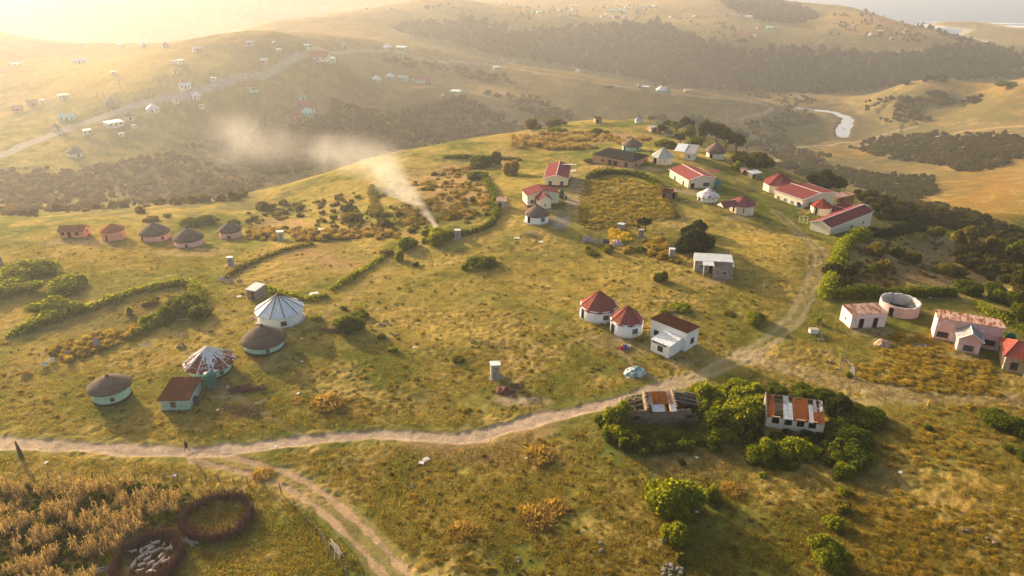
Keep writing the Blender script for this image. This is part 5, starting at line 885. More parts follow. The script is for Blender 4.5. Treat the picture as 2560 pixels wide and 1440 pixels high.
# ruins thicket
for a in [(1545, 1075, 86, 76, 'wide1', G_LIME, 'bright bush against the left end wall of the roofless block ruin'), (1600, 1122, 120, 56, 'wide1', G_GREEN, 'broad bush in front of the left half of the roofless block ruin'), (1540, 1105, 90, 52, 'round2', G_LIME, 'sunlit bush at the left foot of the thicket round the block ruin'), (1690, 1106, 120, 44, 'wide2', G_GREEN, 'dark green bush under the white sheet of the block ruin'), (1590, 1025, 60, 36, 'round3', G_GREEN, 'bush growing inside the left bay of the roofless block ruin'), (1722, 1032, 34, 22, 'round4', G_DARK, 'dark bush growing inside the right bay of the roofless block ruin'),
 (1790, 1092, 130, 88, 'wide3', G_GREEN, 'tall bush filling the gap between the two ruins'), (1850, 1060, 110, 74, 'round2', G_LIME, 'lime bush left of the striped-roof ruin'), (1770, 1010, 120, 36, 'wide1', G_LIME, 'lime bush behind the right end of the block ruin'), (1850, 1000, 110, 34, 'wide2', G_LIME, 'low lime bush between the ruins nearest the road'), (1930, 998, 90, 26, 'wide3', G_GREEN, 'bush behind the left end of the striped-roof ruin'), (2030, 1008, 110, 32, 'wide1', G_GREEN, 'bush behind the right end of the striped-roof ruin'), (2090, 1050, 70, 60, 'round5', G_DARK, 'dark bush pressed to the right end of the striped-roof ruin'), (1880, 1100, 66, 36, 'round1', G_DARK, 'dark bush at the left foot of the striped-roof ruin'), (1950, 1102, 76, 26, 'wide2', G_DARK, 'dark bush under the middle windows of the striped-roof ruin'), (2025, 1110, 70, 28, 'wide3', G_DARK, 'dark bush under the right windows of the striped-roof ruin'),
 (1780, 1130, 46, 38, 'round3', G_GREEN, 'small round bush alone below the gap between the ruins'), (1900, 1160, 96, 62, 'wide1', G_LIME, 'left half of the bush pair below the striped-roof ruin'), (1982, 1170, 126, 66, 'wide2', G_LIME, 'wide bush below the striped-roof ruin, right of its twin'), (2150, 1066, 116, 48, 'round2', G_GREEN, 'rounded bush right of the striped-roof ruin, top of its chain'), (2112, 1118, 124, 54, 'wide1', G_GREEN, 'second bush down the chain right of the striped-roof ruin'), (2122, 1165, 112, 48, 'round1', G_GREEN, 'third bush down the chain right of the striped-roof ruin'), (2105, 1195, 60, 36, 'round3', G_LIME, 'yellowish bush ending the chain right of the striped-roof ruin'),
 (2105, 1240, 46, 26, 'small1', G_LIME, 'small yellow bush first in the broken row below the ruins'), (2100, 1285, 56, 32, 'small2', G_OLIVE, 'small olive bush in the middle of the broken row below the ruins'), (2085, 1330, 64, 38, 'small3', G_LIME, 'scraggy bush low in the broken row below the ruins'), (2070, 1430, 110, 80, 'round5', G_LIME, 'bright bush at the bottom edge of the broken row'), (1990, 1440, 10, 8, 'small1', G_LIME, 'tiny shrub at the bottom edge left of the bright bush'),
 (1680, 1302, 170, 104, 'round1', G_LIME, 'big sunlit bush alone on the near pasture'), (1775, 1262, 56, 46, 'round3', G_LIME, 'smaller bush touching the big sunlit bush on its right'), (1680, 1372, 68, 74, 'round2', G_LIME, 'tall narrow bush below the big sunlit bush'), (1700, 1412, 36, 30, 'small2', G_OLIVE, 'thin shrub over the stone pile below the big sunlit bush'), (2505, 1082, 120, 48, 'wide1', G_GREEN, 'flat green bush at the right edge beyond the yellow post'), (2535, 1152, 90, 30, 'wide2', G_GREEN, 'low green bush at the right edge, below the flat one'), (2320, 1078, 30, 18, 'small1', G_GREEN, 'small shrub below the yellow post'),
 (1905, 1198, 30, 18, 'small3', G_LIME, 'little yellow shrub below the bush pair'), (1705, 1165, 28, 18, 'small1', G_GREEN, 'little green shrub on the bare grass below the block ruin'),
 # pasture bushes
 (1200, 676, 94, 40, 'aloe1', G_GREEN, 'spreading rosette bush alone on the pasture above the outhouse'), (1160, 676, 26, 18, 'small1', G_LIME, 'small shrub at the left foot of the rosette bush'), (1040, 668, 20, 16, 'small2', G_GREEN, 'small round shrub left of the rosette bush'), (1650, 708, 38, 32, 'round5', G_GREEN, 'round bush left of the grey block house'), (1705, 785, 70, 26, 'small3', G_LIME, 'low leafy bush behind the white shop'), (1665, 790, 40, 16, 'small1', G_LIME, 'leafy shrub between the red tiled huts and the shop'), (1885, 812, 66, 32, 'wide1', G_LIME, 'bright leafy bush between the shop and the track'), (1145, 908, 46, 18, 'small2', G_OLIVE, 'olive shrub by the small bank above the outhouse'),
 (880, 838, 92, 52, 'round1', G_GREEN, 'big bush right of the big white hut'), (900, 800, 56, 22, 'small2', G_GREEN, 'low shrubs behind the big bush right of the white hut'), (790, 804, 46, 18, 'small1', G_LIME, 'lime shrub beside the big white hut'), (985, 882, 30, 20, 'small3', G_LIME, 'small lime shrub on the stony line right of the big bush'), (860, 776, 24, 12, 'small1', G_GREEN, 'tiny dark shrub above the big bush'), (955, 850, 30, 18, 'small2', G_OLIVE, 'olive shrub on the stony line'), (1520, 632, 30, 22, 'round3', G_LIME, 'round yellow-green bush below the washing'), (1470, 628, 30, 14, 'small1', G_LIME, 'yellow shrub left of the round bush below the washing'), (1480, 640, 44, 14, 'small2', G_OLIVE, 'low yellow shrubs below the washing'), (1600, 632, 34, 18, 'small3', G_GREEN, 'green shrub in the golden grass'),
 # dark clump
 (1715, 630, 112, 76, 'wide2', G_DARK, 'great dark bush in the middle of the village'), (1740, 592, 66, 44, 'wide1', G_DARK, 'dark bush behind the great dark bush'), (1760, 622, 52, 46, 'aloe2', G_ALOE, 'dark aloe clump right of the great dark bush'), (1705, 632, 60, 34, 'aloe1', G_ALOE, 'dark aloe clump at the foot of the great dark bush'), (1745, 636, 46, 28, 'aloe2', G_DARK, 'low aloe clump at the right foot of the great dark bush'),
 # left bushes
 (70, 712, 190, 52, 'wide1', G_LIME, 'wide yellow-green bush at the left edge, farthest of the three'), (30, 745, 110, 44, 'round4', G_LIME, 'yellow-green bush touching the left edge below the widest one'), (130, 748, 170, 48, 'wide2', G_LIME, 'yellow-green bush in the middle of the left cluster'), (140, 800, 140, 52, 'wide3', G_LIME, 'yellow-green bush nearest the viewer in the left cluster'), (195, 716, 50, 30, 'round3', G_LIME, 'small bush at the right end of the left cluster'), (458, 784, 88, 54, 'round2', G_GREEN, 'big rounded dark-green bush in the corner enclosure'), (505, 798, 62, 44, 'round5', G_GREEN, 'rounded bush at the enclosure corner nearest the huts'), (420, 808, 60, 42, 'round1', G_GREEN, 'bush at the lower side of the corner enclosure'), (375, 818, 54, 32, 'round3', G_LIME, 'lime bush at the lower left of the corner enclosure'), (325, 790, 30, 28, 'small1', G_LIME, 'small lime bush inside the left enclosure'), (375, 765, 60, 20, 'small2', G_OLIVE, 'weedy bush at the upper side of the left enclosure'), (258, 846, 40, 18, 'small3', G_LIME, 'bush beside the leaning tin sheet in the fence'),
 # mid bushes
 (1100, 612, 70, 46, 'round4', G_LIME, 'tall lime bush left of the fire'), (1075, 600, 50, 30, 'round3', G_LIME, 'lime bush behind the tall one left of the fire'), (1020, 624, 60, 40, 'round5', G_LIME, 'lime bush at the corner of the dry plot'), (1000, 655, 36, 34, 'small1', G_LIME, 'thin lime bush below the corner of the dry plot'), (965, 640, 44, 20, 'small2', G_OLIVE, 'olive bush inside the corner of the dry plot'), (660, 528, 46, 26, 'round1', G_OLIVE, 'rounded bush behind the pink row, right of the last hut'), (880, 560, 60, 34, 'round2', G_OLIVE, 'grey-brown rounded bush on the slope left of the smoke'), (875, 530, 50, 20, 'aloe1', G_ALOE, 'dark aloe bush above the grey-brown bush'), (970, 575, 36, 26, 'round3', G_DARK, 'dark round bush left of the smoke'), (1000, 545, 26, 16, 'round4', G_DARK, 'small dark bush higher up left of the smoke'), (590, 565, 40, 18, 'small1', G_GREEN, 'bush behind the last pink hut'), (500, 566, 90, 20, 'wide1', G_GREEN, 'dark bush behind the pink huts'), (380, 556, 50, 16, 'small2', G_OLIVE, 'bush behind the pale pink hut'), (800, 605, 40, 12, 'aloe2', G_ALOE, 'aloe tuft by the reddish weeds'), (710, 575, 30, 12, 'small1', G_GREEN, 'dark bush behind the white outhouse'), (420, 545, 30, 14, 'small3', G_OLIVE, 'pale bush on the brow behind the pink row'),
 (1200, 420, 70, 34, 'round1', G_GREEN, 'green bush on the hillside left of the cream gabled house'), (1240, 412, 30, 36, 'round3', G_GREEN, 'upright bush at the right of the hillside brush'), (1280, 440, 50, 48, 'round2', G_PINK, 'reddish bare bush left of the cream gabled house'), (1195, 450, 60, 26, 'round5', G_GREEN, 'bush lower on the hillside brush'), (1395, 332, 66, 14, 'wide3', G_LIME, 'lime bush along the far hilltop'), (1505, 338, 60, 20, 'wide2', G_GREEN, 'green mound bush above the black-roofed house'), (1475, 408, 34, 14, 'round2', G_GREEN, 'low bush by the black-roofed house'), (1665, 372, 70, 26, 'wide1', G_GREEN, 'dark hedge-like bush behind the pale octagonal roof')]:
    B(*a)
for i, (px, py, w) in enumerate([(1350, 1160, 92), (1390, 1290, 78), (1340, 1320, 100), (1157, 1352, 82), (1310, 1290, 50), (1830, 1240, 70), (820, 1025, 90), (745, 1010, 40), (660, 1200, 60)]):
    B(px, py, w, w*.2, 'tuft%d' % (1+i % 3), G_DRY, ['clump of tall brown grass below the road bend', 'brown grass clump right of the grass clump pair', 'brown grass clump left of the grass clump pair', 'lone round brown grass clump near the bottom centre', 'thin brown grass clump between two larger clumps', 'dry grass clump right of the big sunlit bush', 'brown weed clump on the slope above the road', 'small brown weed clump above the road', 'golden grass clump beside the stick pen'][i], 'grass_clump', 'grass clump', 'clumps of tall dry grass')
# orchard and right slope
for a in [(2185, 640, 60, 36, 'round1', G_OLIVE, 'olive bush near the top of the hedged orchard'), (2275, 660, 40, 36, 'round5', G_GREEN, 'green bush in the middle of the hedged orchard'), (2240, 645, 40, 30, 'round3', G_GREEN, 'darker bush behind the green orchard bush'), (2205, 680, 44, 36, 'small2', G_OLIVE, 'thin olive shrub low in the hedged orchard'), (2180, 685, 30, 26, 'small1', G_LIME, 'spiky pale shrub low in the hedged orchard'), (2370, 690, 90, 30, 'wide1', G_OLIVE, 'spreading olive bush on the right of the orchard'), (2100, 700, 90, 50, 'wide2', G_DARK, 'dark spreading bush at the inner corner of the hedge'), (2420, 738, 70, 44, 'round2', G_GREEN, 'bush at the end of the clipped orchard hedge'), (2490, 740, 60, 34, 'round1', G_GREEN, 'bush beyond the end of the clipped orchard hedge'), (2515, 765, 76, 40, 'round4', G_GREEN, 'big bush behind the pink house, left of the last one'), (2545, 800, 60, 56, 'round5', G_GREEN, 'tall bush at the right edge behind the pink house'), (2510, 805, 44, 28, 'round3', G_GREEN, 'small bush behind the pink house'), (2060, 470, 90, 50, 'wide3', G_DARK, 'dark tree-like bush behind the big red-roofed house'), (1975, 425, 50, 26, 'round2', G_DARK, 'dark bush behind the top octagon hut'), (2020, 445, 70, 26, 'wide1', G_DARK, 'dark bush behind the ridge of the big red-roofed house'), (1870, 415, 80, 26, 'wide2', G_LIME, 'sunlit bush by the squat teal tank'), (1905, 408, 60, 22, 'wide1', G_GREEN, 'bush right of the grey concrete tank'), (1843, 428, 34, 26, 'round3', G_LIME, 'lime bush at the left end of the tank hedge'), (1595, 570, 12, 10, 'small1', G_GREEN, 'tiny shrub at the foot of the small lone tree'), (2195, 545, 60, 16, 'wide3', G_GREEN, 'dark bush right of the stone heap behind the compound'), (1820, 790, 40, 10, 'small3', G_OLIVE, 'low olive shrub on the pasture between the shop and the track'), (2043, 812, 26, 24, 'small1', G_LIME, 'lime shrub above the white box by the fence'), (2122, 945, 24, 18, 'small2', G_LIME, 'yellow-green shrub at the foot of the broken gate'), (2350, 205, 30, 12, 'round1', G_GREEN, 'lone bush on the crest beyond the lagoon'), (2340, 252, 66, 26, 'wide1', G_DARK, 'dark oval thicket on the rise beyond the lagoon'), (2430, 260, 52, 20, 'wide2', G_DARK, 'smaller oval thicket right of the first beyond the lagoon'), (2520, 222, 70, 14, 'wide3', G_GREEN, 'green bush belt at the right edge beyond the lagoon'), (1525, 222, 24, 10, 'round2', G_DARK, 'dark bush on the ridge track slope'), (2077, 86, 8, 6, 'small1', G_DARK, 'left of two dots of bush on the far golden field'), (2096, 88, 9, 6, 'small2', G_DARK, 'right of two dots of bush on the far golden field'), (1855, 108, 40, 12, 'wide1', G_DARK, 'dark bush below the pink house on the far meadow')]:
    B(*a)
tree(2335, 612, 44, 48, 'tree1', G_OLIVE, 'leaning olive tree near the top of the orchard', .4); tree(2410, 640, 70, 74, 'tree2', G_OLIVE, 'bushy tree with pale stems on the slope right of the orchard', .4); tree(2470, 650, 60, 60, 'tree3', G_OLIVE, 'round tree right of the pale-stemmed tree', .4); tree(2545, 660, 60, 64, 'tree1', G_GREEN, 'tree at the right edge of the slope', .35); tree(1612, 578, 42, 34, 'tree2', G_DARK, 'small lone dark tree with thin trunk by the crop field', .45)
tl = 'flat-topped tree in the grove on the hilltop'
for i, (px, py, w, h, k) in enumerate([(a, b, c*1.3, d*1.12, e) for a, b, c, d, e in [(1625, 305, 22, 18, 1), (1655, 306, 24, 20, 2), (1650, 335, 30, 22, 3), (1690, 330, 30, 28, 1), (1715, 330, 34, 34, 2), (1742, 330, 46, 40, 3), (1725, 355, 40, 40, 1), (1760, 355, 44, 48, 2), (1790, 355, 40, 44, 3), (1780, 335, 34, 36, 1), (1815, 372, 44, 46, 2), (1840, 380, 40, 42, 3), (1865, 378, 40, 34, 1), (1850, 360, 34, 34, 2), (1700, 358, 30, 24, 3), (1740, 378, 40, 34, 1), (1672, 322, 24, 20, 2), (1800, 335, 26, 26, 3), (1830, 345, 30, 26, 1)]]):
    tree(px, py, w, h, 'tree%d' % k, G_DARK if i % 3 else G_GREEN, ['small flat-topped tree at the far left of the hilltop grove', 'small tree right of the striped hilltop hut', 'tree left of the half-hidden thatched hut', 'tree behind the half-hidden thatched hut', 'slim tree in the back row of the hilltop grove', 'tallest broad tree at the back of the hilltop grove', 'tree above the grey-roofed porch house', 'dense tree in the centre of the hilltop grove', 'dark tree right of the grove centre', 'flat crown tree in the back row near the grove centre', 'low dark tree behind the thatched cream hut', 'dark tree near the right end of the hilltop grove', 'last broad tree at the right end of the hilltop grove', 'tree behind the right end of the hilltop grove', 'small tree near the grey-roofed porch house', 'low tree touching the grey-roofed porch house', 'small tree between the striped hut and the grove', 'slender tree at the right rear of the grove', 'low spreading tree at the right rear of the grove'][i], .28, 'trees of the hilltop grove')
hedge([(25, 842), (90, 815), (160, 790), (240, 770), (300, 745), (370, 725), (440, 712), (480, 712)], 2.6, 1.7, G_LIME, 'long lime hedge along the upper side of the left enclosure', name='hedge')
hedge([(480, 712), (495, 735), (505, 760)], 2.4, 1.8, G_LIME, 'short hedge closing the right end of the left enclosure'); hedge([(340, 835), (390, 815), (430, 795)], 2.2, 1.5, G_LIME, 'hedge on the lower side of the left enclosure')
hedge([(565, 695), (610, 668), (660, 645), (720, 625), (780, 612)], 2.0, 1.1, G_OLIVE, 'hedge along the upper left side of the dry plot'); hedge([(655, 720), (700, 738), (760, 752), (815, 742)], 2.2, 1.2, G_LIME, 'hedge at the lower end of the dry plot behind the big white hut'); hedge([(830, 725), (880, 695), (935, 660), (975, 630)], 1.8, 1.0, G_LIME, 'thin hedge along the right side of the dry plot')
hedge([(1060, 606), (1120, 594), (1190, 582), (1235, 560), (1245, 520), (1225, 470), (1205, 440)], 2.4, 1.8, G_GREEN, 'hedge curving from the fire up the hillside'); hedge([(930, 470), (935, 520), (945, 545)], 2.2, 2.0, G_OLIVE, 'upright hedge strip on the hillside left of the smoke'); hedge([(1110, 395), (1180, 395), (1260, 398), (1300, 402)], 2.2, 1.4, G_GREEN, 'hedge along the brow of the hillside field')
hedge([(1468, 446), (1510, 436), (1560, 434), (1610, 444), (1640, 462)], 2.6, 2.2, G_GREEN, 'dark green hedge along the top of the crop field'); hedge([(1640, 462), (1655, 480), (1680, 530), (1690, 545)], 2.0, 1.2, G_OLIVE, 'weedy hedge along the right side of the crop field')
hedge([(2170, 590), (2125, 600), (2105, 625), (2095, 660), (2085, 690), (2070, 730), (2062, 742)], 4.0, 2.6, G_LIME, 'tall golden hedge beside the track'); hedge([(2085, 745), (2160, 742), (2240, 742), (2320, 740), (2385, 738)], 2.8, 2.6, G_GREEN, 'long clipped hedge behind the roofless pink ruin'); hedge([(2170, 590), (2240, 582), (2310, 575)], 3.2, 2.0, G_DARK, 'dark hedge along the top of the orchard')
hedge([(2440, 762), (2470, 785), (2510, 808), (2570, 835)], 2.2, 1.6, G_LIME, 'low hedge behind the faded pink house'); hedge([(2215, 548), (2290, 556), (2370, 562), (2440, 575), (2520, 585)], 2.4, 1.6, G_DARK, 'terrace hedge on the shaded slope below the brow'); hedge([(1860, 425), (1900, 400), (1860, 405)], 2.0, 1.6, G_GREEN, 'hedge round the teal and grey tanks')
# ------------------------------------------------------------------ far homesteads
FW = plain((.66, .63, .58), .8, .12); FM = plain((.33, .52, .42), .8, .12); FP = plain((.55, .30, .26), .8, .15); FC = plain((.60, .52, .38), .8, .12); FG = plain((.30, .27, .25), .8, .2); FT = plain((.16, .42, .36), .8, .12)
KW = dict(w=FW, m=FM, p=FP, c=FC, g=FG, t=FT); KR = dict(w=plain((.62, .62, .63), .5, .15), t=TH2, r=plain((.34, .10, .08), .6, .2), g=plain((.30, .29, .28), .6, .2), b=plain((.34, .24, .19), .8, .3), m=plain((.38, .55, .47), .6, .15), c=FC)
def far(px, py, wpx, ty, wc, rc, label, group=None):
    p = g1(px, py); d = float(proj(p.x, p.y, p.z)[2]); W = max(2.0, wpx*d/FPX*(.82 if px < 700 and py < 330 else .95)); g0 = p.z
    rz = random.uniform(-.5, .5)-math.atan2(p.x, p.y); r = empty('round_hut' if ty == 'r' else 'house', p, rz, label, 'house', group)
    if ty == 'r':
        R = W/2*.9; h = min(2.4, W*.4); MB().lathe([(R, -1.5), (R, h)], 20).build('wall', KW[wc], r, smooth=True); n = 14
        MB().lathe([(W/2, h-.15), (W/2, h), (.15, h+W*.36), (.05, h+W*.37)], n).build('roof', KR[rc], r)
        if rc == 'w': MB().tube([(-W/2, 0, h+.02), (0, 0, h+W*.375), (W/2, 0, h+.02)], .10, 4).build('ridge_strips', KR['b'], r)
        win(r, wallM(Vector((0, -R+.02, .05)), PI), .9, 1.8, None, 'd')
        win(r, wallM(Vector((R*.7, -R*.714+.02, .8)), PI+.78), .8, .8, None, 'w')
    else:
        D = W*.55 if ty == 'l' else W*.75; h = 2.5 if W > 4 else 1.9; b = MB(); x, y = W/2, D/2
        for P in ([(-x, -y), (x, -y)], [(x, -y), (x, y)], [(x, y), (-x, y)], [(-x, y), (-x, -y)]):
            q = [(P[0][0], P[0][1], -1.5), (P[1][0], P[1][1], -1.5), (P[1][0], P[1][1], h), (P[0][0], P[0][1], h)]
            if ty != 'f' and P[0][0] == P[1][0]: q.insert(3, (P[0][0], 0, h+D*.28))
            b.poly(q)
        b.build('wall', KW[wc], r); rm = MB(); o = .3
        if ty == 'f': rm.slab([(-x-o, -y-o, h+.05), (x+o, -y-o, h+.05), (x+o, y+o, h+.35), (-x-o, y+o, h+.35)])
        else: k = .28*D/(D/2)*o; rm.slab([(-x-o, -y-o, h-k+.06), (x+o, -y-o, h-k+.06), (x+o, 0, h+D*.28+.06), (-x-o, 0, h+D*.28+.06)]); rm.slab([(-x-o, y+o, h-k+.06), (x+o, y+o, h-k+.06), (x+o, 0, h+D*.28+.06), (-x-o, 0, h+D*.28+.06)])
        rm.build('roof', KR[rc], r)
        for f in ([-.3, .3] if W > 4 else [0]): win(r, wallM(Vector((f*W, -y, .9)), PI), .9, .9, None, 'w')
        if W > 5: win(r, wallM(Vector((0, -y, .05)), PI), .9, 2.0, None, 'd')
    return r
FAR = """40 165 14 f w w|faint white house at the far left of the glowing field
200 158 34 l w w|long white farmhouse high on the glowing left field
284 186 12 f w w|small white block alone in the middle of the glowing field
158 246 26 f w g|white flat house with grey roof left of the bush clump
46 278 26 g p b|pinkish house with brown roof at the left edge of the slope
82 264 26 g p b|pinkish brown-roofed house just above the left edge one
106 257 8 f w w|small bright white shed right of the pinkish houses
277 262 38 r g b|brown round hut with pointed roof beside the poles
142 324 26 r c t|cream thatched hut just above the gravel road
170 300 46 l m m|long pale green house behind the cream thatched hut
285 314 46 f w w|white flat-roofed box house on the road side
325 298 34 r c t|thatched hut beside the white box house
384 279 40 r w w|white hut with striped pointed roof below the gravel road
190 390 42 r w t|white hut alone low on the valley slope
182 384 14 f w g|small annex left of the lone valley hut
219 335 18 f w w|small white shed under the white box house
336 321 12 f w w|white shelter right of the white box house
305 341 12 f w w|white shelter below the white box house
358 117 20 r w w|white pointed hut on the left skyline ridge
200 112 12 f w w|white speck of a house on the left skyline ridge
415 119 22 r w t|thatched hut right of the white pointed skyline hut
303 117 14 f w w|pale house left of the white pointed skyline hut
493 128 24 l w w|white house standing right of the skyline huts
452 159 18 f w w|white house with shining roof in the middle of the field
434 159 9 f w w|narrow white shed left of the shining roof
441 183 20 r w b|white hut with brown roof below the shining roof
463 221 32 l w w|white house with two dark doors above the gravel road
455 204 16 r p b|brown hut behind the white house with two doors
535 201 14 f w w|white shed above the parked van
492 246 28 r w w|striped pointed hut touching the lower side of the gravel road
440 256 16 f w g|grey shed below the gravel road
505 270 12 f w w|low white sheet-roofed shelter below the striped hut
625 113 20 l w w|white house on the upper left crest
686 110 14 r p w|striped hut right of the white crest house
662 158 22 g p w|pink house with white roof above the bend of the gravel road
698 129 14 f p w|small pink house below the crest
635 188 20 r w b|brown-roofed hut beside the bend of the gravel road
610 208 18 r p b|dull brown hut under the brown-roofed hut
632 225 28 g m r|mint house with reddish roof below the gravel road
797 148 52 g w r|large white school-like building with maroon roof at the end of the gravel road
768 120 14 f m m|small mint shed behind the school-like building
820 153 34 f m m|flat pale green building in front of the school-like building
755 250 26 r m g|grey-green round hut at the top of the hillside cluster
765 266 34 l p r|salmon flat house under the grey-green hut
767 278 34 g c r|cream house with two windows in the hillside cluster
768 288 34 r m m|mint-roofed hut at the foot of the hillside cluster
740 297 28 r p r|reddish hut left of the mint-roofed hut
876 280 16 g p b|small pinkish hut among bushes right of the hillside cluster
970 123 26 r m w|mint hut beside the ridge track, left of the mint house
1003 123 28 f m w|mint house with bright roof beside the ridge track
860 119 14 r p g|pale purple hut left of the mint pair on the ridge track
942 203 25 r m w|mint hut with white roof at the left end of the row of five
976 196 25 r m w|mint hut with white roof, second in the row of five
1008 199 26 l m m|low mint house in the middle of the row of five
1047 203 28 g w r|white house with red roof in the row of five
1074 207 24 g p r|red-roofed house at the right end of the row of five
1113 242 20 r m r|mint hut with red roof below the row of five
1140 234 26 f m w|mint flat house with three openings below the row of five
1253 154 17 r w g|left one of two white huts on the ridge track
1280 159 17 r w g|right one of two white huts on the ridge track
1241 173 18 f g w|grey shed with white roof below the ridge track
1444 181 19 r w w|white hut alone on the ridge crest before the forest
1598 219 14 r g g|grey hut left of the teal house on the ridge
1613 222 18 f t w|teal house with pale roof on the ridge
1653 229 31 r t w|teal hut with striped roof at the end of the ridge
1666 227 22 r t b|teal hut with brown roof partly behind the striped one
1720 230 20 f p b|low brown ruin right of the teal huts
1289 16 13 r w w|pale hut at the left of the far plateau
1336 28 11 r g g|grey pointed hut left of the far hamlet
1348 32 14 f m w|mint cottage beside the grey pointed hut
1396 27 7 f w w|white dot of a house, first in the left far cluster
1406 28 9 g p r|pink house in the left far cluster
1423 32 14 g w w|white gabled house in the left far cluster
1432 26 8 f w w|white block behind the white gabled house
1443 30 8 g p b|brownish house at the right of the left far cluster
1408 45 26 l p g|long purple-grey house below the left far cluster
1432 15 13 f m m|mint house high above the left far cluster
1443 18 8 f w w|white block beside the high mint house
1522 19 8 f c c|tall cream block left of the teal cottages
1533 30 20 g t m|first teal cottage of the far hamlet
1552 28 15 g t m|second teal cottage of the far hamlet
1560 32 14 f t m|teal cottage in front of the others in the far hamlet
1566 21 14 r w m|blue-grey hut behind the teal cottages
1583 23 10 f g g|grey house right of the teal cottages
1598 25 12 g p g|dull house in the middle of the far hamlet
1613 25 14 r g g|grey hut left of the bright white houses
1620 18 16 l w w|bright white house on the far hamlet crest
1637 19 16 r w w|bright white pointed hut on the far hamlet crest
1507 44 13 g w g|grey gabled cottage in front of the far hamlet
1516 38 7 f c c|cream block behind the grey gabled cottage
1526 44 10 f c w|cream cottage in front of the far hamlet
1541 46 17 g p r|purple-red house in front of the far hamlet
1562 46 18 r p g|pale purple hut in front of the far hamlet
1511 12 12 l p w|pinkish row house on the top edge
1680 44 13 g w g|white house alone right of the far hamlet
1707 24 9 f c c|cream shed at the right of the plateau crest
1735 42 6 f w w|white speck right of the lone white house
1687 21 8 f w w|white shed on the plateau crest
1857 88 32 g p r|large pink house alone on the far meadow
1889 90 6 f w w|tiny white hut right of the large pink house
1814 41 14 r p r|pink hut at the edge of the dark wooded hill
1831 39 9 f p c|small pinkish house between two pink huts
1849 42 12 r p r|second pink hut under the dark wooded hill
1873 44 17 l w w|white house under the dark wooded hill
1890 71 5 f w w|white speck on the saddle
1898 70 10 r p r|pink hut on the saddle
1925 71 19 f t m|teal house on the saddle
1947 72 10 g g b|brown hut on the saddle
2084 61 8 g g g|grey hut among bushes at the left of the seaside hamlet
2138 65 12 r g g|grey thatched hut in the seaside hamlet
2171 59 18 g p r|red house in the seaside hamlet
2189 54 12 l w g|white house behind the red house in the seaside hamlet
2205 56 10 g p r|small red house in the seaside hamlet
2225 60 16 l p r|long reddish house in the seaside hamlet
2249 54 14 f c c|bright cream house near the sea crest
2270 57 18 g w g|white house with grey roof near the sea crest
2199 80 14 f c c|cream box house on the golden field
2152 89 18 f p r|pink house with red roof below the cream box
2176 90 14 r w w|white hut beside the pink house below the cream box
2229 99 15 r g g|grey hut in front of the dark bush patch
2267 77 17 r p r|tall red-roofed round house right of the cream box
2257 84 8 f m w|pale blue shed left of the red-roofed round house
2246 74 8 f w w|white shed behind the red-roofed round house"""
for t in FAR.split('\n'):
    a, lb = t.split('|'); px, py, w_, ty, wc, rc = a.split(); far(float(px), float(py), float(w_), ty, wc, rc, lb)
# ------------------------------------------------------------------ fences and posts
def post_me(h, r=.07):
    mb = MB(); mb.tube([(0, 0, -.4), (.02, .01, h*.6), (.0, .03, h)], [r, r*.9, r*.75], 6); return mb.data('post', GREYW)
def fence(pl_, step, h, label, wires=2, r=.07, name='fence'):
    P = pxline(pl_); P = resample(P, step); z = H(P[:, 0], P[:, 1]); o = Vector((P[0, 0], P[0, 1], z[0])); root = empty(name, o, 0, label, 'fence'); me = post_me(h, r)
    for (x, y), q in list(zip(P, z))[:99]: 
        ob = link('post', me, root, Vector((x, y, q))-o, random.uniform(0, 6)); ob.rotation_euler = (random.gauss(0, .06), random.gauss(0, .06), random.uniform(0, 6)); ob.scale = (1, 1, random.uniform(.85, 1.15))
    for k in range(wires): MB().tube([Vector((x, y, q+h*(.45+.42*k/max(1, wires-1))))-o for (x, y), q in zip(P, z)], .012, 3).build('wire', GREYW, root)
    return root
fence([(-20, 1202), (110, 1202), (300, 1198), (480, 1204), (620, 1212)], 1.9, 1.35, 'wooden post and wire fence along the top of the maize plot', r=.09); fence([(655, 1212), (700, 1225), (760, 1300), (800, 1340), (830, 1400), (868, 1440)], 3.4, 1.6, 'straggling wire fence of leaning posts beside the wheel tracks', r=.085)
fence([(1780, 630), (1850, 640), (1940, 648), (2000, 645), (2022, 648)], 3.3, 1.4, 'fence of thin dark posts behind the grey block house'); fence([(2022, 648), (2025, 620), (1995, 590)], 3.0, 1.4, 'fence of thin dark posts following the track'); fence([(1460, 578), (1560, 565), (1690, 548)], 4.0, 1.3, 'wire fence along the lower side of the crop field'); fence([(90, 905), (140, 890), (200, 868), (250, 850), (330, 832)], 2.4, 1.3, 'crooked stick fence with tin patches below the left enclosure'); fence([(1790, 462), (1850, 470), (1900, 476), (1960, 500)], 5, 1.5, 'fence of dark posts uphill of the octagon porch house'); fence([(2050, 790), (2048, 850), (2070, 890), (2110, 925), (2135, 955)], 4.5, 1.2, 'low fence with stones round the faded pink homestead'); fence([(560, 706), (600, 702)], 2.5, 1.3, 'short washing line fence at the hedge tip'); fence([(1735, 500), (1790, 512), (1830, 500)], 4, 1.0, 'low posts in front of the rusty small hut')
def pole(px, py, hpx, label, r=.12, mat=None, name='pole', cat='pole', group=None, arm=False):
    p = g1(px, py); h = max(1.0, zrow(p.y, py-hpx)-p.z); mb = MB(); mb.tube([(0, 0, -.5), (0, 0, h*.5), (.03, 0, h)], [r, r*.85, r*.7], 7); rt = empty(name, p, 0, label, cat, group); h *= 1; mb.build('pole', mat or GREYW, rt)
    if arm: MB().box((0, 0, h-.5), (1.8, .12, .12)).build('crossarm', GREYW, rt)
    return rt
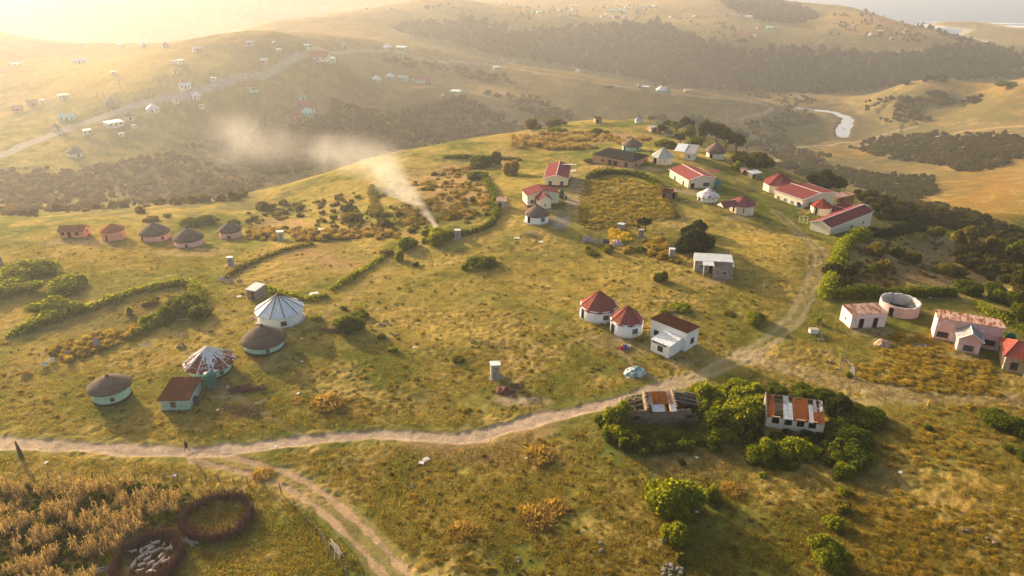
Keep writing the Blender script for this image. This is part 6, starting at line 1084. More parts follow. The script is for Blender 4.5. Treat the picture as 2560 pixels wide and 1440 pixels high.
for px, py, h, lb in [(246, 253, 36, 'left one of two utility poles standing close together by the brown hut'), (262, 250, 34, 'right one of two utility poles standing close together by the brown hut'), (302, 222, 34, 'utility pole in the glowing field above the pole pair'), (375, 235, 22, 'utility pole beside the low bush above the gravel road'), (402, 218, 24, 'utility pole nearest the white house with two doors'), (1278, 138, 22, 'tall mast behind the two white ridge huts'), (1554, 198, 18, 'utility pole on the forest-side crest of the ridge'), (182, 240, 24, 'utility pole left of the low bush clump')]: pole(px, py, h*.72, lb, .2, group='utility poles', name='utility_pole', cat='utility pole', arm=True)
p = g1(54, 1143); h = zrow(p.y, 1104)-p.z; rt = empty('wooden_post', p, .4, 'thick weathered leaning post at the lower edge of the dirt road', 'post'); MB().tube([(0, 0, -.4), (-.05, .05, h*.4), (-.12, .1, h*.8), (-.14, .12, h)], [.32, .27, .17, .09], 9).build('stump', bark, rt)
pole(2319, 1016, 14, 'short yellow marker post beside the faint road', .16, plain((.62, .36, .03), .6), 'marker_post', 'post'); pole(846, 1343, 17, 'short white post near the straggling wire fence', .11, plain((.72, .70, .66), .7), 'marker_post', 'post')
for px, py, h, lb in [(1672, 622, 12, 'white pipe standing at the edge of the great dark bush'), (2108, 912, 44, 'tall dark post of the broken gate at the pink homestead'), (2122, 914, 16, 'short dark post beside the tall gate post'), (1701, 476, 14, 'thin dark stake near the twin plank sheds'), (2346 - 506, 470, 30, 'dark pole uphill of the octagon porch house')]: pole(px, py, h, lb, .08, GREYW if 'white' not in lb else TRIMW)
# free-standing gate by the track
p = g1(1997, 556); q = g1(2013, 560); r = empty('gate', p, math.atan2(q.y-p.y, q.x-p.x), 'pale metal gate frame standing open beside the track', 'gate'); L = (q-p).length*1.25; mb = MB()
for x in (0, L/2, L): mb.tube([(x, 0, -.2), (x, 0, 1.9)], .06, 5)
for z in (.15, 1.0, 1.85): mb.tube([(0, 0, z), (L, 0, z)], .055, 5)
mb.build('gate_frame', plain((.66, .60, .42), .6), r); m2 = MB()
for k in range(1, 6): m2.tube([(L*k/6, 0, .15), (L*k/6, 0, 1.0)], .025, 4)
m2.build('gate_bars', plain((.66, .60, .42), .6), r)
p = g1(2128, 935); r = empty('gate', p, -.9, 'broken whitish gate leaf leaning at the pink homestead fence', 'gate'); MB().slab([(-.5, 0, 0), (.6, 0, 0), (.3, .1, 1.3), (-.2, .1, 1.7)], .06).build('gate_leaf', plain((.62, .58, .48), .8), r); MB().tube([(-.2, .1, 1.6), (-1.6, .2, 2.2)], .06, 5).build('rail', plain((.62, .58, .48), .8), r)
# ------------------------------------------------------------------ heaps, debris and small things
def rocks(px, py, n, rad, size, mat, label, name='stone_heap', cat='stones', pile=.5, flat=.7):
    p = g1(px, py); mb = MB(); g = random.Random(px*7+py); rad = rad*.5 if n < 10 else rad*.85
    for k in range(n):
        a = g.uniform(0, 6.28); q = rad*math.sqrt(g.random()); x, y = q*math.cos(a), q*math.sin(a)*.8; s = size*g.uniform(.5, 1.15)*.8; z = float(H(p.x+x, p.y+y))-p.z+pile*(1-q/rad)*g.random(); M = Matrix.Rotation(g.uniform(0, 6), 3, 'Z')@Matrix.Diagonal((s*g.uniform(.7, 1.3), s*g.uniform(.7, 1.2), s*flat)); V = [M@Vector(v*(1+.25*(g.random()-.5)))+Vector((x, y, z+s*.25)) for v in QV]; mb.mesh(V, [tuple(f) for f in QF])
    o = mb.build(name, mat, None, p, 0, False); return tag(o, label, cat)
def mound(px, py, rx, ry, h, mat, label, name, cat):
    p = g1(px, py); n = 22; V = []; F = []; c = p+Vector((p.x, p.y, 0)).normalized()*ry*.6; zc = float(H(c.x, c.y))
    for i in range(n):
        for j in range(n):
            x, y = (i/(n-1)*2-1)*rx, (j/(n-1)*2-1)*ry; q = max(0, 1-(x/rx)**2-(y/ry)**2); nz = float(vnoise(np.array(x*2.1+px), np.array(y*2.1), 7)-.5)
            V.append((x, y, float(H(c.x+x, c.y+y))-zc+h*q**.8*(1+.7*nz)+(.10*nz if q > 0 else 0)-.12))
    for i in range(n-1):
        for j in range(n-1): F.append((i*n+j, (i+1)*n+j, (i+1)*n+j+1, i*n+j+1))
    return tag(MB().mesh(V, F).build(name, mat, None, (c.x, c.y, zc), 0, True), label, cat)
STN = plain((.19, .165, .135), .9, .4, 1.5); STB = plain((.19, .14, .10), .9, .4, 1.5)
rocks(1680, 1428, 30, 1.6, .34, STN, 'grey stone heap under the thin shrub below the big sunlit bush'); rocks(1655, 1355, 1, .1, .5, STN, 'pale boulder left of the tall narrow bush', 'boulder', 'boulder'); rocks(1500, 1360, 1, .1, .42, STN, 'upper one of two boulders on the near pasture', 'boulder', 'boulder'); rocks(1503, 1378, 1, .1, .42, STN, 'lower one of two boulders on the near pasture', 'boulder', 'boulder'); rocks(1540, 1182, 4, .8, .28, STN, 'flat pale stones above the big sunlit bush', pile=.1); rocks(1032, 1215, 7, 1.0, .26, STN, 'small stone group on the open pasture right of the wheel tracks', pile=.1); rocks(622, 1363, 1, .1, .34, STN, 'pale stone on the shaded grass right of the stick pen', 'boulder', 'boulder'); rocks(536, 1366, 1, .1, .3, STN, 'pale stone at the foot of the larger stick pen', 'boulder', 'boulder'); rocks(1295, 1402, 6, 1.2, .25, STN, 'scattered stones at the bottom edge left of the boulders', pile=.1); rocks(2415, 1325, 5, 1.2, .35, STB, 'dark stones in the rough orange grass', pile=.2); rocks(2475, 1355, 5, 1.3, .35, STB, 'dark stump-like stones right of the first dark stones', pile=.3)
rocks(2185, 524, 160, 3.0, .6, plain((.46, .40, .34), .9, .35), 'long heap of pale stones behind the compound'); mound(2205, 866, 1.7, 1.4, .95, plain((.42, .28, .19), .95, .3, 2), 'small mound of pinkish sand in front of the pink shed', 'sand_heap', 'sand heap'); mound(2303, 868, 1.6, 1.1, .35, plain((.14, .13, .13), .95, .3, 2), 'dark ash heap between the pink shed and the pink house', 'ash_heap', 'ash heap'); rocks(1480, 400, 26, 4.0, .3, STN, 'rubble strewn in front of the black-roofed house', 'rubble_heap', 'rubble', .2); rocks(1530, 416, 26, 3.0, .28, STN, 'pale rubble row below the porch of the black-roofed house', 'rubble_heap', 'rubble', .25); rocks(1200, 858, 26, 2.4, .22, STB, 'stony bare patch on the pasture', pile=.15); rocks(1060, 780, 1, .1, .4, STN, 'lone stone on the pasture', 'boulder', 'boulder'); rocks(960, 810, 18, 2.0, .28, STN, 'stones along the old wall line right of the big bush', pile=.1); rocks(968, 840, 16, 2.0, .28, STN, 'more stones lower on the old wall line', pile=.1); rocks(566, 1028, 26, 1.6, .2, STB, 'dark rubbish heap left below the woodpile', 'debris_heap', 'debris', .2); rocks(620, 1030, 34, 2.4, .22, STB, 'dark brushwood rubbish heap right below the woodpile', 'debris_heap', 'debris', .3); rocks(455, 868, 40, 1.0, .26, STN, 'round stack of grey stones by the tent-roofed hut', 'stone_stack', 'stones', 1.3); rocks(625, 800, 24, 2.2, .26, plain((.34, .24, .20), .9, .4), 'rubble and scrap left of the big white hut', 'rubble_heap', 'rubble', .3); rocks(640, 812, 8, .9, .32, plain((.52, .40, .33), .9, .3), 'pale boulders against the big white hut', pile=.2); rocks(1455, 605, 16, 1.6, .25, STN, 'rubbish at the left end of the washing', 'rubble_heap', 'rubble', .2); rocks(1653, 583, 4, .7, .3, plain((.50, .40, .36), .9, .3), 'pinkish boulders left of the great dark bush', pile=.2)
for i, (px, py) in enumerate([(2075, 905), (2060, 880), (2052, 850), (2095, 925)]): rocks(px, py, 7, 1.2, .26, STB, ['stones near the gate end of the homestead fence', 'stones on the bend of the homestead fence', 'stones at the top of the homestead fence line', 'stones beside the broken gate leaf'][i], pile=.1)
# dark soil pit with brushwood
mound(1262, 985, 2.0, 1.3, .7, plain((.13, .06, .045), .95, .45, 3), 'dark heap of red earth below the pasture outhouse', 'soil_heap', 'soil heap'); rocks(1295, 965, 30, 1.3, .26, plain((.14, .08, .06), .95, .4), 'pile of bricks and earth right of the dark red heap', 'soil_heap', 'soil heap', .4, .5)
def sticks(px, py, n, ln, label, ang=0, rad=.8, mat=None, name='woodpile', cat='woodpile', r=.05):
    p = g1(px, py); mb = MB(); g = random.Random(px+py)
    for k in range(n):
        a = ang+g.gauss(0, .18); x, y, z = g.gauss(0, rad), g.gauss(0, rad*.35), g.uniform(.05, .5); d = Vector((math.cos(a), math.sin(a), g.gauss(0, .06)))*ln*g.uniform(.5, 1)/2; c = Vector((x, y, z)); mb.tube([c-d, c+Vector((0, 0, g.gauss(0, .05))), c+d], r*g.uniform(.6, 1.3), 5)
    o = mb.build(name, mat or bark, None, p); return tag(o, label, cat)
sticks(617, 975, 70, 3.2, 'long pile of dark branches beside the green tank', .35, 1.3, plain((.12, .06, .05), .95, .4)); sticks(655, 1008, 2, 2.6, 'pale crooked branch lying on the grass below the woodpile', .7, .1, plain((.45, .38, .30), .9), 'fallen_branch', 'branch', .05); sticks(830, 826, 26, 2.6, 'stack of felled logs left of the big bush', -.15, .6, plain((.20, .10, .07), .9, .4), r=.12); sticks(473, 1360, 9, 2.2, 'grey planks and poles between the two stick pens', -.3, .5, plain((.40, .35, .32), .85), 'plank_pile', 'planks', .07); sticks(455, 802, 3, 2.4, 'pale pole lying at the edge of the corner enclosure', 0, .3, plain((.48, .40, .32), .9), 'fallen_branch', 'branch'); sticks(845, 1378, 7, 3.6, 'fallen grey poles along the straggling fence', -1.0, .5, plain((.42, .36, .32), .9), 'pole_heap', 'poles', .06); sticks(255, 1430, 6, 3, 'grey poles lying at the edge of the maize by the sheep pen', .5, .4, plain((.42, .36, .32), .9), 'pole_heap', 'poles', .05); sticks(1692, 782, 22, 2.4, 'heap of brushwood behind the white shop', .2, .8, plain((.22, .15, .12), .9, .4), 'brushwood_heap', 'brushwood'); sticks(1325, 588, 12, 3.0, 'low stack of planks on the slope below the white thatched hut', -.1, .8, plain((.46, .34, .24), .85), 'plank_pile', 'planks', .08); sticks(1484, 411, 8, 4, 'long grey beams lying left of the black-roofed house', .05, .5, GREYW, 'plank_pile', 'planks', .1); sticks(783, 1000, 1, .5, 'small pale stick on the shaded grass', .3, .05, STN, 'fallen_branch', 'branch')
# unfinished timber roof behind the gabled house
p = g1(1412, 420); r = empty('timber_frame', p, -.2, 'unfinished frame of yellow rafters behind the cream gabled house', 'timber frame'); YW = plain((.60, .44, .20), .7, .15)
for k in range(7): MB().tube([(-4+k*1.3, -2.6, 2.2), (-4+k*1.3, 0, 3.9), (-4+k*1.3, 2.6, 2.2)], .07, 4).build('rafter', YW, r)
for (x, y) in ((-4, -2.6), (3.8, -2.6), (3.8, 2.6), (-4, 2.6)): MB().tube([(x, y, -1), (x, y, 2.3)], .09, 5).build('post', YW, r)
MB().tube([(-4, 0, 3.9), (3.8, 0, 3.9)], .07, 4).build('ridge_beam', YW, r)
# rows of moulded bricks drying
for i, (px, py, w, lb) in enumerate([(1455, 452, 12, 'highest row of moulded bricks beside the crop hedge'), (1451, 458, 14, 'second row of moulded bricks from the top'), (1447, 465, 14, 'third row of moulded bricks from the top'), (1442, 473, 14, 'fourth row of moulded bricks from the top'), (1438, 479, 14, 'fifth row of moulded bricks from the top')]):
    p = g1(px, py); mb = MB(); L = w*.145
    for k in range(9): mb.box((-L+2*L*k/8, 0, .12), (.19, .9, .24))
    tag(mb.build('brick_row', plain((.42, .33, .28), .9, .2), None, p, -.3), lb, 'brick row', 'rows of moulded bricks')
p = g1(1432, 508); mb = MB()
for k in range(7):
    for j in range(8): mb.box((-1.8+k*.6, -1.6+j*.46, .11), (.24, .40, .22))
tag(mb.build('brick_row', plain((.42, .30, .25), .9, .25), None, p, .25), 'block of moulded bricks laid close together by the green tank', 'brick row', 'rows of moulded bricks')
# cloth, buckets, sheets
def cloth(px, py, w, h, col, label, rz=0, name='cloth', cat='washing'):
    p = g1(px, py); mb = MB(); n = 8; g = random.Random(px)
    P = [[(w*(i/n-.5), .12*math.sin(i*1.7)+.08*j, h*(1-j)+g.uniform(-.05, .05)+.1) for i in range(n+1)] for j in (0, .5, 1)]
    for j in range(2):
        for i in range(n): mb.poly([P[j+1][i], P[j+1][i+1], P[j][i+1], P[j][i]])
    o = mb.build(name, plain(col, .9, .15), None, p, rz); s = o.modifiers.new('s', 'SOLIDIFY'); s.thickness = .03; return tag(o, label, cat)
cloth(1467, 604, 1.9, 1.2, (.56, .40, .52), 'lilac cloth at the left of the washing on the wire', -.2); cloth(1482, 607, 2.0, 1.0, (.54, .38, .40), 'pinkish cloth in the middle of the washing on the wire', -.25); cloth(1497, 610, 1.9, 1.0, (.46, .41, .32), 'beige cloth at the right of the washing on the wire', -.25); cloth(1513, 610, 1.8, 1.1, (.13, .10, .12), 'black and white blanket ending the washing on the wire', -.1); cloth(552, 703, 1.2, .8, (.62, .55, .60), 'white cloth on the hedge tip, left of three', 0); cloth(574, 706, 1.5, .8, (.52, .36, .48), 'lilac cloth on the hedge tip, middle of three', 0); cloth(600, 709, 1.3, .8, (.48, .33, .26), 'tan cloth on the hedge tip, right of three', 0); cloth(63, 938, 1.5, .6, (.75, .28, .03), 'orange sheet caught on the fence at the left edge', .4); cloth(113, 916, 1.0, .8, (.75, .72, .66), 'white sheet on the stick fence, left of the pair', .5); cloth(131, 906, 1.0, .8, (.75, .72, .66), 'white sheet on the stick fence, right of the pair', .5); cloth(243, 866, .9, 1.5, (.45, .43, .44), 'leaning grey tin sheet in the stick fence', .3, 'tin_sheet', 'tin sheet'); cloth(175, 890, 1.3, .9, (.5, .40, .33), 'pale patch board in the stick fence', .4, 'tin_sheet', 'tin sheet')
mound(1542, 612, 1.8, 1.4, .9, plain((.48, .33, .36), .9, .2), 'pinkish heap right of the washing', 'sand_heap', 'heap')
p = g1(1588, 932); n = 26; mb = MB(); g = np.random.default_rng(4); V = []; F = []
for i in range(n):
    for j in range(n):
        x, y = (i/(n-1)-.5)*4.0, (j/(n-1)-.5)*3.0; q = max(0, 1-(x/1.95)**2-(y/1.45)**2); z = .95*q**.6+float(vnoise(np.array(x*2.2), np.array(y*2.2+9), 5)-.5)*.5*(q > .02)-.06; V.append((x, y, z))
for i in range(n-1):
    for j in range(n-1): F.append((i*n+j, (i+1)*n+j, (i+1)*n+j+1, i*n+j+1))
mb.mesh(V, F); mt, nt, bs = newmat('tarpaulin'); nz = N_(nt, 'TexNoise', Scale=1.6, Detail=5.0); nt.links.new(coords(nt), nz.inputs['Vector']); rp = ramp(nt, [(.40, (.10, .24, .25)), (.50, (.30, .42, .42)), (.58, (.62, .58, .50))]); nt.links.new(nz.outputs['Fac'], rp.inputs[0]); nt.links.new(rp.outputs[0], bs.inputs['Base Color']); bs.inputs['Roughness'].default_value = .6
tag(mb.build('tarpaulin_heap', mt, None, p, .15, True), 'heap under a torn teal and white tarpaulin below the red huts', 'heap')
def bucket(px, py, col, label, r=.34, h=.5, name='bucket'):
    p = g1(px, py); o = MB().lathe([(r*.75, 0), (r, h), (r*.9, h), (r*.68, .06)], 16).build(name, plain(col, .5, .1), None, p); return tag(o, label, name)
bucket(1555, 874, (.5, .04, .04), 'red basin by the tarpaulin heap, left of the three', .45, .4, 'basin'); bucket(1563, 871, (.05, .10, .40), 'blue basin by the tarpaulin heap, middle of the three', .5, .45, 'basin'); bucket(1572, 868, (.70, .68, .66), 'white basin by the tarpaulin heap, right of the three', .4, .4, 'basin'); bucket(570, 972, (.66, .60, .48), 'cream bucket beside the woodpile'); bucket(1998, 519, (.04, .09, .28), 'blue drum at the corner of the biggest red-roofed house', .45, .9, 'drum'); bucket(490, 1005, (.04, .04, .12), 'dark blue drum beside the mint rectangular house', .38, .9, 'drum'); bucket(1415, 497, (.05, .15, .22), 'blue drum right of the dark green tank', .4, .7, 'drum')
p = g1(2033, 832); r = empty('water_trough', p, -.05, 'small whitewashed concrete box beside the track fence', 'concrete box'); MB().box((0, 0, .3), (1.5, .9, 1.0)).build('box_body', WHITE2, r); MB().box((0, 0, .84), (1.7, 1.1, .08)).build('box_lid', CONC, r)
for i, (px, py, w, rz, lb) in enumerate([(1064, 1150, 1.1, .6, 'upper one of two crumpled white sheets on the near pasture'), (1053, 1158, .9, -.2, 'lower one of two crumpled white sheets on the near pasture'), (2075, 1122, 1.7, -.6, 'grey metal sheet lying in the shade by the ruin thicket'), (1433, 428, 2.2, .1, 'white board lying by the timber frame'), (785, 735, 2.0, .1, 'pale sheet lying on the dry plot hedge'), (598, 742, 1.0, .2, 'white sheet near the plank shed'), (800, 574, 2.4, .1, 'white sheet in the reddish weeds'), (1352, 606, 1.2, 0, 'pale sheet on the slope below the plank stack'), (1292, 596, 1.4, 0, 'pale board left of the plank stack')]):
    p = g1(px, py); o = MB().slab([(-w/2, -w*.3, .10), (w/2, -w*.35, .16), (w*.45, w*.3, .22), (-w*.4, w*.35, .12)], .03).build('metal_sheet', plain((.62, .60, .58), .6, .15) if 'grey' not in lb else plain((.34, .34, .38), .5), None, p, rz); tag(o, lb, 'sheet')
# litter scattered on the grass
p0 = []
for i, (px, py, lb) in enumerate([(115, 1158, 'white scrap on the verge below the road at the far left'), (150, 1195, 'white scrap by the maize fence at the left'), (437, 1190, 'white scrap by the maize fence near the middle'), (690, 1118, 'pale scrap on the shaded road edge'), (755, 848, 'white scrap right of the mint hut'), (755, 905, 'white scrap in the long hut shadow'), (745, 985, 'white scrap below the hut shadow'), (1035, 870, 'white scrap near the stony bare patch'), (945, 775, 'white scrap above the old wall line'), (1742, 1145, 'white scrap below the round bush under the ruins'), (1675, 1112, 'white scrap under the block ruin thicket'), (1742, 1281, 'white scrap at the foot of the big sunlit bush'), (2250, 1182, 'white scrap in the orange grass'), (2325, 745, 'white scrap on the lawn behind the ruin'), (1710, 560, 'white scrap on the grass above the dark bush'), (1910, 715, 'white scrap on the grass right of the block house'), (545, 1026, 'white scrap by the dark rubbish heap'), (1316, 1146, 'white scrap on the worn track')]):
    p = g1(px, py); s = .26; o = MB().slab([(-s, -s*.6, .1), (s*.8, -s, .14), (s, s*.7, .22), (-s*.6, s, .12)], .03).build('litter', plain((.72, .70, .66), .8, .1), None, p, i); tag(o, lb, 'litter', 'litter on the grass')
# parked van far away
p = g1(537, 218); r = empty('van', p, .25, 'white van parked beside the gravel road', 'van'); vb = MB(); prof = [(-2.4, .45), (2.2, .45), (2.4, .9), (2.25, 1.2), (1.5, 2.1), (-2.35, 2.15), (-2.45, .9)]
vb.mesh([(x, y, z) for y in (-.95, .95) for x, z in prof], [tuple(range(7)), tuple(range(13, 6, -1))]+[(i, i+7, (i+1) % 7+7, (i+1) % 7) for i in range(7)]); vb.build('body', plain((.74, .74, .74), .35, .05), r)
for y in (-.97, .97): MB().poly([(-2.2, y, 1.3), (1.6, y, 1.3), (1.35, y, 1.9), (-2.2, y, 1.9)]).build('side_window', GLASS, r)
MB().poly([(2.2, -.8, 1.27), (2.2, .8, 1.27), (1.56, .8, 2.03), (1.56, -.8, 2.03)]).build('windscreen', GLASS, r)
for x in (-1.6, 1.5):
    for y in (-.9, .9): MB().tube([(x, y-.12, .36), (x, y+.12, .36)], .36, 14).build('wheel', DARK, r)
# ------------------------------------------------------------------ maize plot and stick pens
MZ = [(-30, 1215), (120, 1212), (300, 1208), (420, 1212), (455, 1235), (450, 1285), (400, 1310), (340, 1345), (290, 1385), (255, 1420), (240, 1500), (-30, 1500)]
def maize():
    g = np.random.default_rng(21); n = 2300; X = g.uniform(-40, 470, n*2); Y = g.uniform(1200, 1500, n*2); k = inpoly(X, Y, MZ); W = gp(X[k][:n], Y[k][:n]); W = W[fbm(W[:, 0], W[:, 1], 2.2, 2, 15) > .47]
    VV = []; FF = []; off = 0; TT = []
    for w in W:
        h = g.uniform(1.0, 2.0); t = g.uniform(0, 1); ln = g.normal(0, .12, 2)
        def strip(P, wd):
            nonlocal off
            P = np.array(P); d = np.cross(P[-1]-P[0], [0, 0, 1.0]); l = np.linalg.norm(d); d = d/l if l > 1e-6 else np.array([1., 0, 0])
            for i in range(len(P)-1):
                a, b = wd*(1-i/len(P)*.6), wd*(1-(i+1)/len(P)*.8); VV.append(np.array([P[i]-d*a, P[i]+d*a, P[i+1]+d*b, P[i+1]-d*b])+w); FF.append(off+np.arange(4)); off += 4; TT.extend([t]*4)
        strip([[0, 0, -.1], [ln[0]*.5, ln[1]*.5, h*.5], [ln[0], ln[1], h]], .028)
        for q in range(7):
            a = g.uniform(0, 2*PI); z = h*g.uniform(.25, .95); L = g.uniform(.35, .75); c = np.array([math.cos(a), math.sin(a), 0]); o = np.array([ln[0]*z/h, ln[1]*z/h, z]); strip([o, o+c*L*.45+[0, 0, .12], o+c*L*.8-[0, 0, g.uniform(.05, .35)]], .055)
        for q in range(4): a = g.uniform(0, 2*PI); o = np.array([ln[0], ln[1], h]); strip([o, o+[math.cos(a)*.10, math.sin(a)*.10, .22]], .025)
    tag(link('maize', fmesh('maize', np.concatenate(VV), np.array(FF), [G_MAIZE], False, {'tint': ('FLOAT', np.array(TT))})), 'field of dry tan maize stalks in the near left corner', 'maize', kind='stuff')
maize()
scatter('undergrowth', MZ, 620, (.5, 1.3), ['small1', 'small2'], G_GREEN, (.4, .8), label='green weeds between the dry maize stalks', cat='weeds')
scatter('undergrowth', [(300, 1250), (450, 1225), (480, 1240), (440, 1300), (400, 1330), (330, 1360), (270, 1420), (250, 1410), (300, 1340)], 150, (.8, 1.7), ['small1', 'small3'], G_LIME, (.4, .7), label='leafy green weeds between the maize and the pens', cat='weeds')
def kraal(cx, cy, rx, ry, hgt, label, gapa=None, n=1900):
    a0 = g1(cx, cy+ry); a1 = g1(cx, cy-ry); al, ar = g1(cx-rx, cy), g1(cx+rx, cy); c = (a0+a1+al+ar)/4; Rx, Ry = (ar-al).length/2, (a0-a1).length/2; g = random.Random(cx); mb = MB()
    for k in range(n):
        a = 2*PI*k/n; q = 1+.035*math.sin(3*a+cx)+.02*math.sin(7*a)
        if gapa and abs((a-gapa+PI) % (2*PI)-PI) < .22: continue
        x, y = Rx*q*math.cos(a)+g.gauss(0, .2), Ry*q*math.sin(a)+g.gauss(0, .2); z = float(H(c.x+x, c.y+y))-c.z; h = hgt*g.uniform(.4, 1.25); r = g.uniform(.022, .05); lx, ly = g.gauss(0, .24), g.gauss(0, .24)
        mb.tube([(x, y, z-.3), (x+lx, y+ly, z+h)], [r, r*.6], 4)
    for k in range(150):
        a = g.uniform(0, 2*PI); x, y = Rx*math.cos(a), Ry*math.sin(a); z = float(H(c.x+x, c.y+y))-c.z+hgt*g.uniform(.2, .85); t = Vector((-Rx*math.sin(a), Ry*math.cos(a), g.gauss(0, .15))).normalized(); e = g.uniform(.5, 1.1); mb.tube([Vector((x, y, z))-t*e, Vector((x, y, z))+t*e], .028, 4)
    o = mb.build('stick_pen', plain((.19, .095, .07), .95, .45, 2.2), None, c); return tag(o, label, 'animal pen')
kraal(545, 1298, 82, 50, 1.3, 'large empty round pen of upright brown sticks', .6); kraal(374, 1404, 74, 56, 1.35, 'smaller stick pen crowded with sheep')
# ------------------------------------------------------------------ bodies grown as one surface
def body(chains, vox=.035, smooth=3, name='b'):
    """union of tapered limbs (polyline, radii) remeshed into one continuous skin"""
    mb = MB()
    for P, R in chains:
        P = [Vector(p) for p in P]
        if len(P) == 1: V = [P[0]+Vector(v)*R[0] for v in QV]; mb.mesh(V, [tuple(f) for f in QF]); continue
        mb.tube(P, R, 10)
        for p, r in zip(P, R): mb.mesh([p+Vector(v)*r*.99 for v in QV], [tuple(f) for f in QF])
    me = mb.data(name, []) if False else None
    me = bpy.data.meshes.new(name); me.from_pydata(mb.v, [], mb.f); me.update()
    o = bpy.data.objects.new(name, me); COL.objects.link(o); m = o.modifiers.new('r', 'REMESH'); m.mode = 'VOXEL'; m.voxel_size = vox; m.use_smooth_shade = True; s = o.modifiers.new('s', 'SMOOTH'); s.iterations = smooth; s.factor = .5
    bpy.context.view_layer.update(); e = bpy.data.meshes.new_from_object(o.evaluated_get(bpy.context.evaluated_depsgraph_get())); bpy.data.objects.remove(o); return e
WOOL = plain((.44, .35, .285), .95, .18, 9); FACE = plain((.50, .40, .32), .9, .15)
def sheepmesh(head):   # +x is forward
    hx = {'up': [(.42, 0, .66), (.55, 0, .84), (.62, 0, .92)], 'side': [(.42, 0, .66), (.53, .08, .80), (.55, .22, .80)], 'down': [(.42, 0, .60), (.58, 0, .42), (.66, 0, .22)]}[head]
    mz = {'up': [(.60, 0, .92), (.78, 0, .84)], 'side': [(.55, .20, .81), (.56, .38, .73)], 'down': [(.64, 0, .26), (.74, 0, .08)]}[head]
    ch = [([(-.40, 0, .60), (-.15, 0, .62), (.15, 0, .60), (.38, 0, .62)], [.20, .245, .24, .19]), (hx, [.14, .11, .095]), (mz, [.09, .055]), ([(-.55, 0, .66), (-.60, 0, .45)], [.05, .035])]
    e = Vector(mz[0])+Vector((0, 0, .05)); pv = Vector((0, 1, 0)) if head != 'side' else Vector((1, 0, 0))
    for s in (-1, 1): ch.append(([e+pv*.06*s, e+pv*.17*s+Vector((0, 0, -.03))], [.035, .022]))
    for s in (-1, 1):
        ch.append(([(-.36, .12*s, .52), (-.30, .13*s, .36), (-.40, .13*s, .22), (-.37, .13*s, .03)], [.12, .075, .042, .038])); ch.append(([(.32, .11*s, .50), (.34, .12*s, .26), (.33, .12*s, .03)], [.09, .05, .038]))
    m = body(ch, .032, 2, 'sheep'); m.materials.append(WOOL); m.materials.append(FACE)
    for p in m.polygons:
        c = p.center; p.material_index = 1 if c.z < .33 and head != 'down' or (Vector(mz[1])-c).length < .17 else 0
    return m
SM = {k: sheepmesh(k) for k in ('up', 'side', 'down')}
SHEEP = """407 1341 20 up|sheep standing outside on the back rim of the smaller stick pen
335 1384 190 up|sheep at the left inside of the pen facing left
355 1383 300 side|plump sheep seen from behind near the left of the flock
373 1373 215 side|sheep at the back of the flock behind a woollier one
378 1378 210 down|woolly sheep at the back with its head lowered
392 1363 175 up|sheep at the very back wall of the pen facing left
375 1387 200 side|sheep in the middle lying across the flock
389 1384 60 up|sheep with raised neck right of the middle
402 1376 10 down|small lamb behind the raised-neck sheep
411 1365 100 down|lamb by itself near the back right of the pen
424 1378 200 up|sheep at the right wall facing left
430 1374 80 up|sheep with head up against the right wall
355 1399 50 up|sheep with head raised, centre left of the flock
364 1392 40 side|sheep partly behind the centre left one
370 1404 50 up|sheep with head raised in the very centre of the flock
404 1396 215 side|fat sheep at the right curling its head back
336 1416 60 up|sheep low on the left side of the flock
334 1422 60 side|sheep below the low left one
356 1418 0 down|small sheep lying low in the flock
379 1414 235 down|round woolly sheep low right of the centre
392 1418 80 up|sheep by the broken front rim of the pen
407 1408 75 up|horned-looking sheep with raised head near the front right
416 1410 60 side|sheep next to the front right rim
350 1434 20 up|sheep at the bottom edge of the picture looking up
375 1434 70 up|sheep at the bottom edge behind the front sticks
384 1436 30 down|sheep at the bottom edge right of the other two"""
for t in SHEEP.split('\n'):
    a, lb = t.split('|'); px, py, an, k = a.split(); p = g1(float(px), float(py)); o = link('sheep', SM[k], None, p-Vector((0, 0, .02)), math.radians(float(an)+random.uniform(-45, 45)), [.76*(.7 if 'lamb' in lb else random.uniform(.92, 1.08))]*3); tag(o, lb, 'sheep', 'flock of sheep in the stick pen')
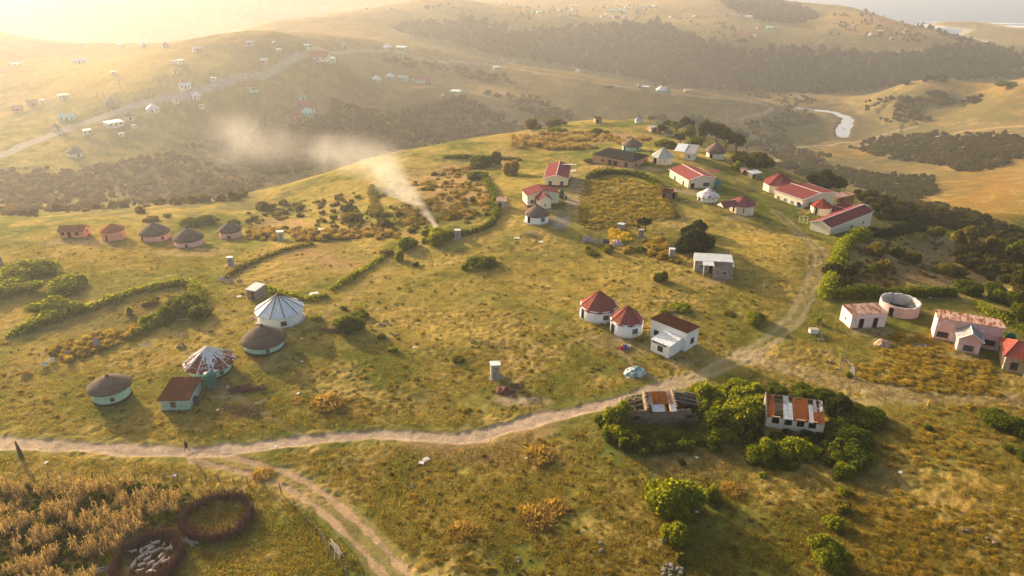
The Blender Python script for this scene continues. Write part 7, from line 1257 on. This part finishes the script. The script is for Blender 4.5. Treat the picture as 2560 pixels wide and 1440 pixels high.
# ------------------------------------------------------------------ people
SKIN = plain((.10, .055, .035), .7, .1); 
def person(px, py, hpx, face, label, top, leg, pose='walk', hat=None, bag=None):
    p = g1(px, py); s = max(.85, min(1.1, (zrow(p.y, py-hpx)-p.z)/1.75)); st = .30 if pose == 'walk' else .06
    # x forward, y left, metres for a 1.75 m adult
    legs = [([(0, .09, .92), (st*.55, .10, .50), (st*.9, .10, .09)], [.095, .065, .045]), ([(0, -.09, .92), (-st*.25, -.10, .50), (-st*1.2, -.10, .11)], [.095, .065, .045]), ([(st*.85, .10, .05), (st*.9+.17, .11, .035)], [.045, .035]), ([(-st*1.25, -.10, .06), (-st*1.2+.15, -.11, .035)], [.045, .035])]
    tor = [([(0, 0, .93), (0, 0, 1.10), (.02, 0, 1.30), (.02, 0, 1.42)], [.135, .125, .15, .11]), ([(.02, -.17, 1.40), (.02, .17, 1.40)], [.075, .075]), ([(.02, 0, 1.42), (.04, 0, 1.55)], [.06, .055])]
    sw = .2 if pose == 'walk' else .04
    def arm(y, f): return [([(.02, y*.19, 1.39), (-.03+f*.4, y*.24, 1.12), (f, y*.23, .88)], [.055, .043, .033])]
    hands = []
    for y, f in ((1, -sw+.03), (-1, sw+.06)):
        w_ = Vector((f, y*.23, .86)); hands.append(([w_, w_+Vector((.015, 0, -.08))], [.032, .036]))
        for q in range(4): b = w_+Vector((-.028+.02*q, 0, -.09)); hands.append(([b, b+Vector((.012, -.006*y, -.04-.006*(q in (1, 2)))), b+Vector((.03, -.014*y, -.065-.01*(q in (1, 2))))], [.0105, .0095, .008]))
        b = w_+Vector((.028, 0, -.03)); hands.append(([b, b+Vector((.03, -.008*y, -.04))], [.012, .009]))
    head = [([(.05, 0, 1.66)], [.098]), ([(.05, 0, 1.70), (.06, 0, 1.60)], [.10, .075]), ([(.145, 0, 1.645), (.165, 0, 1.635)], [.02, .016]), ([(.125, 0, 1.60), (.13, 0, 1.585)], [.035, .03]), ([(.04, .10, 1.655), (.035, .105, 1.63)], [.022, .015]), ([(.04, -.10, 1.655), (.035, -.105, 1.63)], [.022, .015])]
    m = body(legs+tor+arm(1, -sw)+arm(-1, sw)+hands+head, .016, 2, 'person'); m.materials.append(SKIN); m.materials.append(plain(top, .9, .2)); m.materials.append(plain(leg, .9, .2)); m.materials.append(plain((.03, .028, .026), .8))
    for f in m.polygons:
        c = f.center; f.material_index = 3 if c.z < .10 else 2 if c.z < .95 and abs(c.y) < .205 else 1 if c.z < 1.47 and c.z > .90 else 0
    r = link('person', m, None, p, face, (s, s, s)); tag(r, label, 'person')
    hm = MB(); hm.lathe([(.104, 1.665), (.108, 1.70), (.092, 1.752), (.045, 1.778)], 14, (.045, 0, 0)); hm.build('hair' if not hat else 'hat', plain(hat or (.015, .012, .01), .95), r, smooth=True)
    for y in (-1, 1): MB().mesh([Vector(v)*.014+Vector((.138, y*.035, 1.672)) for v in QV], [tuple(f) for f in QF]).build('eye', plain((.55, .52, .48), .3, .02), r)
    MB().box((.152, 0, 1.597), (.012, .05, .012)).build('mouth', plain((.12, .04, .035), .6), r)
    if bag: MB().lathe([(.10, 1.02), (.14, 1.08), (.14, 1.34), (.08, 1.42)], 10, (-.16, 0, 0)).build('backpack', plain(bag, .9, .2), r, smooth=True)
    return r
person(468, 1128, 25, 2.9, 'man in dark clothes with a backpack walking along the dirt road', (.022, .022, .03), (.02, .02, .026), 'walk', (.02, .02, .02), (.03, .025, .03))
person(1717, 511, 12, -1.2, 'person in a pale top and dark trousers between the plank sheds and the rusty hut', (.55, .47, .38), (.05, .05, .06), 'stand')
# dogs or goats resting near the shop: tiny, shown as one small animal each
# ------------------------------------------------------------------ smoke from the fire by the hedge
def smoke(P, R, dens, label, wob=.5, nsc=.16, col=(.86, .82, .78)):
    """tapering tube of smoke along world points; density fades towards its skin and its far end"""
    mb = MB(); mb.tube(P, R, 14); m = bpy.data.materials.new('smoke'); m.use_nodes = True; nt = m.node_tree; nt.nodes.clear(); L = nt.links.new
    o = N_(nt, 'OutputMaterial'); pv = N_(nt, 'VolumePrincipled'); pv.inputs['Color'].default_value = (*col, 1); pv.inputs['Anisotropy'].default_value = .35; L(pv.outputs[0], o.inputs['Volume'])
    a, b = Vector(P[0]), Vector(P[-1]); ax = (b-a); ln = ax.length; ax.normalize(); g = N_(nt, 'NewGeometry'); sub = N_(nt, 'VectorMath', operation='SUBTRACT'); sub.inputs[1].default_value = a; L(g.outputs['Position'], sub.inputs[0])
    nz = N_(nt, 'TexNoise', Scale=nsc, Detail=5.0, Roughness=.62, Distortion=.8); L(g.outputs['Position'], nz.inputs['Vector'])
    # bend the sample point by the noise, then take the distance to the axis
    nv = N_(nt, 'VectorMath', operation='SUBTRACT'); nv.inputs[1].default_value = (.5, .5, .5); L(nz.outputs['Color'], nv.inputs[0]); ns = N_(nt, 'VectorMath', operation='SCALE'); ns.inputs['Scale'].default_value = wob*R[-1]; L(nv.outputs[0], ns.inputs[0])
    dt = N_(nt, 'VectorMath', operation='DOT_PRODUCT'); dt.inputs[1].default_value = ax; L(sub.outputs[0], dt.inputs[0]); t = N_(nt, 'Math', operation='DIVIDE'); t.inputs[1].default_value = ln; L(dt.outputs['Value'], t.inputs[0])
    wsc = N_(nt, 'VectorMath', operation='SCALE'); L(ns.outputs[0], wsc.inputs[0]); L(t.outputs[0], wsc.inputs['Scale']); ad = N_(nt, 'VectorMath', operation='ADD'); L(sub.outputs[0], ad.inputs[0]); L(wsc.outputs[0], ad.inputs[1])
    cr = N_(nt, 'VectorMath', operation='CROSS_PRODUCT'); cr.inputs[1].default_value = ax; L(ad.outputs[0], cr.inputs[0]); le = N_(nt, 'VectorMath', operation='LENGTH'); L(cr.outputs[0], le.inputs[0])
    rr = N_(nt, 'MapRange'); rr.inputs['To Min'].default_value = R[0]; rr.inputs['To Max'].default_value = R[-1]; L(t.outputs[0], rr.inputs['Value'])
    q = N_(nt, 'Math', operation='DIVIDE'); L(le.outputs['Value'], q.inputs[0]); L(rr.outputs[0], q.inputs[1]); fall = N_(nt, 'MapRange', interpolation_type='SMOOTHSTEP'); fall.inputs['From Min'].default_value = .1; fall.inputs['From Max'].default_value = .8; fall.inputs['To Min'].default_value = 1; fall.inputs['To Max'].default_value = 0; L(q.outputs[0], fall.inputs['Value'])
    dr = ramp(nt, dens); L(t.outputs[0], dr.inputs[0]); m1 = N_(nt, 'Math', operation='MULTIPLY'); L(fall.outputs[0], m1.inputs[0]); L(dr.outputs[0], m1.inputs[1])
    nr_ = N_(nt, 'MapRange'); nr_.inputs['From Min'].default_value = .30; nr_.inputs['From Max'].default_value = .70; L(nz.outputs['Fac'], nr_.inputs['Value']); m2 = N_(nt, 'Math', operation='MULTIPLY'); L(m1.outputs[0], m2.inputs[0]); L(nr_.outputs[0], m2.inputs[1]); L(m2.outputs[0], pv.inputs['Density'])
    return tag(mb.build('smoke', m), label, 'smoke', kind='stuff')
f0 = g1(1102, 580); up_ = Vector((0, 0, 1))
def atd(px, py, d): a, dy, dz = ray(px, py); return Vector((float(a)*d, float(dy)*d, HC+float(dz)*d))
d0 = float(proj(f0.x, f0.y, f0.z)[2])
smoke([f0-up_*.3, atd(1092, 540, d0+3), atd(1052, 470, d0+10), atd(1000, 420, d0+24), atd(930, 392, d0+44)], [.8, 2.6, 5.6, 9, 12], [(0, (.9,)*3), (.2, (.28,)*3), (.45, (.14,)*3), (.8, (.05,)*3), (1, (.0,)*3)], 'pale smoke rising from a small fire by the hedge', 1.0, .22)
smoke([atd(985, 402, d0+30), atd(860, 388, 300), atd(720, 376, 345), atd(540, 340, 395)], [10, 16, 19, 24], [(0, (.02,)*3), (.2, (.021,)*3), (.65, (.017,)*3), (1, (.0,)*3)], 'bank of drifting smoke hanging over the valley', 1.1, .05)
MB_f = rocks(1102, 582, 14, .9, .22, plain((.05, .045, .04), .95, .4), 'small smouldering heap at the foot of the smoke', 'fire_heap', 'smouldering heap', .3)
# ------------------------------------------------------------------ light, air, camera
SUN_EL = math.radians(14); SUN_AZ = math.radians(-42)   # azimuth from +Y, negative to the left
sd = Vector((math.sin(SUN_AZ)*math.cos(SUN_EL), math.cos(SUN_AZ)*math.cos(SUN_EL), math.sin(SUN_EL)))
ld = bpy.data.lights.new('sun', 'SUN'); ld.energy = 4.7; ld.angle = math.radians(.55); ld.color = (1.0, .80, .55)
sl = link('sun', ld, None, (-100, 100, 75)); sl.rotation_euler = sd.to_track_quat('Z', 'Y').to_euler()
w = bpy.data.worlds.new('World'); sc.world = w; w.use_nodes = True; nt = w.node_tree
sky = nt.nodes.new('ShaderNodeTexSky'); sky.sky_type = 'NISHITA'; sky.sun_disc = False; sky.sun_elevation = SUN_EL; sky.sun_rotation = SUN_AZ; sky.dust_density = 5.0; sky.ozone_density = .3; sky.air_density = 1.0
nt.links.new(sky.outputs[0], nt.nodes['Background'].inputs[0]); nt.nodes['Background'].inputs[1].default_value = .125
mh = bpy.data.materials.new('air'); mh.use_nodes = True; nt = mh.node_tree; nt.nodes.clear()
o = N_(nt, 'OutputMaterial'); pv = N_(nt, 'VolumePrincipled'); pv.inputs['Color'].default_value = (.93, .95, 1, 1); pv.inputs['Density'].default_value = HAZE; pv.inputs['Anisotropy'].default_value = .57
nt.links.new(pv.outputs[0], o.inputs['Volume'])
hz = MB(); hz.box((0, 4500, (-145+78)/2), (24000, 12000, 223)); tag(hz.build('haze', mh), 'pale golden haze filling the air', 'haze', kind='stuff')
cd = bpy.data.cameras.new('camera'); cd.sensor_width = 36; cd.lens = 36*FPX/2560; cd.clip_start = 1; cd.clip_end = 40000
cam = link('camera', cd, None, (0, 0, HC)); cam.rotation_euler = (PI/2-PITCH, 0, 0); sc.camera = cam
sc.view_settings.view_transform = 'Standard'; sc.view_settings.look = 'None'; sc.view_settings.gamma = 1; sc.view_settings.exposure = EXPO
cy = sc.cycles; cy.use_denoising = True; cy.denoiser = 'OPENIMAGEDENOISE'; cy.max_bounces = 5; cy.diffuse_bounces = 3; cy.glossy_bounces = 2; cy.transmission_bounces = 3; cy.volume_bounces = 1; cy.transparent_max_bounces = 8
cy.volume_step_rate = 1.0; cy.volume_max_steps = 128; cy.sample_clamp_indirect = 4
